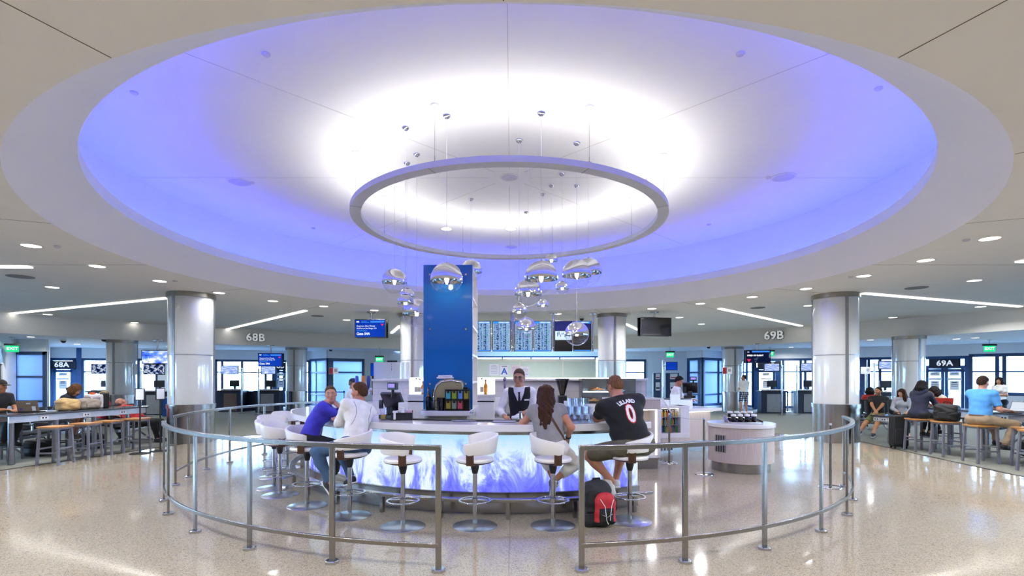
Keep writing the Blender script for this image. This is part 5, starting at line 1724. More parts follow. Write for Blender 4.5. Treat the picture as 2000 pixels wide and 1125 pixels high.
for px, lab in ((1000, 'left steel ceiling pole of the double poles between departure boards'), (1004.5, 'right steel ceiling pole of the double poles between departure boards'), (1081, 'steel ceiling pole between the lit boards and the dark board'), (1158, 'steel ceiling pole at the right end of the departure boards')):
    x, y = G(px, D_B + .12)
    g = thing('board_pole', lab, 'pole', (x, y, 0))
    b = MB(); b.cyl((0, 0, 2.58), (0, 0, ZC), .03, n=12); b.build('pole', m_satin, g)
    b = MB(); b.lathe([(.001, ZC - .03), (.036 if px < 1010 else .13, ZC - .03), (.037 if px < 1010 else .14, ZC)], n=20); b.build('ceiling_flange', m_steel, g)
b = MB(); b.bar((*G(925, D_B + .087), 2.72), (*G(1160, D_B + .087), 2.72), .05, .05)
tag(b.build('board_beam', m_satin), 'horizontal steel beam carrying the departure boards', 'beam')
# pale shade panel under the clerestory strip
b = MB(); x0, y0 = G(928, 28.6); x1, y1 = G(1164, 28.6); b.bar((x0, y0, 1.4), (x1, y1, 1.4), .12, 2.56)
b.bar((x0, y0, 2.7), (x1, y1, 2.7), .2, .05)
pnl = b.build('shade_wall', M('shade_beige', 'ded8ca', .85, var=.02), smooth=0); tag(pnl, kind='structure')

# ---- exit signs
m_exit = EM('exit_green', (.02, .85, .32), 1.0)
for px, py, d, zt, lab, rz in ((24, 681, 19.2, 3.2, 'green exit sign at far left beside the frosted 68A window', R(48)), (741, 702, 26.0, 3.2, 'green exit sign on the back wall left of the blue tower', R(8)), (1309, 693, 25.5, 3.2, 'green exit sign above the cashier', R(-6)),
                               (1504, 691, 25.8, 3.2, 'green exit sign half hidden behind the dark photo screen at 69B', R(-8)), (1933, 681, 20.6, 3.2, 'green exit sign hanging before the far right window', R(-24))):
    c = P(px, py, d)
    g = thing('exit_sign', lab, 'exit sign', c, rz)
    b = MB(); b.box((0, .02, 0), (.36, .03, .24)); b.build('lit_plate', m_exit, g)
    b = MB(); b.box((0, .02, .15), (.44, .07, .07)); b.build('housing', m_dark, g)
    b = MB(); b.cyl((0, .02, .18), (0, .02, zt - c.z), .012, n=8); b.cyl((0, .02, zt - c.z - .02), (0, .02, zt - c.z), .07, n=16); b.build('stem', m_satin, g)
    text('EXIT', .15, EM('exit_letter', (.75, 1, .85), 1.4), g, (0, .003, 0), bold=.004)

# ---- gate counters
m_navy = M('counter_navy', '1d2940', .4)
m_greyc = M('counter_grey', '8e9298', .35, .3)
def podium(px, d, lab, rz, w_=1.1, mon=True, face=None):
    x, y = G(px, d)
    g = thing('gate_counter', lab, 'counter', (x, y, 0), rz)
    b = MB(); b.box((0, .3, .5), (w_, .6, 1.0)); b.build('body', m_navy, g)
    b = MB(); b.box((0, -.015, .48), (w_ * .55, .03, .85)); b.build('front_panel', face or m_greyc, g)
    b = MB(); b.box((0, .3, 1.03), (w_ + .12, .75, .06)); b.build('counter_top', m_dark, g)
    if mon:
        b = MB(); b.box((.05, .35, 1.40), (.46, .05, .32)); mo = b.build('monitor', m_dark, g, bev=.01)
        b = MB(); b.box((.05, .4, 1.15), (.1, .08, .2)); b.build('monitor_stand', m_dark, mo)
        s = Soft(.03)
        for k in range(5): s.ell((-.4 + k * .2, .15 + .06 * (k % 2), 1.09), (.12, .1, .05))
        q = soft_obj('paper_heap', s.mesh(.03), m_paper, g); q['kind'] = 'stuff'
    return g


podium(301, 23.2, 'navy gate counter with monitor right of the column at 68A', R(8))
podium(450, 25.5, 'grey brown gate counter with monitor just right of the near left column', R(6), face=M('counter_brown', '6a5a52', .5))
podium(522, 25.0, 'navy gate counter with monitor below the 68B gate screen', R(6))
podium(1511, 24.5, 'navy gate counter with monitor behind the belt posts at 69B', R(-8))
podium(1583, 24.5, 'navy gate counter with monitor just left of the near right column', R(-8))
podium(1735, 22.0, 'navy gate counter with monitor left of the column at 69A', R(-12))
podium(196, 24.4, 'navy gate counter with monitor left of the column at 68A', R(8))
x, y = G(462, 26.3)
b = MB(); b.box((0, 0, .5), (2.6, .08, 1.0)); tag(b.build('low_partition', m_navy, loc=(x, y, 0), rz=R(6)), 'long navy partition behind the 68B counters', 'partition')
x, y = G(328, 22.6)
g = thing('waste_bin', 'blue recycling bin left of the near left column', 'bin', (x, y, 0)); b = MB(); b.box((0, 0, .4), (.3, .3, .8)); b.build('body', M('bin_blue', '1d4fa0', .5), g); b = MB(); b.box((0, 0, .82), (.32, .32, .06)); b.build('lid', m_greyc, g)
x, y = G(318, 21.6)
# ---- belt posts
def belt_post(px, py, lab, prev=None):
    d = EYE * FPX / (py - HORIZON); x, y = G(px, d)
    g = thing('belt_post', lab, 'barrier post', (x, y, 0))
    b = MB(); b.lathe([(.001, .03), (.17, .02), (.175, 0), (.001, 0)], n=24); b.build('base_disc', m_satin, g)
    b = MB(); b.cyl((0, 0, .02), (0, 0, .98), .032, n=12); b.build('post', m_steelh, g)
    b = MB(); b.cyl((0, 0, .9), (0, 0, 1.0), .045, n=12); b.build('belt_head', m_dark, g)
    return g


BP = [belt_post(1476, 796, 'steel belt post leftmost at the 69B queue'), belt_post(1513, 805, 'steel belt post nearest at the 69B queue'), belt_post(1531, 804.5, 'steel belt post second from the nearest at the 69B queue'), belt_post(1538, 804, 'steel belt post third from the nearest at the 69B queue'), belt_post(1547, 803, 'steel belt post rightmost at the 69B queue'),
      belt_post(544, 801, 'steel belt post beside the 68B door'), belt_post(672, 801, 'steel belt post before the left frosted vestibule'), belt_post(1811, 812, 'steel belt post before the 69A doors'), belt_post(1690, 806, 'steel belt post behind the near right column')]
m_belt = M('belt_blue', '2340c8', .5)
for a, c, lab in ((0, 1, 'blue belt between the first two 69B queue posts'), (1, 2, 'blue belt between the two nearest 69B queue posts'), (3, 4, 'blue belt between the two rear 69B queue posts'), (8, 7, 'long blue belt in front of the 69A counters'), (5, 6, 'dark blue belt from the 68B door to the frosted vestibule')):
    p0, p1 = BP[a].location + Vector((0, 0, .94)), BP[c].location + Vector((0, 0, .94))
    q = (p1 - p0).normalized() * .05
    b = MB(); b.bar(p0 + q, p1 - q, .004, .05); tag(b.build('queue_belt', m_belt), lab, 'belt')
# blank sign on a thin post before the vestibules
for px, d, lab in ((652, 22.5, 'red and white notice on a thin post before the left vestibule'), (1420, 21.8, 'red and white notice on a thin post before the column at 69B'), (1690, 21.0, 'white notice on a thin post behind the near right column')):
    x, y = G(px, d)
    g = thing('sign_post', lab, 'sign', (x, y, 0))
    b = MB(); b.cyl((0, 0, .02), (0, 0, 1.85), .015, n=10); b.build('post', m_satin, g)
    b = MB(); b.cyl((0, 0, 0), (0, 0, .02), .16, n=20); b.build('base_disc', m_satin, g)
    b = MB(); b.box((0, -.02, 1.98), (.40, .02, .28)); q = b.build('sign_card', m_paper, g)
    if px != 1690:
        b = MB(); b.box((-.11, -.032, 1.98), (.17, .004, .26)); b.build('red_field', M('notice_red', '9c2a30', .5), q)
    b = MB(); b.box((.09, -.032, 2.0), (.12, .004, .12)); b.build('printed_block', M('grey_print', '9ea0a8', .7), q)
# black sign stands on the left
for px, py, h, rz, lab in ((273.5, 886, 1.28, R(6), 'black sign stand with a framed notice nearest the left stools'), (313, 881, 1.28, R(62), 'black sign stand turned aside, next to the near left column')):
    d = EYE * FPX / (py - HORIZON); x, y = G(px, d)
    g = thing('sign_stand', lab, 'sign', (x, y, 0), rz)
    b = MB(); b.lathe([(.001, .025), (.05, .022), (.2, .01), (.205, 0), (.001, 0)], n=28); b.build('base_disc', m_black, g)
    b = MB(); b.cyl((0, 0, .02), (0, 0, 1.2), .016, n=12); b.build('post', m_black, g)
    b = MB(); b.box((0, 0, 1.32), (.2, .02, .27)); f_ = b.build('frame', m_black, g)
    b = MB(); b.box((0, -.012, 1.32), (.165, .004, .235)); b.build('notice', m_paper, f_)

# ================================================================ high tables, wooden stools
m_alu = brushed('table_aluminium', 'aaa9ae', .3, (20, 20, 1))
m_toplam = M('table_top_dark', '3f4046', .2, coat=.3)
def high_table(name, A, B, w_, lab, z=.97, legs=4, side=1):
    A, B = Vector((*A, 0)), Vector((*B, 0)); d = (B - A); L = d.length; rz = math.atan2(d.y, d.x)
    g = thing(name, lab, 'table', A, rz)
    b = MB(); b.box((L / 2, side * w_ / 2, z), (L, w_, .035)); b.build('table_top', m_toplam, g, bev=.006)
    b = MB(); b.box((L / 2, side * .05, z - .085), (L - .12, .03, .12)); b.box((L / 2, side * (w_ - .05), z - .085), (L - .12, .03, .12)); ap = b.build('apron', M('apron_alu', 'c2c2c6', .3, .6), g)
    for k in range(3):
        b = MB(); b.box((L * (.22 + .28 * k), side * .03, z - .085), (.16, .014, .075)); o_ = b.build('power_outlet', M('outlet_grey', 'd8dade', .4), ap)
        for q in (-.03, .03):
            b = MB(); b.box((L * (.22 + .28 * k) + q, side * .022, z - .085), (.03, .004, .03)); b.build('socket', m_dark, o_)
    for k in range(legs):
        for s2 in ((.12,) if legs > 3 else (.12,)):
            x = .3 + (L - .6) * k / (legs - 1)
            b = MB(); b.cyl((x, side * w_ * .5, .0), (x, side * w_ * .5, z - .02), .05, n=18); b.cyl((x, side * w_ * .5, 0), (x, side * w_ * .5, .12), .058, n=18); b.build('leg', m_alu, g)
    return g


LT = high_table('high_table', (-9.52, 9.75), (-9.02, 12.85), .62, 'long high work table with sockets at left, wooden stools before it')
high_table('low_table', (-9.85, 8.9), (-9.62, 9.62), .55, 'lower table end at the left picture edge', z=.70, legs=2)
RT = high_table('high_table', (9.72, 12.6), (10.02, 8.2), .68, 'long high work table with sockets at right, wooden stools before it')
high_table('low_table', (9.42, 13.6), (9.62, 12.95), .62, 'lower table end beside the black suitcases at right', z=.70, legs=2)

def wood_stool():
    g = thing('wooden_stool', 'stool', 'stool', (0, 0, 0), 0, 'square wooden stools at the high tables')
    b = MB(); b.box((0, 0, .735), (.40, .40, .032)); b.build('seat', m_oakstool, g, bev=.004)
    m_g = M('stool_grey_metal', '7d7c84', .4, .5)
    for sx in (-1, 1):
        for sy in (-1, 1):
            b = MB(); b.bar((sx * .165, sy * .165, .72), (sx * .195, sy * .195, 0), .038, .038, (0, 1, 0)); b.build('leg', m_g, g)
    for s_ in (-1, 1):
        b = MB(); b.bar((-.185, s_ * .185, .24), (.185, s_ * .185, .24), .022, .03); b.build('stretcher', m_g, g)
        b = MB(); b.bar((s_ * .18, -.18, .32), (s_ * .18, .18, .32), .022, .03); b.build('stretcher', m_g, g)
        b = MB(); b.bar((-.165, s_ * .165, .70), (.165, s_ * .165, .70), .025, .035); b.build('seat_rail', m_g, g)
        b = MB(); b.bar((s_ * .165, -.165, .70), (s_ * .165, .165, .70), .025, .035); b.build('seat_rail', m_g, g)
    return g


WS = None
for (x, y, rz, lab) in ((-8.93, 10.12, 4, 'square wooden stool nearest the left picture edge at the left table'), (-8.92, 10.82, 4, 'square wooden stool second from the front at the left table'), (-8.88, 11.38, 4, 'square wooden stool third from the front at the left table'), (-8.75, 12.05, 4, 'square wooden stool farthest back at the left table, beside the black sign stand'),
                        (9.4, 11.95, -5, 'wooden stool carrying the person in the navy hooded jacket'), (9.42, 11.22, -5, 'wooden stool with a black bag on it at the right table'), (9.38, 10.35, -5, 'wooden stool carrying the man in the blue polo shirt'), (9.82, 9.78, -5, 'wooden stool beyond the man in the blue polo shirt at the picture edge'), (9.42, 9.25, -5, 'wooden stool cut off by the right picture edge, nearest')):
    if WS is None: WS = wood_stool(); o = WS
    else: o = dup(WS)
    o.location = (x, y, 0); o.rotation_euler = (0, 0, R(rz)); o['label'] = lab

# ================================================================ beam seating
m_vinylb = M('black_vinyl', '1a1b20', .4, var=.1)
m_seatg = M('grey_mesh_seat', '4a4d54', .6)
def linked_seats(x, y, rz, n, lab):
    g = thing('linked_seating', lab, 'seating', (x, y, 0), rz)
    b = MB(); b.box((0, .1, .34), (n * .58, .08, .06)); b.build('beam', m_alu, g)
    for k in range(n):
        cx = (k - (n - 1) / 2) * .58
        s = Soft(.02); s.box((cx, 0, .44), (.5, .48, .06), .028); so_ = soft_obj('seat', s.mesh(.02), m_vinylb, g)
        s = Soft(.02); s.box((cx, .27, .74), (.5, .06, .52), .028, rot=np.array(Matrix.Rotation(R(-12), 3, 'X'))); soft_obj('backrest', s.mesh(.02), m_vinylb, g)
    for k in range(n + 1):
        cx = (k - n / 2) * .58
        b = MB(); b.tube([(cx, .2, .36), (cx, .2, .62), (cx, .12, .65), (cx, -.2, .64)], .018, 8); b.build('armrest', m_alu, g)
    for sx in (-1, 1):
        cx = sx * (n * .29 - .3)
        b = MB(); b.tube([(cx, -.3, .03), (cx, -.22, .06), (cx, .1, .3), (cx, .1, .34)], .025, 8); b.tube([(cx, .42, .03), (cx, .3, .07), (cx, .1, .3)], .025, 8); b.build('leg', m_alu, g)
    return g


linked_seats(-10.95, 12.3, R(97), 5, 'row of black beam seats behind the left high table')
linked_seats(-9.96, 13.65, R(97), 2, 'pair of black beam seats where the person in black trousers reclines')
linked_seats(10.75, 15.25, R(-25), 3, 'row of black beam seats where the couple sits behind the suitcases')
linked_seats(12.4, 11.6, R(-97), 5, 'row of black beam seats behind the right high table')
linked_seats(11.8, 17.0, R(172), 2, 'pair of black beam seats back to back behind the seated couple')

# ================================================================ luggage and table things
def suitcase(x, y, rz, w_, h, d, lab, handle=True):
    g = thing('suitcase', lab, 'suitcase', (x, y, 0), rz)
    b = MB(); b.box((0, 0, .05 + h / 2), (w_, d, h)); b.build('shell', m_packb, g, bev=.04, seg=3)
    b = MB(); b.box((0, -d / 2 - .012, .05 + h * .33), (w_ * .8, .03, h * .5)); b.build('front_pocket', M('case_pocket', '101114', .7), g, bev=.01)
    for sx in (-1, 1):
        for sy in (-1, 1):
            b = MB(); b.cyl((sx * w_ * .36 - .012, sy * d * .34, .03), (sx * w_ * .36 + .012, sy * d * .34, .03), .03, n=14); b.build('wheel', m_black, g)
    b = MB(); b.tube([(-w_ * .2, d * .3, h), (-w_ * .2, d * .3, h + .12), (w_ * .2, d * .3, h + .12), (w_ * .2, d * .3, h)], .01, 8); b.build('pull_handle', m_dark, g)
    return g


suitcase(9.27, 12.4, R(-10), .34, .74, .24, 'black suitcase standing at the end of the lower right table')
suitcase(9.52, 12.72, R(-10), .3, .62, .22, 'second black suitcase behind the stool of the navy jacket')
def laptop(name, lab, x, y, z, rz, lid, scr=None, tilt=18, w_=.33, stickers=False):
    g = thing(name, lab, 'laptop', (x, y, z), rz)
    b = MB(); b.box((0, 0, .009), (w_, .23, .018)); b.build('base', m_dark if lid is not m_satin else m_satin, g, bev=.004)
    rot = Matrix.Rotation(R(-tilt), 3, 'X')
    off = Vector((0, .115, .018)) + rot @ Vector((0, 0, .11))
    b = MB(); b.box(off, (w_, .01, .22), rot=rot); ld = b.build('lid', lid, g, bev=.003)
    b = MB(); b.box(off - rot @ Vector((0, .006, 0)), (w_ - .03, .003, .19), rot=rot); b.build('screen', scr or M('laptop_off', '20242c', .15), ld)
    b = MB(); b.box((0, -.0, .0195), (w_ - .04, .1, .002)); b.build('keyboard', m_black, g)
    if stickers:
        for (sx, sz, sw, sh, c) in ((-.1, -.045, .06, .09, 'd8dde6'), (.11, -.06, .045, .04, '5a4a90'), (-.02, .06, .07, .03, 'a9c4d0')):
            b = MB(); b.box(off + rot @ Vector((sx, .007, sz)), (sw, .003, sh), rot=rot); st_ = b.build('sticker', M('sticker_' + c, c, .5), ld)
    return g


ZT = .989
laptop('laptop', 'silver brown laptop with stickers on its lid at the left table', -9.86, 10.62, ZT, R(197), M('laptop_bronze', '8d7c6c', .35, .4), tilt=16, stickers=True, w_=.36)
laptop('laptop', 'red lidded laptop facing away on the right table', 10.14, 12.2, ZT, R(152), M('laptop_red', 'c83a2c', .4), tilt=14, w_=.36)
laptop('laptop', 'black laptop with a bright pale screen before the man in the blue polo', 10.08, 10.36, ZT, R(-78), m_dark, EM('laptop_screen', (.78, .84, .95), .9), tilt=24, w_=.38)
g = thing('paper_pile', 'papers and phones lying on the left table right of the laptop', 'papers', (-9.78, 10.95, ZT), R(20))
b = MB(); b.box((0, 0, .006), (.3, .21, .012)); b.build('papers', m_paper, g); b = MB(); b.box((.02, .0, .016), (.08, .15, .008)); b.build('phone', M('phone_blue', '3a6ab0', .3), g)
for i, (x, y) in enumerate(((10.33, 10.62), (10.42, 10.57))):
    g = thing('water_bottle', ['clear water bottle with blue label, left of two on the right table', 'clear water bottle with blue label, right of two on the right table'][i], 'bottle', (x, y, ZT))
    b = MB(); b.lathe([(.001, 0), (.033, 0), (.033, .15), (.014, .19), (.014, .205), (.001, .205)], n=16); b.build('bottle_body', m_clear, g)
    b = MB(); b.lathe([(.0338, .06), (.0338, .125)], n=16); b.build('paper_label', M('water_label', '2a5fc0', .4), g)
    b = MB(); b.cyl((0, 0, .2), (0, 0, .222), .016, n=12); b.build('cap', m_white, g)


def soft_bag(lab, x, y, z, s3, rz, mat, mat2=None, name='bag', hnd=True, cat='bag'):
    g = thing(name, lab, cat, (x, y, z), rz)
    s = Soft(.05); s.box((0, 0, s3[2] / 2), s3, min(s3) * .3); s.ell((s3[0] * .2, -s3[1] * .3, s3[2] * .45), (s3[0] * .3, s3[1] * .35, s3[2] * .4)); s.ell((-s3[0] * .22, 0, s3[2] * .8), (s3[0] * .25, s3[1] * .4, s3[2] * .25))
    def nf(X, Y, Z): return .006 * np.sin(30 * X + 5 * np.sin(20 * Z)) * np.sin(26 * Z + 3) + .005 * np.sin(45 * Z + 20 * X)
    soft_obj('bag_body', s.mesh(.012, noise=nf, clips=[(np.array([0, 0, .001]), np.array([0, 0, -1.0]))]), mat, g)
    if mat2 is not None:
        s = Soft(.02); s.box((0, -s3[1] * .5, s3[2] * .35), (s3[0] * .5, s3[1] * .25, s3[2] * .4), .02); soft_obj('front_pocket', s.mesh(.012), mat2, g)
    if hnd:
        b = MB(); b.tube([(-s3[0] * .2, 0, s3[2] * .95), (-s3[0] * .1, 0, s3[2] * 1.15), (s3[0] * .12, 0, s3[2] * 1.13), (s3[0] * .2, 0, s3[2] * .95)], .012, 8); b.build('handle', mat2 or m_packb, g)
    return g


m_tan = M('tan_canvas', 'b79a68', .85, var=.15, scale=14)
m_gryb = M('grey_brown_canvas', '8d8378', .85, var=.15, scale=14)
soft_bag('crumpled tan bag lying on the left table beside the hunched person', -9.53, 11.08, ZT, (.36, .3, .25), R(70), m_tan)
soft_bag('grey brown backpack lying on the left table right of the tan bag', -9.50, 11.56, ZT, (.46, .28, .23), R(75), m_gryb, m_gryb)
g = thing('bag', 'white and black tote bag standing on the left table behind the grey backpack', 'bag', (-9.60, 11.98, ZT), R(75))
s = Soft(.02); s.box((-.08, 0, .16), (.32, .2, .32), .035); s.cone((-.2, 0, .3), (.04, .02, .33), .03, .02)
soft_obj('bag_body', s.mesh(.012, noise=lambda X, Y, Z: .006 * np.sin(28 * X + 9 * Z) * np.sin(17 * Z)), M('tote_white', 'd2ccc8', .7), g)
s = Soft(.02); s.box((.13, 0, .17), (.14, .22, .34), .03); s.cone((.1, 0, .33), (.18, 0, .33), .035, .02)
soft_obj('black_side', s.mesh(.012), m_packb, g)
b = MB(); b.box((-.1, -.104, .2), (.16, .006, .1)); b.build('printed_mark', M('tote_print', '8a8690', .7), g)
b = MB(); b.tube([(-.18, 0, .31), (-.14, 0, .4), (-.02, 0, .4), (.02, 0, .31)], .01, 8); b.build('handle', m_packb, g)
s = Soft(.02); s.ell((-.12, 0, .34), (.07, .05, .03)); soft_obj('orange_scarf', s.mesh(.012), M('scarf_orange', 'd0562c', .8), g)
soft_bag('black bag standing on the stool between the navy jacket and the blue polo', 9.42, 11.2, .753, (.44, .26, .36), R(-60), m_packb, m_packb)
soft_bag('dark backpack on the floor behind the near right column', 9.45, 14.55, 0, (.42, .34, .55), R(30), M('pack_dark_teal', '1b2226', .8), M('pack_teal', '3aa89a', .6))
soft_bag('black duffel bag under the left high table', -10.3, 11.3, 0, (.6, .34, .34), R(80), m_packb)
soft_bag('dark grey bag under the left high table beside the back stools', -10.1, 12.4, 0, (.5, .34, .36), R(70), m_packg)
soft_bag('black bag on the floor below the left lower table', -10.25, 9.75, 0, (.5, .36, .4), R(80), m_packb)
soft_bag('dark bag on the floor behind the stools of the right table', 11.1, 10.9, 0, (.6, .36, .36), R(-80), m_packb)
# ================================================================ people
from mathutils.bvhtree import BVHTree
def nrm(v):
    v = np.array(v, float); return v / max(np.linalg.norm(v), 1e-9)


def skin_mat():
    t = NT('skin')
    p = t.n('ShaderNodeBsdfPrincipled', Roughness=.5)
    p.inputs['Subsurface Weight'].default_value = .08
    p.inputs['Subsurface Radius'].default_value = (.02, .008, .004)
    a = t.n('ShaderNodeVertexColor'); a.layer_name = 'Col'
    nz = t.n('ShaderNodeTexNoise', Scale=60.0, Detail=3.0)
    r = t.ramp([(.3, (.94, .93, .92)), (.7, (1, 1, 1))]); t.l(nz, 'Fac', r, 'Fac')
    m = t.n('ShaderNodeMix'); m.data_type = 'RGBA'; m.blend_type = 'MULTIPLY'; m.inputs[0].default_value = 1
    t.t.links.new(a.outputs[0], m.inputs[6]); t.t.links.new(r.outputs[0], m.inputs[7])
    t.t.links.new(m.outputs[2], p.inputs['Base Color']); t.l(p, 0, t.out, 'Surface')
    return t.mat


m_skin = skin_mat()
def cloth(name, c, var=.1, bump=.25):
    return M('cloth_' + name, c, .85, var=var, scale=12, bump=bump, bscale=220, sheen=.02)


def plaid():
    t = NT('cloth_plaid_check')
    p = t.n('ShaderNodeBsdfPrincipled', Roughness=.85)
    tc = t.n('ShaderNodeTexCoord'); sx = t.n('ShaderNodeSeparateXYZ'); t.l(tc, 'Object', sx, 'Vector')
    a = t.math('FRACT', (t.math('MULTIPLY', (sx, 'X'), 11.0), 0)); b = t.math('FRACT', (t.math('MULTIPLY', (sx, 'Z'), 11.0), 0))
    c = t.math('ADD', (t.math('GREATER_THAN', (a, 0), .55), 0), (t.math('GREATER_THAN', (b, 0), .55), 0)); d = t.math('MULTIPLY', (c, 0), .5)
    r = t.ramp([(0, rgb('c9ccd4')), (.4, rgb('4a5570')), (.9, rgb('141a2a'))], 'CONSTANT'); t.l(d, 0, r, 'Fac'); t.l(r, 'Color', p, 'Base Color'); t.l(p, 0, t.out, 'Surface')
    MATS['cloth_plaid'] = t.mat


plaid()
def hairm(name, c):
    if 'hair_' + name in MATS: return MATS['hair_' + name]
    t = NT('hair_' + name)
    p = t.n('ShaderNodeBsdfPrincipled', Roughness=.75); p.inputs['Specular IOR Level'].default_value = .2
    tc = t.n('ShaderNodeTexCoord'); mp = t.n('ShaderNodeMapping'); mp.inputs['Scale'].default_value = (90, 90, 7)
    nz = t.n('ShaderNodeTexNoise', Scale=1.0, Detail=3.0); t.l(tc, 'Object', mp, 'Vector'); t.l(mp, 'Vector', nz, 'Vector')
    k = rgb(c)
    r = t.ramp([(.3, tuple(x * .55 for x in k)), (.7, tuple(min(1, x * 1.35) for x in k))]); t.l(nz, 'Fac', r, 'Fac'); t.l(r, 'Color', p, 'Base Color')
    bp = t.n('ShaderNodeBump', Strength=.5, Distance=.004); t.l(nz, 'Fac', bp, 'Height'); t.l(bp, 'Normal', p, 'Normal')
    t.l(p, 0, t.out, 'Surface'); MATS['hair_' + name] = t.mat
    return t.mat


def ik(a, t, l1, l2, pole):
    a, t, pole = np.array(a, float), np.array(t, float), np.array(pole, float)
    d = t - a; L = np.linalg.norm(d); u = d / max(L, 1e-9)
    if L > (l1 + l2) * .995: t = a + u * (l1 + l2) * .995; L = (l1 + l2) * .995
    x = (l1 * l1 - l2 * l2 + L * L) / (2 * L); h = math.sqrt(max(l1 * l1 - x * x, 0))
    pp = pole - u * pole.dot(u); pp = nrm(pp)
    return a + u * x + pp * h, t


def frame(fwd, up):
    u = nrm(up); f = np.array(fwd, float); f = nrm(f - u * f.dot(u)); r = np.cross(f, u)
    return np.stack([r, f, u], 1)


def add_hand(S, W, d, n, s, curl, side, fr=1.0):
    """W wrist, d finger direction, n palm normal (towards what is held), side +1 = thumb on the d x n side"""
    d = nrm(d); n = np.array(n, float); n = nrm(n - d * n.dot(d)); t = np.cross(d, n) * side
    pl = .085 * s
    for k, off in enumerate((-.028, -.009, .010, .028)):
        S.cone(W + t * off * .55 * s, W + d * pl + t * off * s, .014 * s, .0115 * s, k=.012)
    ln = (.062, .074, .080, .070)
    for k, off in enumerate((-.029, -.010, .010, .029)):
        b0 = W + d * pl + t * off * s
        a1 = R(curl * .8); a2 = R(curl * 1.9)
        d1 = d * math.cos(a1) + n * math.sin(a1); d2 = d * math.cos(a2) + n * math.sin(a2)
        L = ln[k] * s
        m = b0 + d1 * L * .52; e = m + d2 * L * .48
        S.cone(b0, m, .0092 * s * fr, .0086 * s * fr, k=.004); S.cone(m, e, .0086 * s * fr, .0072 * s * fr, k=.003)
    b0 = W + d * .025 * s + t * .026 * s
    td = nrm(d * .6 + t * .65 + n * .45)
    m = b0 + td * .042 * s; e = m + nrm(d * .85 + n * .45 + t * .1) * .034 * s
    S.cone(b0, m, .0135 * s, .0105 * s * fr, k=.01); S.cone(m, e, .0105 * s * fr, .0085 * s * fr, k=.004)


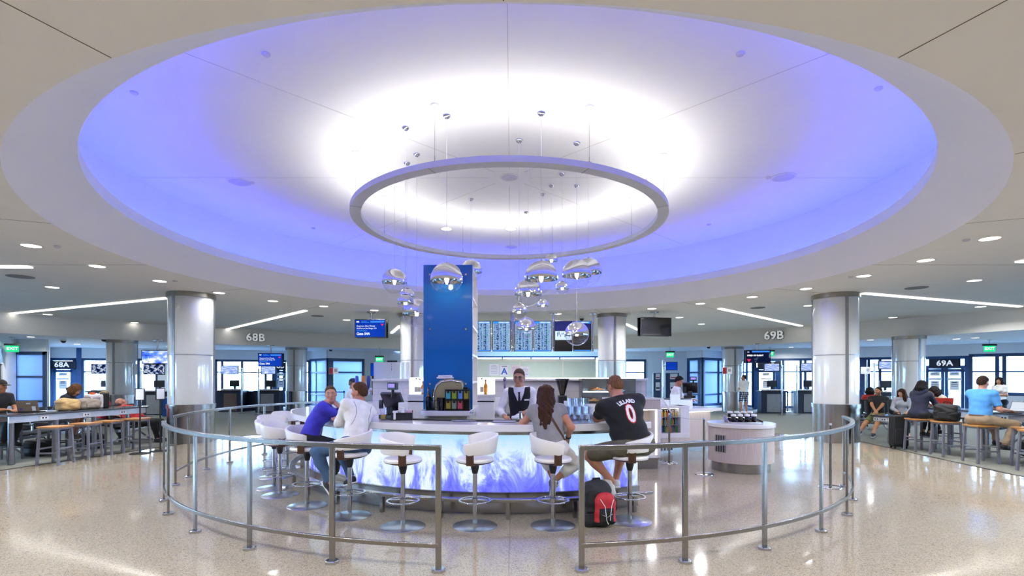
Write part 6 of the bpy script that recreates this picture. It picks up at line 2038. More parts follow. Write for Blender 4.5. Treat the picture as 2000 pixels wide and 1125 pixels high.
def person(label, x, y, rz, H=1.75, pelvis=(0, 0, .9), lean=10, side=0, twist=0, look=(0, 0), tilt=0, neck=0, w=1.0, belly=0.0, sex='m',
           hl=None, hr=None, el=(-.6, -.6, -.5), er=(.6, -.6, -.5), al=None, ar=None, kl=(-.15, 1, .3), kr=(.15, 1, .3), fl=None, fr=None,
           skin='c08a6c', hair=('short', '3a2618'), top=('ffffff', 2), bottom=('222222', 2), shoe='222222', curlL=25, curlR=25, dl=None, dr=None, nl=None, nr=None,
           h=.009, extra=None, shoeh=.0, stub=0.0, group=None, bare=False, hem=.055, topname='shirt'):
    g = thing('person', label, 'person', (x, y, 0), R(rz), group)
    inv = (Matrix.Translation((x, y, 0)) @ Matrix.Rotation(R(rz), 4, 'Z')).inverted()
    def L(p):
        """world point (marked 'w') or local point"""
        if p is None: return None
        if p[0] == 'w': return np.array(inv @ Vector(p[1:]))
        return np.array(p, float)
    s = H / 1.75
    Pc = L(pelvis)
    def updir(a):
        a1, b1 = R(a), R(side * (a / lean if lean else 1))
        return nrm((math.tan(b1), math.sin(a1), math.cos(a1)))
    U1 = nrm((math.tan(R(side)) * .7, math.sin(R(lean * .7)), math.cos(R(lean * .7))))
    U2 = nrm((math.tan(R(side)), math.sin(R(lean * 1.1)), math.cos(R(lean * 1.1))))
    f0 = np.array((0, 1., 0)); tw = R(twist); f2 = np.array((-math.sin(tw), math.cos(tw), 0))
    B1 = frame(f0, U1); B2 = frame(f2, U2)
    waist = Pc + U1 * .17 * s; chest = waist + U2 * .19 * s; nb = chest + U2 * .17 * s
    shw = (.178 if sex == 'm' else .155) * s * (1 + (w - 1) * .6)
    shL = nb - U2 * .055 * s - B2[:, 0] * shw; shR = nb - U2 * .055 * s + B2[:, 0] * shw
    hw = (.088 if sex == 'm' else .094) * s * w
    hipL = Pc - B1[:, 0] * hw - np.array((0, 0, .02)); hipR = Pc + B1[:, 0] * hw - np.array((0, 0, .02))
    ln_ = lean * .6 + neck
    Un = nrm((U2[0] * .6, math.sin(R(ln_)), math.cos(R(ln_))))
    hc = nb + Un * .165 * s + np.array((0, .015, 0)) * s
    ya, pi_ = R(look[0]), R(look[1])
    hf = np.array((-math.sin(ya) * math.cos(pi_), math.cos(ya) * math.cos(pi_), math.sin(pi_)))
    hu = nrm(np.array((0, 0, 1.)) + np.cross(hf, (0, 0, 1)) * math.sin(R(tilt)) + nrm((hf[0], hf[1], 0)) * (-.0))
    HM = frame(hf, hu) if abs(hf[2]) < .95 else frame((0, 1, 0), hu)
    # frame() keeps up exact; make forward exact instead
    rr_ = nrm(np.cross(hf, hu)); HM = np.stack([rr_, hf, np.cross(rr_, hf)], 1)
    hs = s * (1.0 if sex == 'm' else .97)
    def hp(a): return hc + HM @ (np.array(a, float) * hs)
    l1, l2 = .29 * s, .25 * s
    hl_, hr_ = L(hl), L(hr)
    def V_(p, base):
        return L(p) - base if p[0] == 'w' else np.array(p, float)
    eL, wL = ik(shL, hl_, l1, l2, V_(el, shL)); eR, wR = ik(shR, hr_, l1, l2, V_(er, shR))
    k1, k2 = .43 * s, .415 * s
    kL, aL = ik(hipL, L(al), k1, k2, V_(kl, hipL)); kR, aR = ik(hipR, L(ar), k1, k2, V_(kr, hipR))

    def torso(S, full=True):
        S.ell(chest, (.158 * s * w, .112 * s * w, .175 * s), B2, k=.06)
        S.cone(nb - U2 * .085 * s - B2[:, 0] * shw * .6, nb - U2 * .085 * s + B2[:, 0] * shw * .6, .075 * s * w, .075 * s * w, k=.05)
        S.ell(waist, (.138 * s * w, .105 * s * w, .16 * s), B1, k=.06)
        if belly: S.ell(waist + B1[:, 1] * .05 * s - U1 * .02, (.14 * s * w, (.10 + belly) * s, .14 * s), B1, k=.06)
        for sh in (shL, shR):
            S.cone(nb + U2 * .0, sh, .05 * s, .056 * s * w, k=.05)
        if sex == 'f':
            for q in (-1, 1): S.ell(chest + B2[:, 1] * .085 * s + B2[:, 0] * q * .068 * s + U2 * .01, (.06 * s, .05 * s, .06 * s), B2, k=.04)

    def hips(S):
        S.ell(Pc, (.16 * s * w, .118 * s * w, .125 * s), B1, k=.06)
        for hp_, kk in ((hipL, kL), (hipR, kR)):
            S.ell(hp_ - B1[:, 1] * .045 * s - np.array((0, 0, .02)), (.085 * s * w, .09 * s * w, .085 * s), B1, k=.05)

    tg = .5 + .5 * w
    def thighs(S, f=1.0):
        for a, b in ((hipL, kL), (hipR, kR)):
            e = a + (b - a) * f
            c = [(e, nrm(b - a))] if f < 1 else None
            S.cone(a, b if f >= 1 else e + (b - a) * .1, .084 * s * tg, (.056 * s * tg) if f >= 1 else .064 * s * tg, k=.045, clip=c)

    def calves(S, f=1.0):
        for a, b in ((kL, aL), (kR, aR)):
            e = a + (b - a) * f
            c = [(e, nrm(b - a))] if f < 1 else None
            S.cone(a, b if f >= 1 else e + (b - a) * .1, .054 * s * tg, .036 * s, k=.04, clip=c)
            bk = nrm(np.cross(np.cross(nrm(b - a), (0, 0, 1.)) if abs(nrm(b - a)[2]) < .95 else np.array((1., 0, 0)), nrm(b - a)))
            if f > .45: S.ell(a + (b - a) * .3, (.05 * s * tg, .05 * s * tg, .10 * s), frame(np.array((.01, 1, .01)), a - b), k=.04)

    def arms(S, f, r=1.0):
        for a, b, c_ in ((shL, eL, wL), (shR, eR, wR)):
            fu = min(f, 1.0); e = a + (b - a) * fu
            cl = [(e, nrm(b - a))] if fu < 1 else None
            S.cone(a, b if fu >= 1 else e + (b - a) * .1, .051 * s * tg * r, .041 * s * tg * r, k=.035, clip=cl)
            if f > 1:
                f2_ = f - 1; e = b + (c_ - b) * f2_
                cl = [(e, nrm(c_ - b))] if f2_ < 1 else None
                S.cone(b, c_ if f2_ >= 1 else e + (c_ - b) * .1, .042 * s * tg * r, .028 * s * r, k=.03, clip=cl)

    feet = []
    for a, kk, fd in ((aL, kL, fl), (aR, kR, fr)):
        q = nrm(V_(fd, a)) if fd is not None else nrm((0, 1, -.1))
        feet.append((a, q))
    # ---------- body
    S = Soft(.03)
    torso(S); hips(S); thighs(S); calves(S); arms(S, 2)
    S.cone(nb - U2 * .02, hp((0, -.015, -.07)), .062 * s, .056 * s, k=.03)
    for (a, q) in feet:
        dn = nrm(np.array((0, 0, -1.)) - q * -q[2])
        S.cone(a + dn * .03 * s - q * .03 * s, a + dn * .045 * s + q * .14 * s, .036 * s, .028 * s, k=.03)
    dL = nrm(V_(dl, wL)) if dl is not None else nrm(wL - eL); dR = nrm(V_(dr, wR)) if dr is not None else nrm(wR - eR)
    frr = 1.0 if h < .008 else 1.15
    add_hand(S, wL, dL, V_(nl, wL) if nl is not None else (0, 0, -1.), s, curlL, -1, frr); add_hand(S, wR, dR, V_(nr, wR) if nr is not None else (0, 0, -1.), s, curlR, 1, frr)
    # head
    S.ell(hp((0, -.012, .032)), np.array((.074, .094, .086)) * hs, HM, k=.02)
    S.ell(hp((0, .018, -.03)), np.array((.060, .074, .086)) * hs, HM, k=.03)
    S.cone(hp((-.018, .062, -.098)), hp((.018, .062, -.098)), .024 * hs, .024 * hs, k=.025)
    S.cone(hp((0, .082, .012)), hp((0, .104, -.026)), .009 * hs, .0145 * hs, k=.012)
    for q in (-1, 1):
        S.cone(hp((q * .012, .086, .030)), hp((q * .048, .068, .026)), .010 * hs, .009 * hs, k=.015)
        S.ell(hp((q * .042, .060, -.028)), np.array((.022, .022, .024)) * hs, HM, k=.02)
        S.ell(hp((q * .031, .0985, .008)), np.array((.018, .018, .010)) * hs, HM, k=0, sub=True)
        S.ell(hp((q * .031, .070, .008)), .0145 * hs, HM, k=.004)
        S.ell(hp((q * .076, -.008, -.012)), np.array((.011, .024, .034)) * hs, HM @ np.array(Matrix.Rotation(R(q * 18), 3, 'Z')), k=.008)
    S.cone(hp((-.018, .083, -.060)), hp((.018, .083, -.060)), .0085 * hs, .0085 * hs, k=.008)
    S.cone(hp((-.015, .081, -.071)), hp((.015, .081, -.071)), .0085 * hs, .0085 * hs, k=.008)
    sk = np.array(rgb(skin)); hcol = np.array(rgb(hair[1] if hair else '2a1a10'))
    def cf(V):
        q = ((V - hc) @ HM) / hs
        c = np.tile(sk, (len(V), 1))
        def blend(m, col):
            nonlocal c
            m = np.clip(m, 0, 1)[:, None]; c = c * (1 - m) + np.array(col) * m
        fr_ = q[:, 1] > .045
        def ell2(cx, cz, rx, rz_): return np.where(fr_, 1.6 - 1.2 * (((np.abs(q[:, 0]) - cx) / rx) ** 2 + ((q[:, 2] - cz) / rz_) ** 2), 0)
        blend(ell2(.045, -.03, .03, .03) * .25, sk * np.array((1.05, .8, .75)))
        if stub: blend(np.where((q[:, 2] < -.04) & (q[:, 2] > -.14) & (q[:, 1] > -.03) & (np.abs(q[:, 0]) < .09), stub, 0), sk * .35 + hcol * .3)
        blend(ell2(0, -.0655, .024, .010) * .8, sk * np.array((.9, .55, .52)))
        blend(ell2(.031, .031, .021, .006), hcol * .7)
        blend(ell2(.031, .008, .0145, .0065), (.36, .33, .31))
        blend(ell2(.031, .008, .0062, .0066), (.05, .035, .03))
        return c
    body = soft_obj('body', S.mesh(h), m_skin, g, colfn=cf)
    # ---------- clothing
    def folds(amp):
        ph = (x * 3 + y) % 6
        def f(X, Y, Z): return amp * (np.sin(34 * Z + 14 * X + 4 * np.sin(11 * Y + ph) + ph) * np.sin(17 * X - 9 * Y + 2 * ph) + .6 * np.sin(52 * Z - 21 * Y + 8 * X))
        return f
    hc_ = h if h < .008 else .011
    ct = cloth(top[0] if len(top) < 3 else top[2], top[0])
    S = Soft(.04); torso(S); S.ell(Pc + U1 * .03, (.155 * s * w, .115 * s * w, .11 * s), B1, k=.06); arms(S, top[1], 1.04)
    if hem > .1: hips(S)
    VQ = S.mesh(hc_ + .001, infl=.013, noise=folds(.0035), clips=[(Pc - U1 * (hem * s), -U1)] + ([(nb + U2 * .035 * s, U2)]))
    shirt = soft_obj(topname, VQ, ct, g)
    S = Soft(.045); hips(S)
    if bottom[1] <= 1: thighs(S, bottom[1])
    else: thighs(S); calves(S, bottom[1] - 1 if bottom[1] < 2 else .97)
    soft_obj('trousers' if bottom[1] > 1 else 'shorts', S.mesh(hc_ + .001, infl=.016, noise=folds(.004), clips=[(Pc + U1 * .085 * s, U1)]), cloth(bottom[2] if len(bottom) > 2 else bottom[0], bottom[0]), g)
    for (a, q) in feet:
        dn = nrm(np.array((0, 0, -1.)) - q * -q[2])
        S = Soft(.03)
        S.cone(a + dn * .035 * s - q * .035 * s, a + dn * .052 * s + q * .145 * s, .036 * s, .029 * s, k=.03); S.cone(a + dn * .0, a + dn * .04 * s, .040 * s, .040 * s, k=.03, clip=[(a + dn * .005, -dn)])
        so_ = soft_obj('shoe', S.mesh(.008, infl=.009, clips=[(a + dn * (.083 * s), dn)]), cloth('shoe_' + shoe, shoe, .05), g)
        fm = frame(q, -dn)
        S = Soft(.02); S.box(a + dn * .082 * s + q * .052 * s, (.082 * s, .275 * s, .024), .011, fm)
        soft_obj('sole', S.mesh(.008), M('sole_' + ('white' if shoe != '222222' else 'dark'), 'dcdad6' if shoe != '222222' else '17171a', .6), so_)
    # ---------- hair
    if hair:
        st, hcx = hair[0], hair[1]
        hm = hairm(hcx, hcx)
        def wp(pt, n): return (hp(pt), HM @ nrm(n))
        S = Soft(.03)
        if st in ('short', 'buzz'):
            gr = .005 if st == 'buzz' else .009
            S.ell(hp((0, -.014, .036)), np.array((.074 + gr, .094 + gr, .086 + gr)) * hs, HM)
            S.ell(hp((0, -.04, -.01)), np.array((.068 + gr, .066 + gr, .08)) * hs, HM)
            cl = [wp((0, .052, .062), (0, .72, -.7)), wp((0, -.05, -.062), (0, .12, -1)), wp((0, .012, -.0), (0, .95, -.3))] if st == 'short' else [wp((0, .05, .06), (0, .70, -.72)), wp((0, -.05, -.05), (0, .12, -1))]
            def nz_(X, Y, Z): return .003 * np.sin(120 * X + 40 * Z) * np.sin(110 * Y)
            soft_obj('hair', S.mesh(.006 if h < .008 else .008, noise=nz_, clips=cl[:2]), hm, g)
        elif st in ('long', 'bob', 'pony'):
            S.ell(hp((0, -.016, .038)), np.array((.088, .106, .096)) * hs, HM)
            dn = np.array((0, 0, -1.))
            ln = hair[2] if len(hair) > 2 else .28
            back = -np.array((hf[0], hf[1], 0)); back = nrm(back)
            for i in range(7):
                aa = R(-105 + 35 * i)
                o = HM @ np.array((math.sin(aa) * .066, -math.cos(aa) * .078 + (-.01), .0)) * hs
                bk = max(0, math.cos(aa)) if ln > .25 else .15
                tip = hc + o * 1.45 + dn * ln * (1 if i % 2 else .9) + back * (.035 + .10 * bk)
                mid = hc + o * 1.4 + dn * ln * .5 + back * (.03 + .045 * bk)
                S.cone(hc + o + HM @ np.array((0, 0, .04)), mid, .042, .046, k=.03)
                S.cone(mid, tip, .046, .02, k=.025)
            def nz_(X, Y, Z): return .0035 * np.sin(95 * X + 30 * Y + 6 * np.sin(14 * Z)) + .003 * np.sin(80 * Y - 60 * X + 5 * np.sin(11 * Z))
            soft_obj('hair', S.mesh(.007 if h < .008 else .009, noise=nz_, clips=[]), hm, g) if False else None
            # leave the face open
            S.cone(hp((0, .10, .0)), hp((0, .12, -.16)), .062 * hs, .075 * hs, k=0, sub=True)
            soft_obj('hair', S.mesh(.007 if h < .008 else .009, noise=nz_), hm, g)
    if extra: extra(dict(g=g, hp=hp, HM=HM, hc=hc, hs=hs, nb=nb, U2=U2, B2=B2, B1=B1, chest=chest, waist=waist, Pc=Pc, U1=U1, s=s, wL=wL, wR=wR, eL=eL, eR=eR, shL=shL, shR=shR, VQ=VQ, shirt=shirt, torso=torso, L=L, kL=kL, kR=kR, aL=aL, aR=aR))
    return g


def cap_on(c, col, back=False, brim=True):
    S = Soft(.02); hp, HM, hs = c['hp'], c['HM'], c['hs']
    S.ell(hp((0, -.012, .05)), np.array((.088, .106, .088)) * hs, HM, clip=[(hp((0, 0, .045)), -HM[:, 2])])
    cp = soft_obj('cap', S.mesh(.008), cloth('cap_' + col, col), c['g'])
    if brim:
        q = -1 if back else 1
        S = Soft(.01); S.ell(hp((0, q * .12, .048)), np.array((.07, .075, .009)) * hs, HM)
        soft_obj('brim', S.mesh(.006), cloth('cap_' + col, col), cp)


def decal(c, s_, size, mat, origin, right, up, nvec, parent, off=.004, sx=1.0, bold=0.0, arcr=None, name='jersey_letters'):
    """flat characters pressed on to the cloth: origin/right/up in local space, nvec points out of the cloth"""
    V, Q = c['VQ']
    bvh = BVHTree.FromPolygons([tuple(v) for v in V], [tuple(q) for q in Q])
    o = text(s_, size, mat, None, bold=bold)
    me = o.data
    bm = bmesh.new(); bm.from_mesh(me)
    bmesh.ops.triangulate(bm, faces=bm.faces)
    for _ in range(3):
        es = [e for e in bm.edges if e.calc_length() > .022]
        if not es: break
        bmesh.ops.subdivide_edges(bm, edges=es, cuts=1); bmesh.ops.triangulate(bm, faces=bm.faces)
    for v in bm.verts:
        a, b_ = v.co.x * sx, v.co.y
        if arcr:
            an = a / arcr; a2 = (arcr + b_) * math.sin(an); b_ = (arcr + b_) * math.cos(an) - arcr; a = a2
        pt = Vector(origin + right * a + up * b_)
        hit = bvh.ray_cast(pt + Vector(nvec) * .3, -Vector(nvec))
        v.co = (hit[0] + Vector(nvec) * off) if hit[0] is not None else pt
    bm.to_mesh(me); bm.free()
    o.name = name; o.rotation_euler = (0, 0, 0); o.location = (0, 0, 0); o.scale = (1, 1, 1); o.parent = parent
    return o


# ---- seated woman in purple
person('woman in a purple long sleeved top resting her head on her fist at the bar', -2.70, 6.86, -66, H=1.64, pelvis=(0, 0, .885), lean=27, side=0, twist=-12, look=(-96, -2), tilt=8, neck=2, sex='f',
       hl=('w', -2.345, 7.0, 1.305), hr=('w', -2.15, 7.08, 1.19), el=('w', -2.0, 7.4, 1.0), er=('w', -2.3, 6.4, .9), dl=('w', -2.42, 6.97, 1.39), dr=None, nl=('w', -2.6, 7.1, 1.30), curlL=50,
       al=(-.06, .34, .40), ar=(.10, .30, .40), kl=(-.2, 1, .5), kr=(.2, 1, .5), fl=(0, 1, -.25), fr=(0, 1, -.25), skin='c58d74', hair=('buzz', '5a4030'), top=('3a35b4', 2), bottom=('14141a', 2), shoe='cfc9bc', h=.0065)

# ---- man in white long sleeves
def white_extra(c):
    b = MB()
    for sh, e in ((c['shL'], c['eL']),):
        pass
    V, Q = c['VQ']; bvh = BVHTree.FromPolygons([tuple(v) for v in V], [tuple(q) for q in Q])
    for sgn in (-1, 1):
        pts = []
        for i in range(12):
            u = i / 11
            p0 = c['nb'] - c['U2'] * (.02 + .30 * u) + c['B2'][:, 0] * sgn * (.13 - .035 * math.sin(u * 3.1))
            hit = bvh.ray_cast(Vector(p0 - c['B2'][:, 1] * .35), Vector(c['B2'][:, 1]))
            if hit[0] is not None: pts.append(hit[0] - Vector(c['B2'][:, 1]) * .001)
        if len(pts) > 3: b.tube(pts, .003, 6)
    b.build('seam_piping', M('seam_grey', '7c828c', .7), c['shirt'])


person('man in a white long sleeved shirt and blue jeans turned to the woman in purple', -1.93, 6.36, 58, H=1.69, pelvis=(0, 0, .885), lean=12, side=19, twist=-10, look=(20, -2), neck=0, w=1.07,
       hl=('w', -1.98, 6.62, 1.15), hr=('w', -2.17, 6.62, 1.17), el=('w', -2.7, 6.1, 1.0), er=('w', -1.4, 7.2, 1.0), nl=(0, .2, -1), curlR=35,
       al=('w', -2.22, 6.30, .42), ar=('w', -2.06, 6.62, .42), kl=('w', -4.6, 6.36, 2.2), kr=(0, 1, .4), fl=('w', -1.6, 6.0, -.3), fr=(.2, 1, -.3), skin='b9785a', hair=('short', '4a3020'), top=('e9e6e2', 2), bottom=('3c5878', 2), shoe='2b2b30', h=.0065, extra=white_extra, stub=.25)

# ---- woman in grey with brown strap
def grey_extra(c):
    b = MB(); V, Q = c['VQ']; bvh = BVHTree.FromPolygons([tuple(v) for v in V], [tuple(q) for q in Q])
    P0 = c['nb'] - c['U2'] * .0 - c['B2'][:, 0] * .09; P1 = c['Pc'] + c['B1'][:, 0] * .16 + c['U1'] * .05
    pts = []
    for i in range(18):
        p0 = P0 + (P1 - P0) * i / 17
        hit = bvh.ray_cast(Vector(p0 - c['B2'][:, 1] * .4), Vector(c['B2'][:, 1]))
        if hit[0] is not None: pts.append(hit[0] - Vector(c['B2'][:, 1]) * .004)
    for a, d_ in zip(pts[:-1], pts[1:]): b.bar(a, d_ + (d_ - a) * .12, .006, .028, Vector(c['B2'][:, 0]) + Vector(c['B2'][:, 2]))
    b.build('bag_strap', M('brown_leather', '4a2a1c', .5), c['g'])
    b = MB(); q = nrm(c['wR'] - c['eR']); b.tube([c['wR'] - q * .02, c['wR'] - q * .045], .036, 16); b.build('bracelet', m_black, c['g'])


person('woman in a grey top with long brown hair and a brown strap across her back', .45, 6.13, 8, H=1.58, pelvis=(0, 0, .885), lean=14, side=-2, twist=2, look=(-14, -8), sex='f', w=1.28, belly=.02,
       hl=('w', .22, 6.55, 1.18), hr=('w', .68, 6.30, .96), el=(-.6, -.2, -.5), er=(.25, -.9, -.1),
       al=('w', .52, 6.42, .42), ar=('w', .49, 6.25, .44), kl=(-.1, 1, .6), kr=('w', 4.4, 8.2, 2.0), fl=(0, 1, -.4), fr=(0, .5, -.85), skin='b97f60', hair=('long', '3c2418', .40), top=('8a8888', .35), bottom=('dcd8d2', 1.62), shoe='6a645c', h=.0065, extra=grey_extra)

# ---- man in the black jersey
m_jw = M('jersey_white', 'e4e4e6', .7); m_jr = M('jersey_red', 'c41f33', .7)
def jersey_extra(c):
    o = c['nb'] - c['U2'] * .0; rgt = c['B2'][:, 0]; up = c['U2']; n = -c['B2'][:, 1]
    decal(c, 'LILLARD', .070, m_jw, o - up * .078, rgt, up, n, c['shirt'], .003, .85, .004, arcr=.30)
    decal(c, '0', .30, m_jr, o - up * .245, rgt, up, n, c['shirt'], .003, .72, .020, name='jersey_number')
    decal(c, '0', .30, m_jw, o - up * .245, rgt, up, n, c['shirt'], .0055, .72, .007, name='jersey_number')
    hp = c['hp']; b = MB(); b.tube([hp((-.08, -.02, .012)), hp((-.078, .04, .014)), hp((-.06, .085, .012))], .003, 6); b.tube([hp((.08, -.02, .012)), hp((.078, .04, .014)), hp((.06, .085, .012))], .003, 6)
    for q in (-1, 1): b.tube([hp((q * .033 + .022 * math.cos(a), .094, .008 + .016 * math.sin(a))) for a in [i * PI / 5 for i in range(10)]], .002, 5, closed=True)
    b.build('glasses', m_dark, c['g'])


person('heavy man in a black jersey numbered 0 and olive shorts leaning on the bar', 1.42, 6.10, 12, H=1.86, pelvis=(0, 0, .905), lean=20, side=-10, twist=4, look=(16, -20), neck=10, w=1.38, belly=.06,
       hl=('w', 1.28, 6.60, 1.185), hr=('w', 1.40, 6.72, 1.185), el=('w', .5, 6.3, 1.1), er=(.9, -.2, -.4),
       al=('w', 1.22, 6.28, .43), ar=('w', 1.30, 6.50, .40), kl=('w', -.9, 7.2, 1.4), kr=(.05, 1, .4), fl=('w', 1.9, 6.1, -1.1), fr=(.2, 1, -.3), skin='c08468', hair=('buzz', '6e4c34'), top=('0d0e12', .72), bottom=('5a5646', .92), shoe='e0e0e0', h=.0065, extra=jersey_extra)

# ---- bartender
def tender_extra(c):
    S = Soft(.04); c['torso'](S)
    B2, B1, U2, s = c['B2'], c['B1'], c['U2'], c['s']
    S.ell(c['Pc'] + c['U1'] * .04, (.155 * s, .115 * s, .10 * s), B1, k=.06)
    cl = [(c['shL'] + B2[:, 0] * .012, -B2[:, 0]), (c['shR'] - B2[:, 0] * .012, B2[:, 0]), (c['Pc'] - c['U1'] * .06, -c['U1']), (c['nb'] + U2 * .03, U2)]
    S.cone(c['nb'] + B2[:, 1] * .10 + U2 * .03, c['chest'] + B2[:, 1] * .16 + U2 * .0, .075, .012, k=0, sub=True); S.cone(c['nb'] - U2 * .06, c['nb'] + U2 * .1, .075, .08, k=0, sub=True)
    soft_obj('waistcoat', S.mesh(.009, infl=.021, clips=cl), cloth('waistcoat', '121318'), c['g'])
    V, Q = c['VQ']; bvh = BVHTree.FromPolygons([tuple(v) for v in V], [tuple(q) for q in Q])
    f = B2[:, 1]
    b = MB()
    def on_(u):
        h_ = bvh.ray_cast(Vector(c['nb'] - U2 * u + f * .4), Vector(-f)); return h_[0] + Vector(f) * .004 if h_[0] else Vector(c['nb'] - U2 * u + f * .1)
    p = [on_(u) for u in (.035, .065, .09, .14, .19, .24)]; ws = [.036, .022, .026, .034, .042, .046]
    vs = []
    for q, w_ in zip(p, ws): vs += [q - Vector(B2[:, 0]) * w_ / 2, q + Vector(B2[:, 0]) * w_ / 2 , q + Vector(f) * .012]
    fs = []
    for i in range(5):
        a = i * 3
        fs += [(a, a + 3, a + 5, a + 2), (a + 2, a + 5, a + 4, a + 1), (a + 1, a + 4, a + 3, a)]
    b.add(vs, fs); b.build('tie', cloth('tie', '0c0d12'), c['g'])
    b = MB(); q = on_(.15) - Vector(B2[:, 0]) * .11 + Vector(f) * .016
    b.bar(q - Vector(B2[:, 0]) * .035, q + Vector(B2[:, 0]) * .035, .004, .022, Vector(U2)); b.build('name_badge', m_white, c['g'])
    hp = c['hp']; b = MB()
    for k in (-1, 1):
        b.tube([hp((k * .033 + .022 * math.cos(a), .096, .008 + .016 * math.sin(a))) for a in [i * PI / 5 for i in range(10)]], .0018, 5, closed=True); b.tube([hp((k * .055, .092, .012)), hp((k * .08, -.01, .012))], .0025, 5)
    b.build('glasses', m_dark, c['g'])


person('bartender in white shirt, black waistcoat and tie standing behind the bar', .13, 7.75, 176, H=1.82, pelvis=(0, 0, .98), lean=5, side=2, look=(-8, -12), w=.93,
       hl=('w', .20, 7.44, 1.20), hr=('w', -.10, 7.40, 1.14), el=(-.35, -.6, -.6), er=(.6, -.5, -.4), al=(-.1, 0, .09), ar=(.1, 0, .09), curlL=55, curlR=45,
       skin='b98468', hair=('buzz', '4a3a30'), top=('e8e6ea', 1.9, 'tender_white'), bottom=('17181d', 2), shoe='222222', h=.007, extra=tender_extra)
g = thing('towel', 'white bar towel in the hands of the bartender', 'towel', (.06, 7.33, 1.13), .4)
S = Soft(.03); S.box((0, 0, .0), (.14, .07, .05), .02); S.ell((.05, 0, .02), (.06, .04, .04)); soft_obj('cloth_body', S.mesh(.008), M('white_towel', 'e6e3ea', .9), g)

# ---- others around the hall (smaller in the picture)
def cap_extra(c):
    cap_on(c, '1c2438')
    S = Soft(.04); c['torso'](S); S.ell(c['Pc'], (.16, .12, .16), c['B1'])
    soft_obj('apron', S.mesh(.012, infl=.024, clips=[(c['chest'] + c['B2'][:, 1] * .05, -c['B2'][:, 1]), (c['nb'] - c['U2'] * .06, c['U2'])]), cloth('apron', '1b1d24'), c['g'])


person('worker in a dark cap, white shirt and black apron behind the beer taps', -3.80, 12.0, -80, H=1.66, pelvis=(0, 0, .9), lean=10, look=(4, -10), hl=(-.12, .38, 1.08), hr=(.14, .40, 1.04), al=(-.1, 0, .09), ar=(.1, 0, .09), skin='c08a70', hair=('buzz', '6a5a50'), top=('e4e4e6', .6), bottom=('1b1d24', 2), extra=cap_extra)
def lany(c):
    V, Q = c['VQ']; bvh = BVHTree.FromPolygons([tuple(v) for v in V], [tuple(q) for q in Q]); f = c['B2'][:, 1]
    b = MB()
    for k in (-1, 1):
        pts = []
        for i in range(8):
            u = i / 7; h_ = bvh.ray_cast(Vector(c['nb'] - c['U2'] * (.02 + .26 * u) + c['B2'][:, 0] * k * .06 * (1 - u) + f * .4), Vector(-f))
            if h_[0]: pts.append(h_[0] + Vector(f) * .003)
        if len(pts) > 2: b.tube(pts, .005, 6)
    b.build('lanyard', cloth('lanyard', '20242c'), c['g'])


person('cashier in a white shirt with a dark lanyard looking down at the till', 3.94, 12.62, -118, H=1.73, pelvis=(0, 0, .93), lean=9, look=(-4, -26), neck=10, hl=(-.14, .42, 1.16), hr=(.16, .38, 1.14), al=(-.1, 0, .09), ar=(.1, 0, .09), skin='a9745a', hair=('short', '17120f'), top=('e6e4ea', 2, 'cashier_white'), bottom=('16171c', 2), stub=.35, extra=lany)
person('standing man in a white polo and dark plaid shorts seen from behind', 10.85, 24.2, 8, H=1.80, pelvis=(0, 0, .97), lean=0, look=(60, 2), w=1.12, belly=.03, hl=(-.02, .26, 1.2), hr=(.06, .25, 1.16), al=(-.12, 0, .09), ar=(.14, 0, .09), skin='b9805f', hair=('short', '3a281c'), top=('eceae4', .8), bottom=('2a3142', .92, 'plaid'), shoe='e0ddd6', h=.012)
person('man in a black t-shirt and olive patterned shorts sitting with folded arms behind the suitcases', 10.68, 15.1, 138, H=1.78, pelvis=(0, 0, .60), lean=-12, look=(-30, 2), neck=14, hl=(.0, .31, .72), hr=(.02, .35, .74), el=(-.9, -.1, -.4), er=(.9, -.1, -.4), al=('w', 10.15, 14.55, .1), ar=('w', 9.85, 14.75, .1), kl=(0, .3, 1), kr=(.2, .3, 1), skin='a9744f', hair=('short', '1c1512'), top=('15161a', .7), bottom=('5d6138', .95, 'olive_pattern'), shoe='2b2b30', stub=.6)
person('woman in a light grey sweatshirt with long brown hair sitting beside the man in black', 11.22, 14.92, 150, H=1.66, sex='f', pelvis=(0, 0, .60), lean=6, look=(-34, -16), neck=6, hl=(-.12, .34, .74), hr=(.14, .36, .74), al=(-.1, .52, .1), ar=(.12, .5, .1), kl=(0, .3, 1), kr=(0, .3, 1), skin='c9977c', hair=('long', '3a2016', .36), top=('a9acb4', 2), bottom=('121318', 1.9), shoe='c08a70')
person('dark haired person in a navy hooded jacket on a stool at the right table', 9.40, 11.95, -64, H=1.66, sex='f', pelvis=(0, 0, .865), lean=13, look=(4, -16), hl=(-.12, .48, 1.06), hr=(.14, .46, 1.06), al=(-.06, .30, .42), ar=(.10, .26, .40), kl=(0, 1, .5), kr=(0, 1, .5), skin='b98a70', hair=('bob', '060507', .20), top=('1d2238', 2), bottom=('111217', 1.85), shoe='222222', w=1.12, hem=.13,
       extra=lambda c: soft_obj('hood', Soft(.03).cone(c['nb'] - c['B2'][:, 0] * .09 + c['U2'] * .02 - c['B2'][:, 1] * .05, c['nb'] + c['B2'][:, 0] * .09 + c['U2'] * .02 - c['B2'][:, 1] * .05, .055, .055).ell(c['nb'] - c['B2'][:, 1] * .09 - c['U2'] * .03, (.1, .05, .08), c['B2']).mesh(.011, infl=.01), cloth('1d2238', '1d2238'), c['g']))
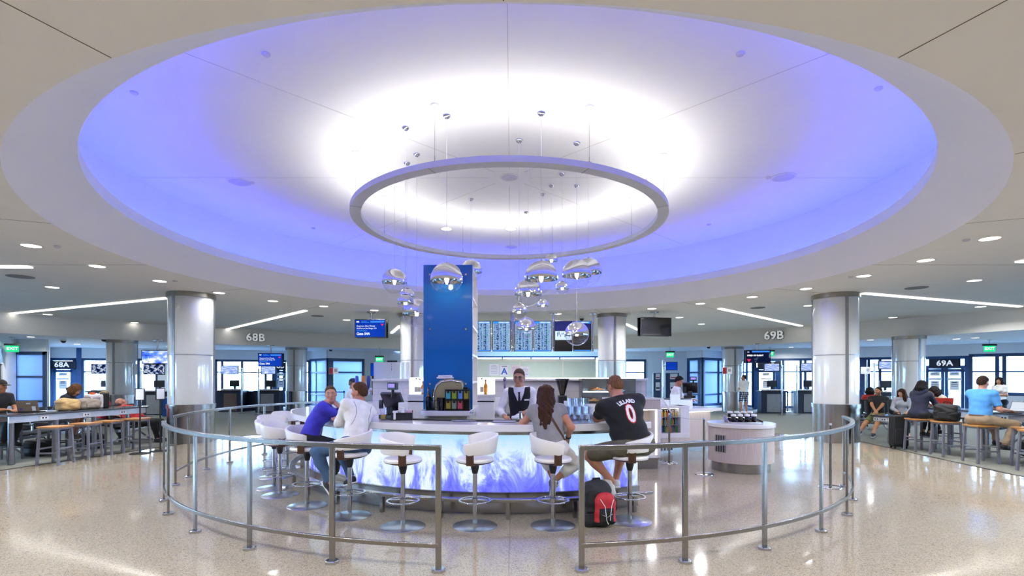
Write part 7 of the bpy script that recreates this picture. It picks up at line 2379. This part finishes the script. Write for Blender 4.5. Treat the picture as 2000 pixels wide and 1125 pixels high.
def belt_extra(c):
    S = Soft(.04); S.ell(c['Pc'], (.16 * c['s'] * 1.12, .118 * c['s'] * 1.12, .125 * c['s']), c['B1'])
    q = c['Pc'] + c['U1'] * .06
    soft_obj('belt', S.mesh(.008, infl=.024, clips=[(q + c['U1'] * .018, c['U1']), (q - c['U1'] * .018, -c['U1'])]), M('brown_belt', '3a2018', .5), c['g'])


person('man in a bright blue polo shirt and khaki trousers typing on a laptop', 9.36, 10.36, -72, H=1.84, pelvis=(0, 0, .875), lean=9, look=(-6, -12), w=1.12, belly=.02, hl=('w', 9.80, 10.50, 1.05), hr=('w', 9.80, 10.22, 1.05), el=(-.25, -.5, -1), er=(.3, -.5, -1), al=('w', 9.72, 10.38, .42), ar=('w', 9.62, 10.1, .38), kl=(0, 1, .5), kr=('w', 10.6, 9.7, 1.3), skin='c08a70', hair=('short', '2f2018'), top=('4f95d8', .8), bottom=('8c7a62', 2), shoe='222222', extra=belt_extra)
person('woman in a white uniform shirt with long dark hair standing by the far right window', 16.05, 17.0, 105, H=1.68, sex='f', pelvis=(0, 0, .92), lean=3, look=(10, -12), hl=(-.1, .3, 1.12), hr=(.14, .3, 1.08), al=(-.09, 0, .09), ar=(.09, 0, .09), skin='b98a70', hair=('long', '1e1512', .34), top=('e6e6e4', .7), bottom=('1a1d28', 2), h=.011)
person('person with dark curly hair in a red top seated behind the near right column', 11.95, 17.25, -10, H=1.66, pelvis=(0, 0, .60), lean=2, look=(-20, -6), hl=(-.14, .34, .74), hr=(.14, .34, .74), al=(-.1, .5, .1), ar=(.1, .5, .1), kl=(0, .3, 1), kr=(0, .3, 1), skin='a97a5c', hair=('bob', '1c1512', .12), top=('c0392f', .8), bottom=('22252e', 2), h=.012)
person('dark haired person in a pale patterned top hidden behind the red laptop', 10.78, 12.72, 80, H=1.62, sex='f', pelvis=(0, 0, .82), lean=34, look=(4, -30), neck=14, hl=(-.12, .40, 1.05), hr=(.14, .40, 1.05), al=(-.08, .3, .40), ar=(.08, .3, .40), kl=(0, 1, .5), kr=(0, 1, .5), skin='b07c5c', hair=('bob', '201614', .12), top=('b9b4a4', .6), bottom=('2a2c34', 2))
person('man in a black t-shirt and dark cap at the left picture edge', -10.52, 10.55, -100, H=1.74, pelvis=(0, 0, .84), lean=10, look=(4, -10), hl=(-.05, .42, 1.05), hr=(.14, .40, 1.05), al=(-.1, .3, .40), ar=(.1, .3, .40), kl=(0, 1, .5), kr=(0, 1, .5), skin='a9704e', hair=('buzz', '1a1412'), top=('14151a', .7), bottom=('22242c', 2), extra=lambda c: cap_on(c, '2a2622'))
person('person with shaggy brown hair in a navy shirt hunched over the left table', -10.18, 11.55, -72, H=1.72, pelvis=(0, 0, .84), lean=30, look=(-10, -42), neck=18, hl=(-.12, .40, 1.06), hr=(.16, .36, 1.06), al=(-.1, .3, .40), ar=(.1, .3, .40), kl=(0, 1, .5), kr=(0, 1, .5), skin='c09078', hair=('bob', '5a3a20', .13), top=('1a2030', .8), bottom=('8e959f', .95), shoe='6a645c')
person('person with fair hair in a red top sitting low behind the tote bag', -10.47, 13.2, -78, H=1.62, sex='f', pelvis=(0, 0, .60), lean=6, look=(10, -12), hl=(-.12, .36, .74), hr=(.14, .36, .74), al=(-.1, .5, .1), ar=(.1, .5, .1), kl=(0, .3, 1), kr=(0, .3, 1), skin='c79a82', hair=('bob', '8c7a5c', .12), top=('a82a38', 1.5), bottom=('3a3c44', 2))
person('bald person in a red top and black trousers slumped back asleep beside the left column', -9.80, 13.62, -88, H=1.80, pelvis=(0, 0, .55), lean=-50, look=(20, 40), neck=-6, hl=(-.03, -.08, .74), hr=(.05, -.06, .70), al=(-.14, .50, .1), ar=(.12, .53, .1), kl=(-.1, .4, 1), kr=(.1, .4, 1), skin='b9806a', hair=None, top=('b3262c', 1.2), bottom=('121216', 2), w=1.2)
dup(WS, (-10.2, 11.75, 0), R(10), label='wooden stool under the hunched person at the left table')
dup(WS, (-10.4, 10.6, 0), R(10), label='wooden stool under the man in the dark cap at the left table')
dup(WS, (10.8, 12.72, 0), R(10), label='wooden stool under the person behind the red laptop')
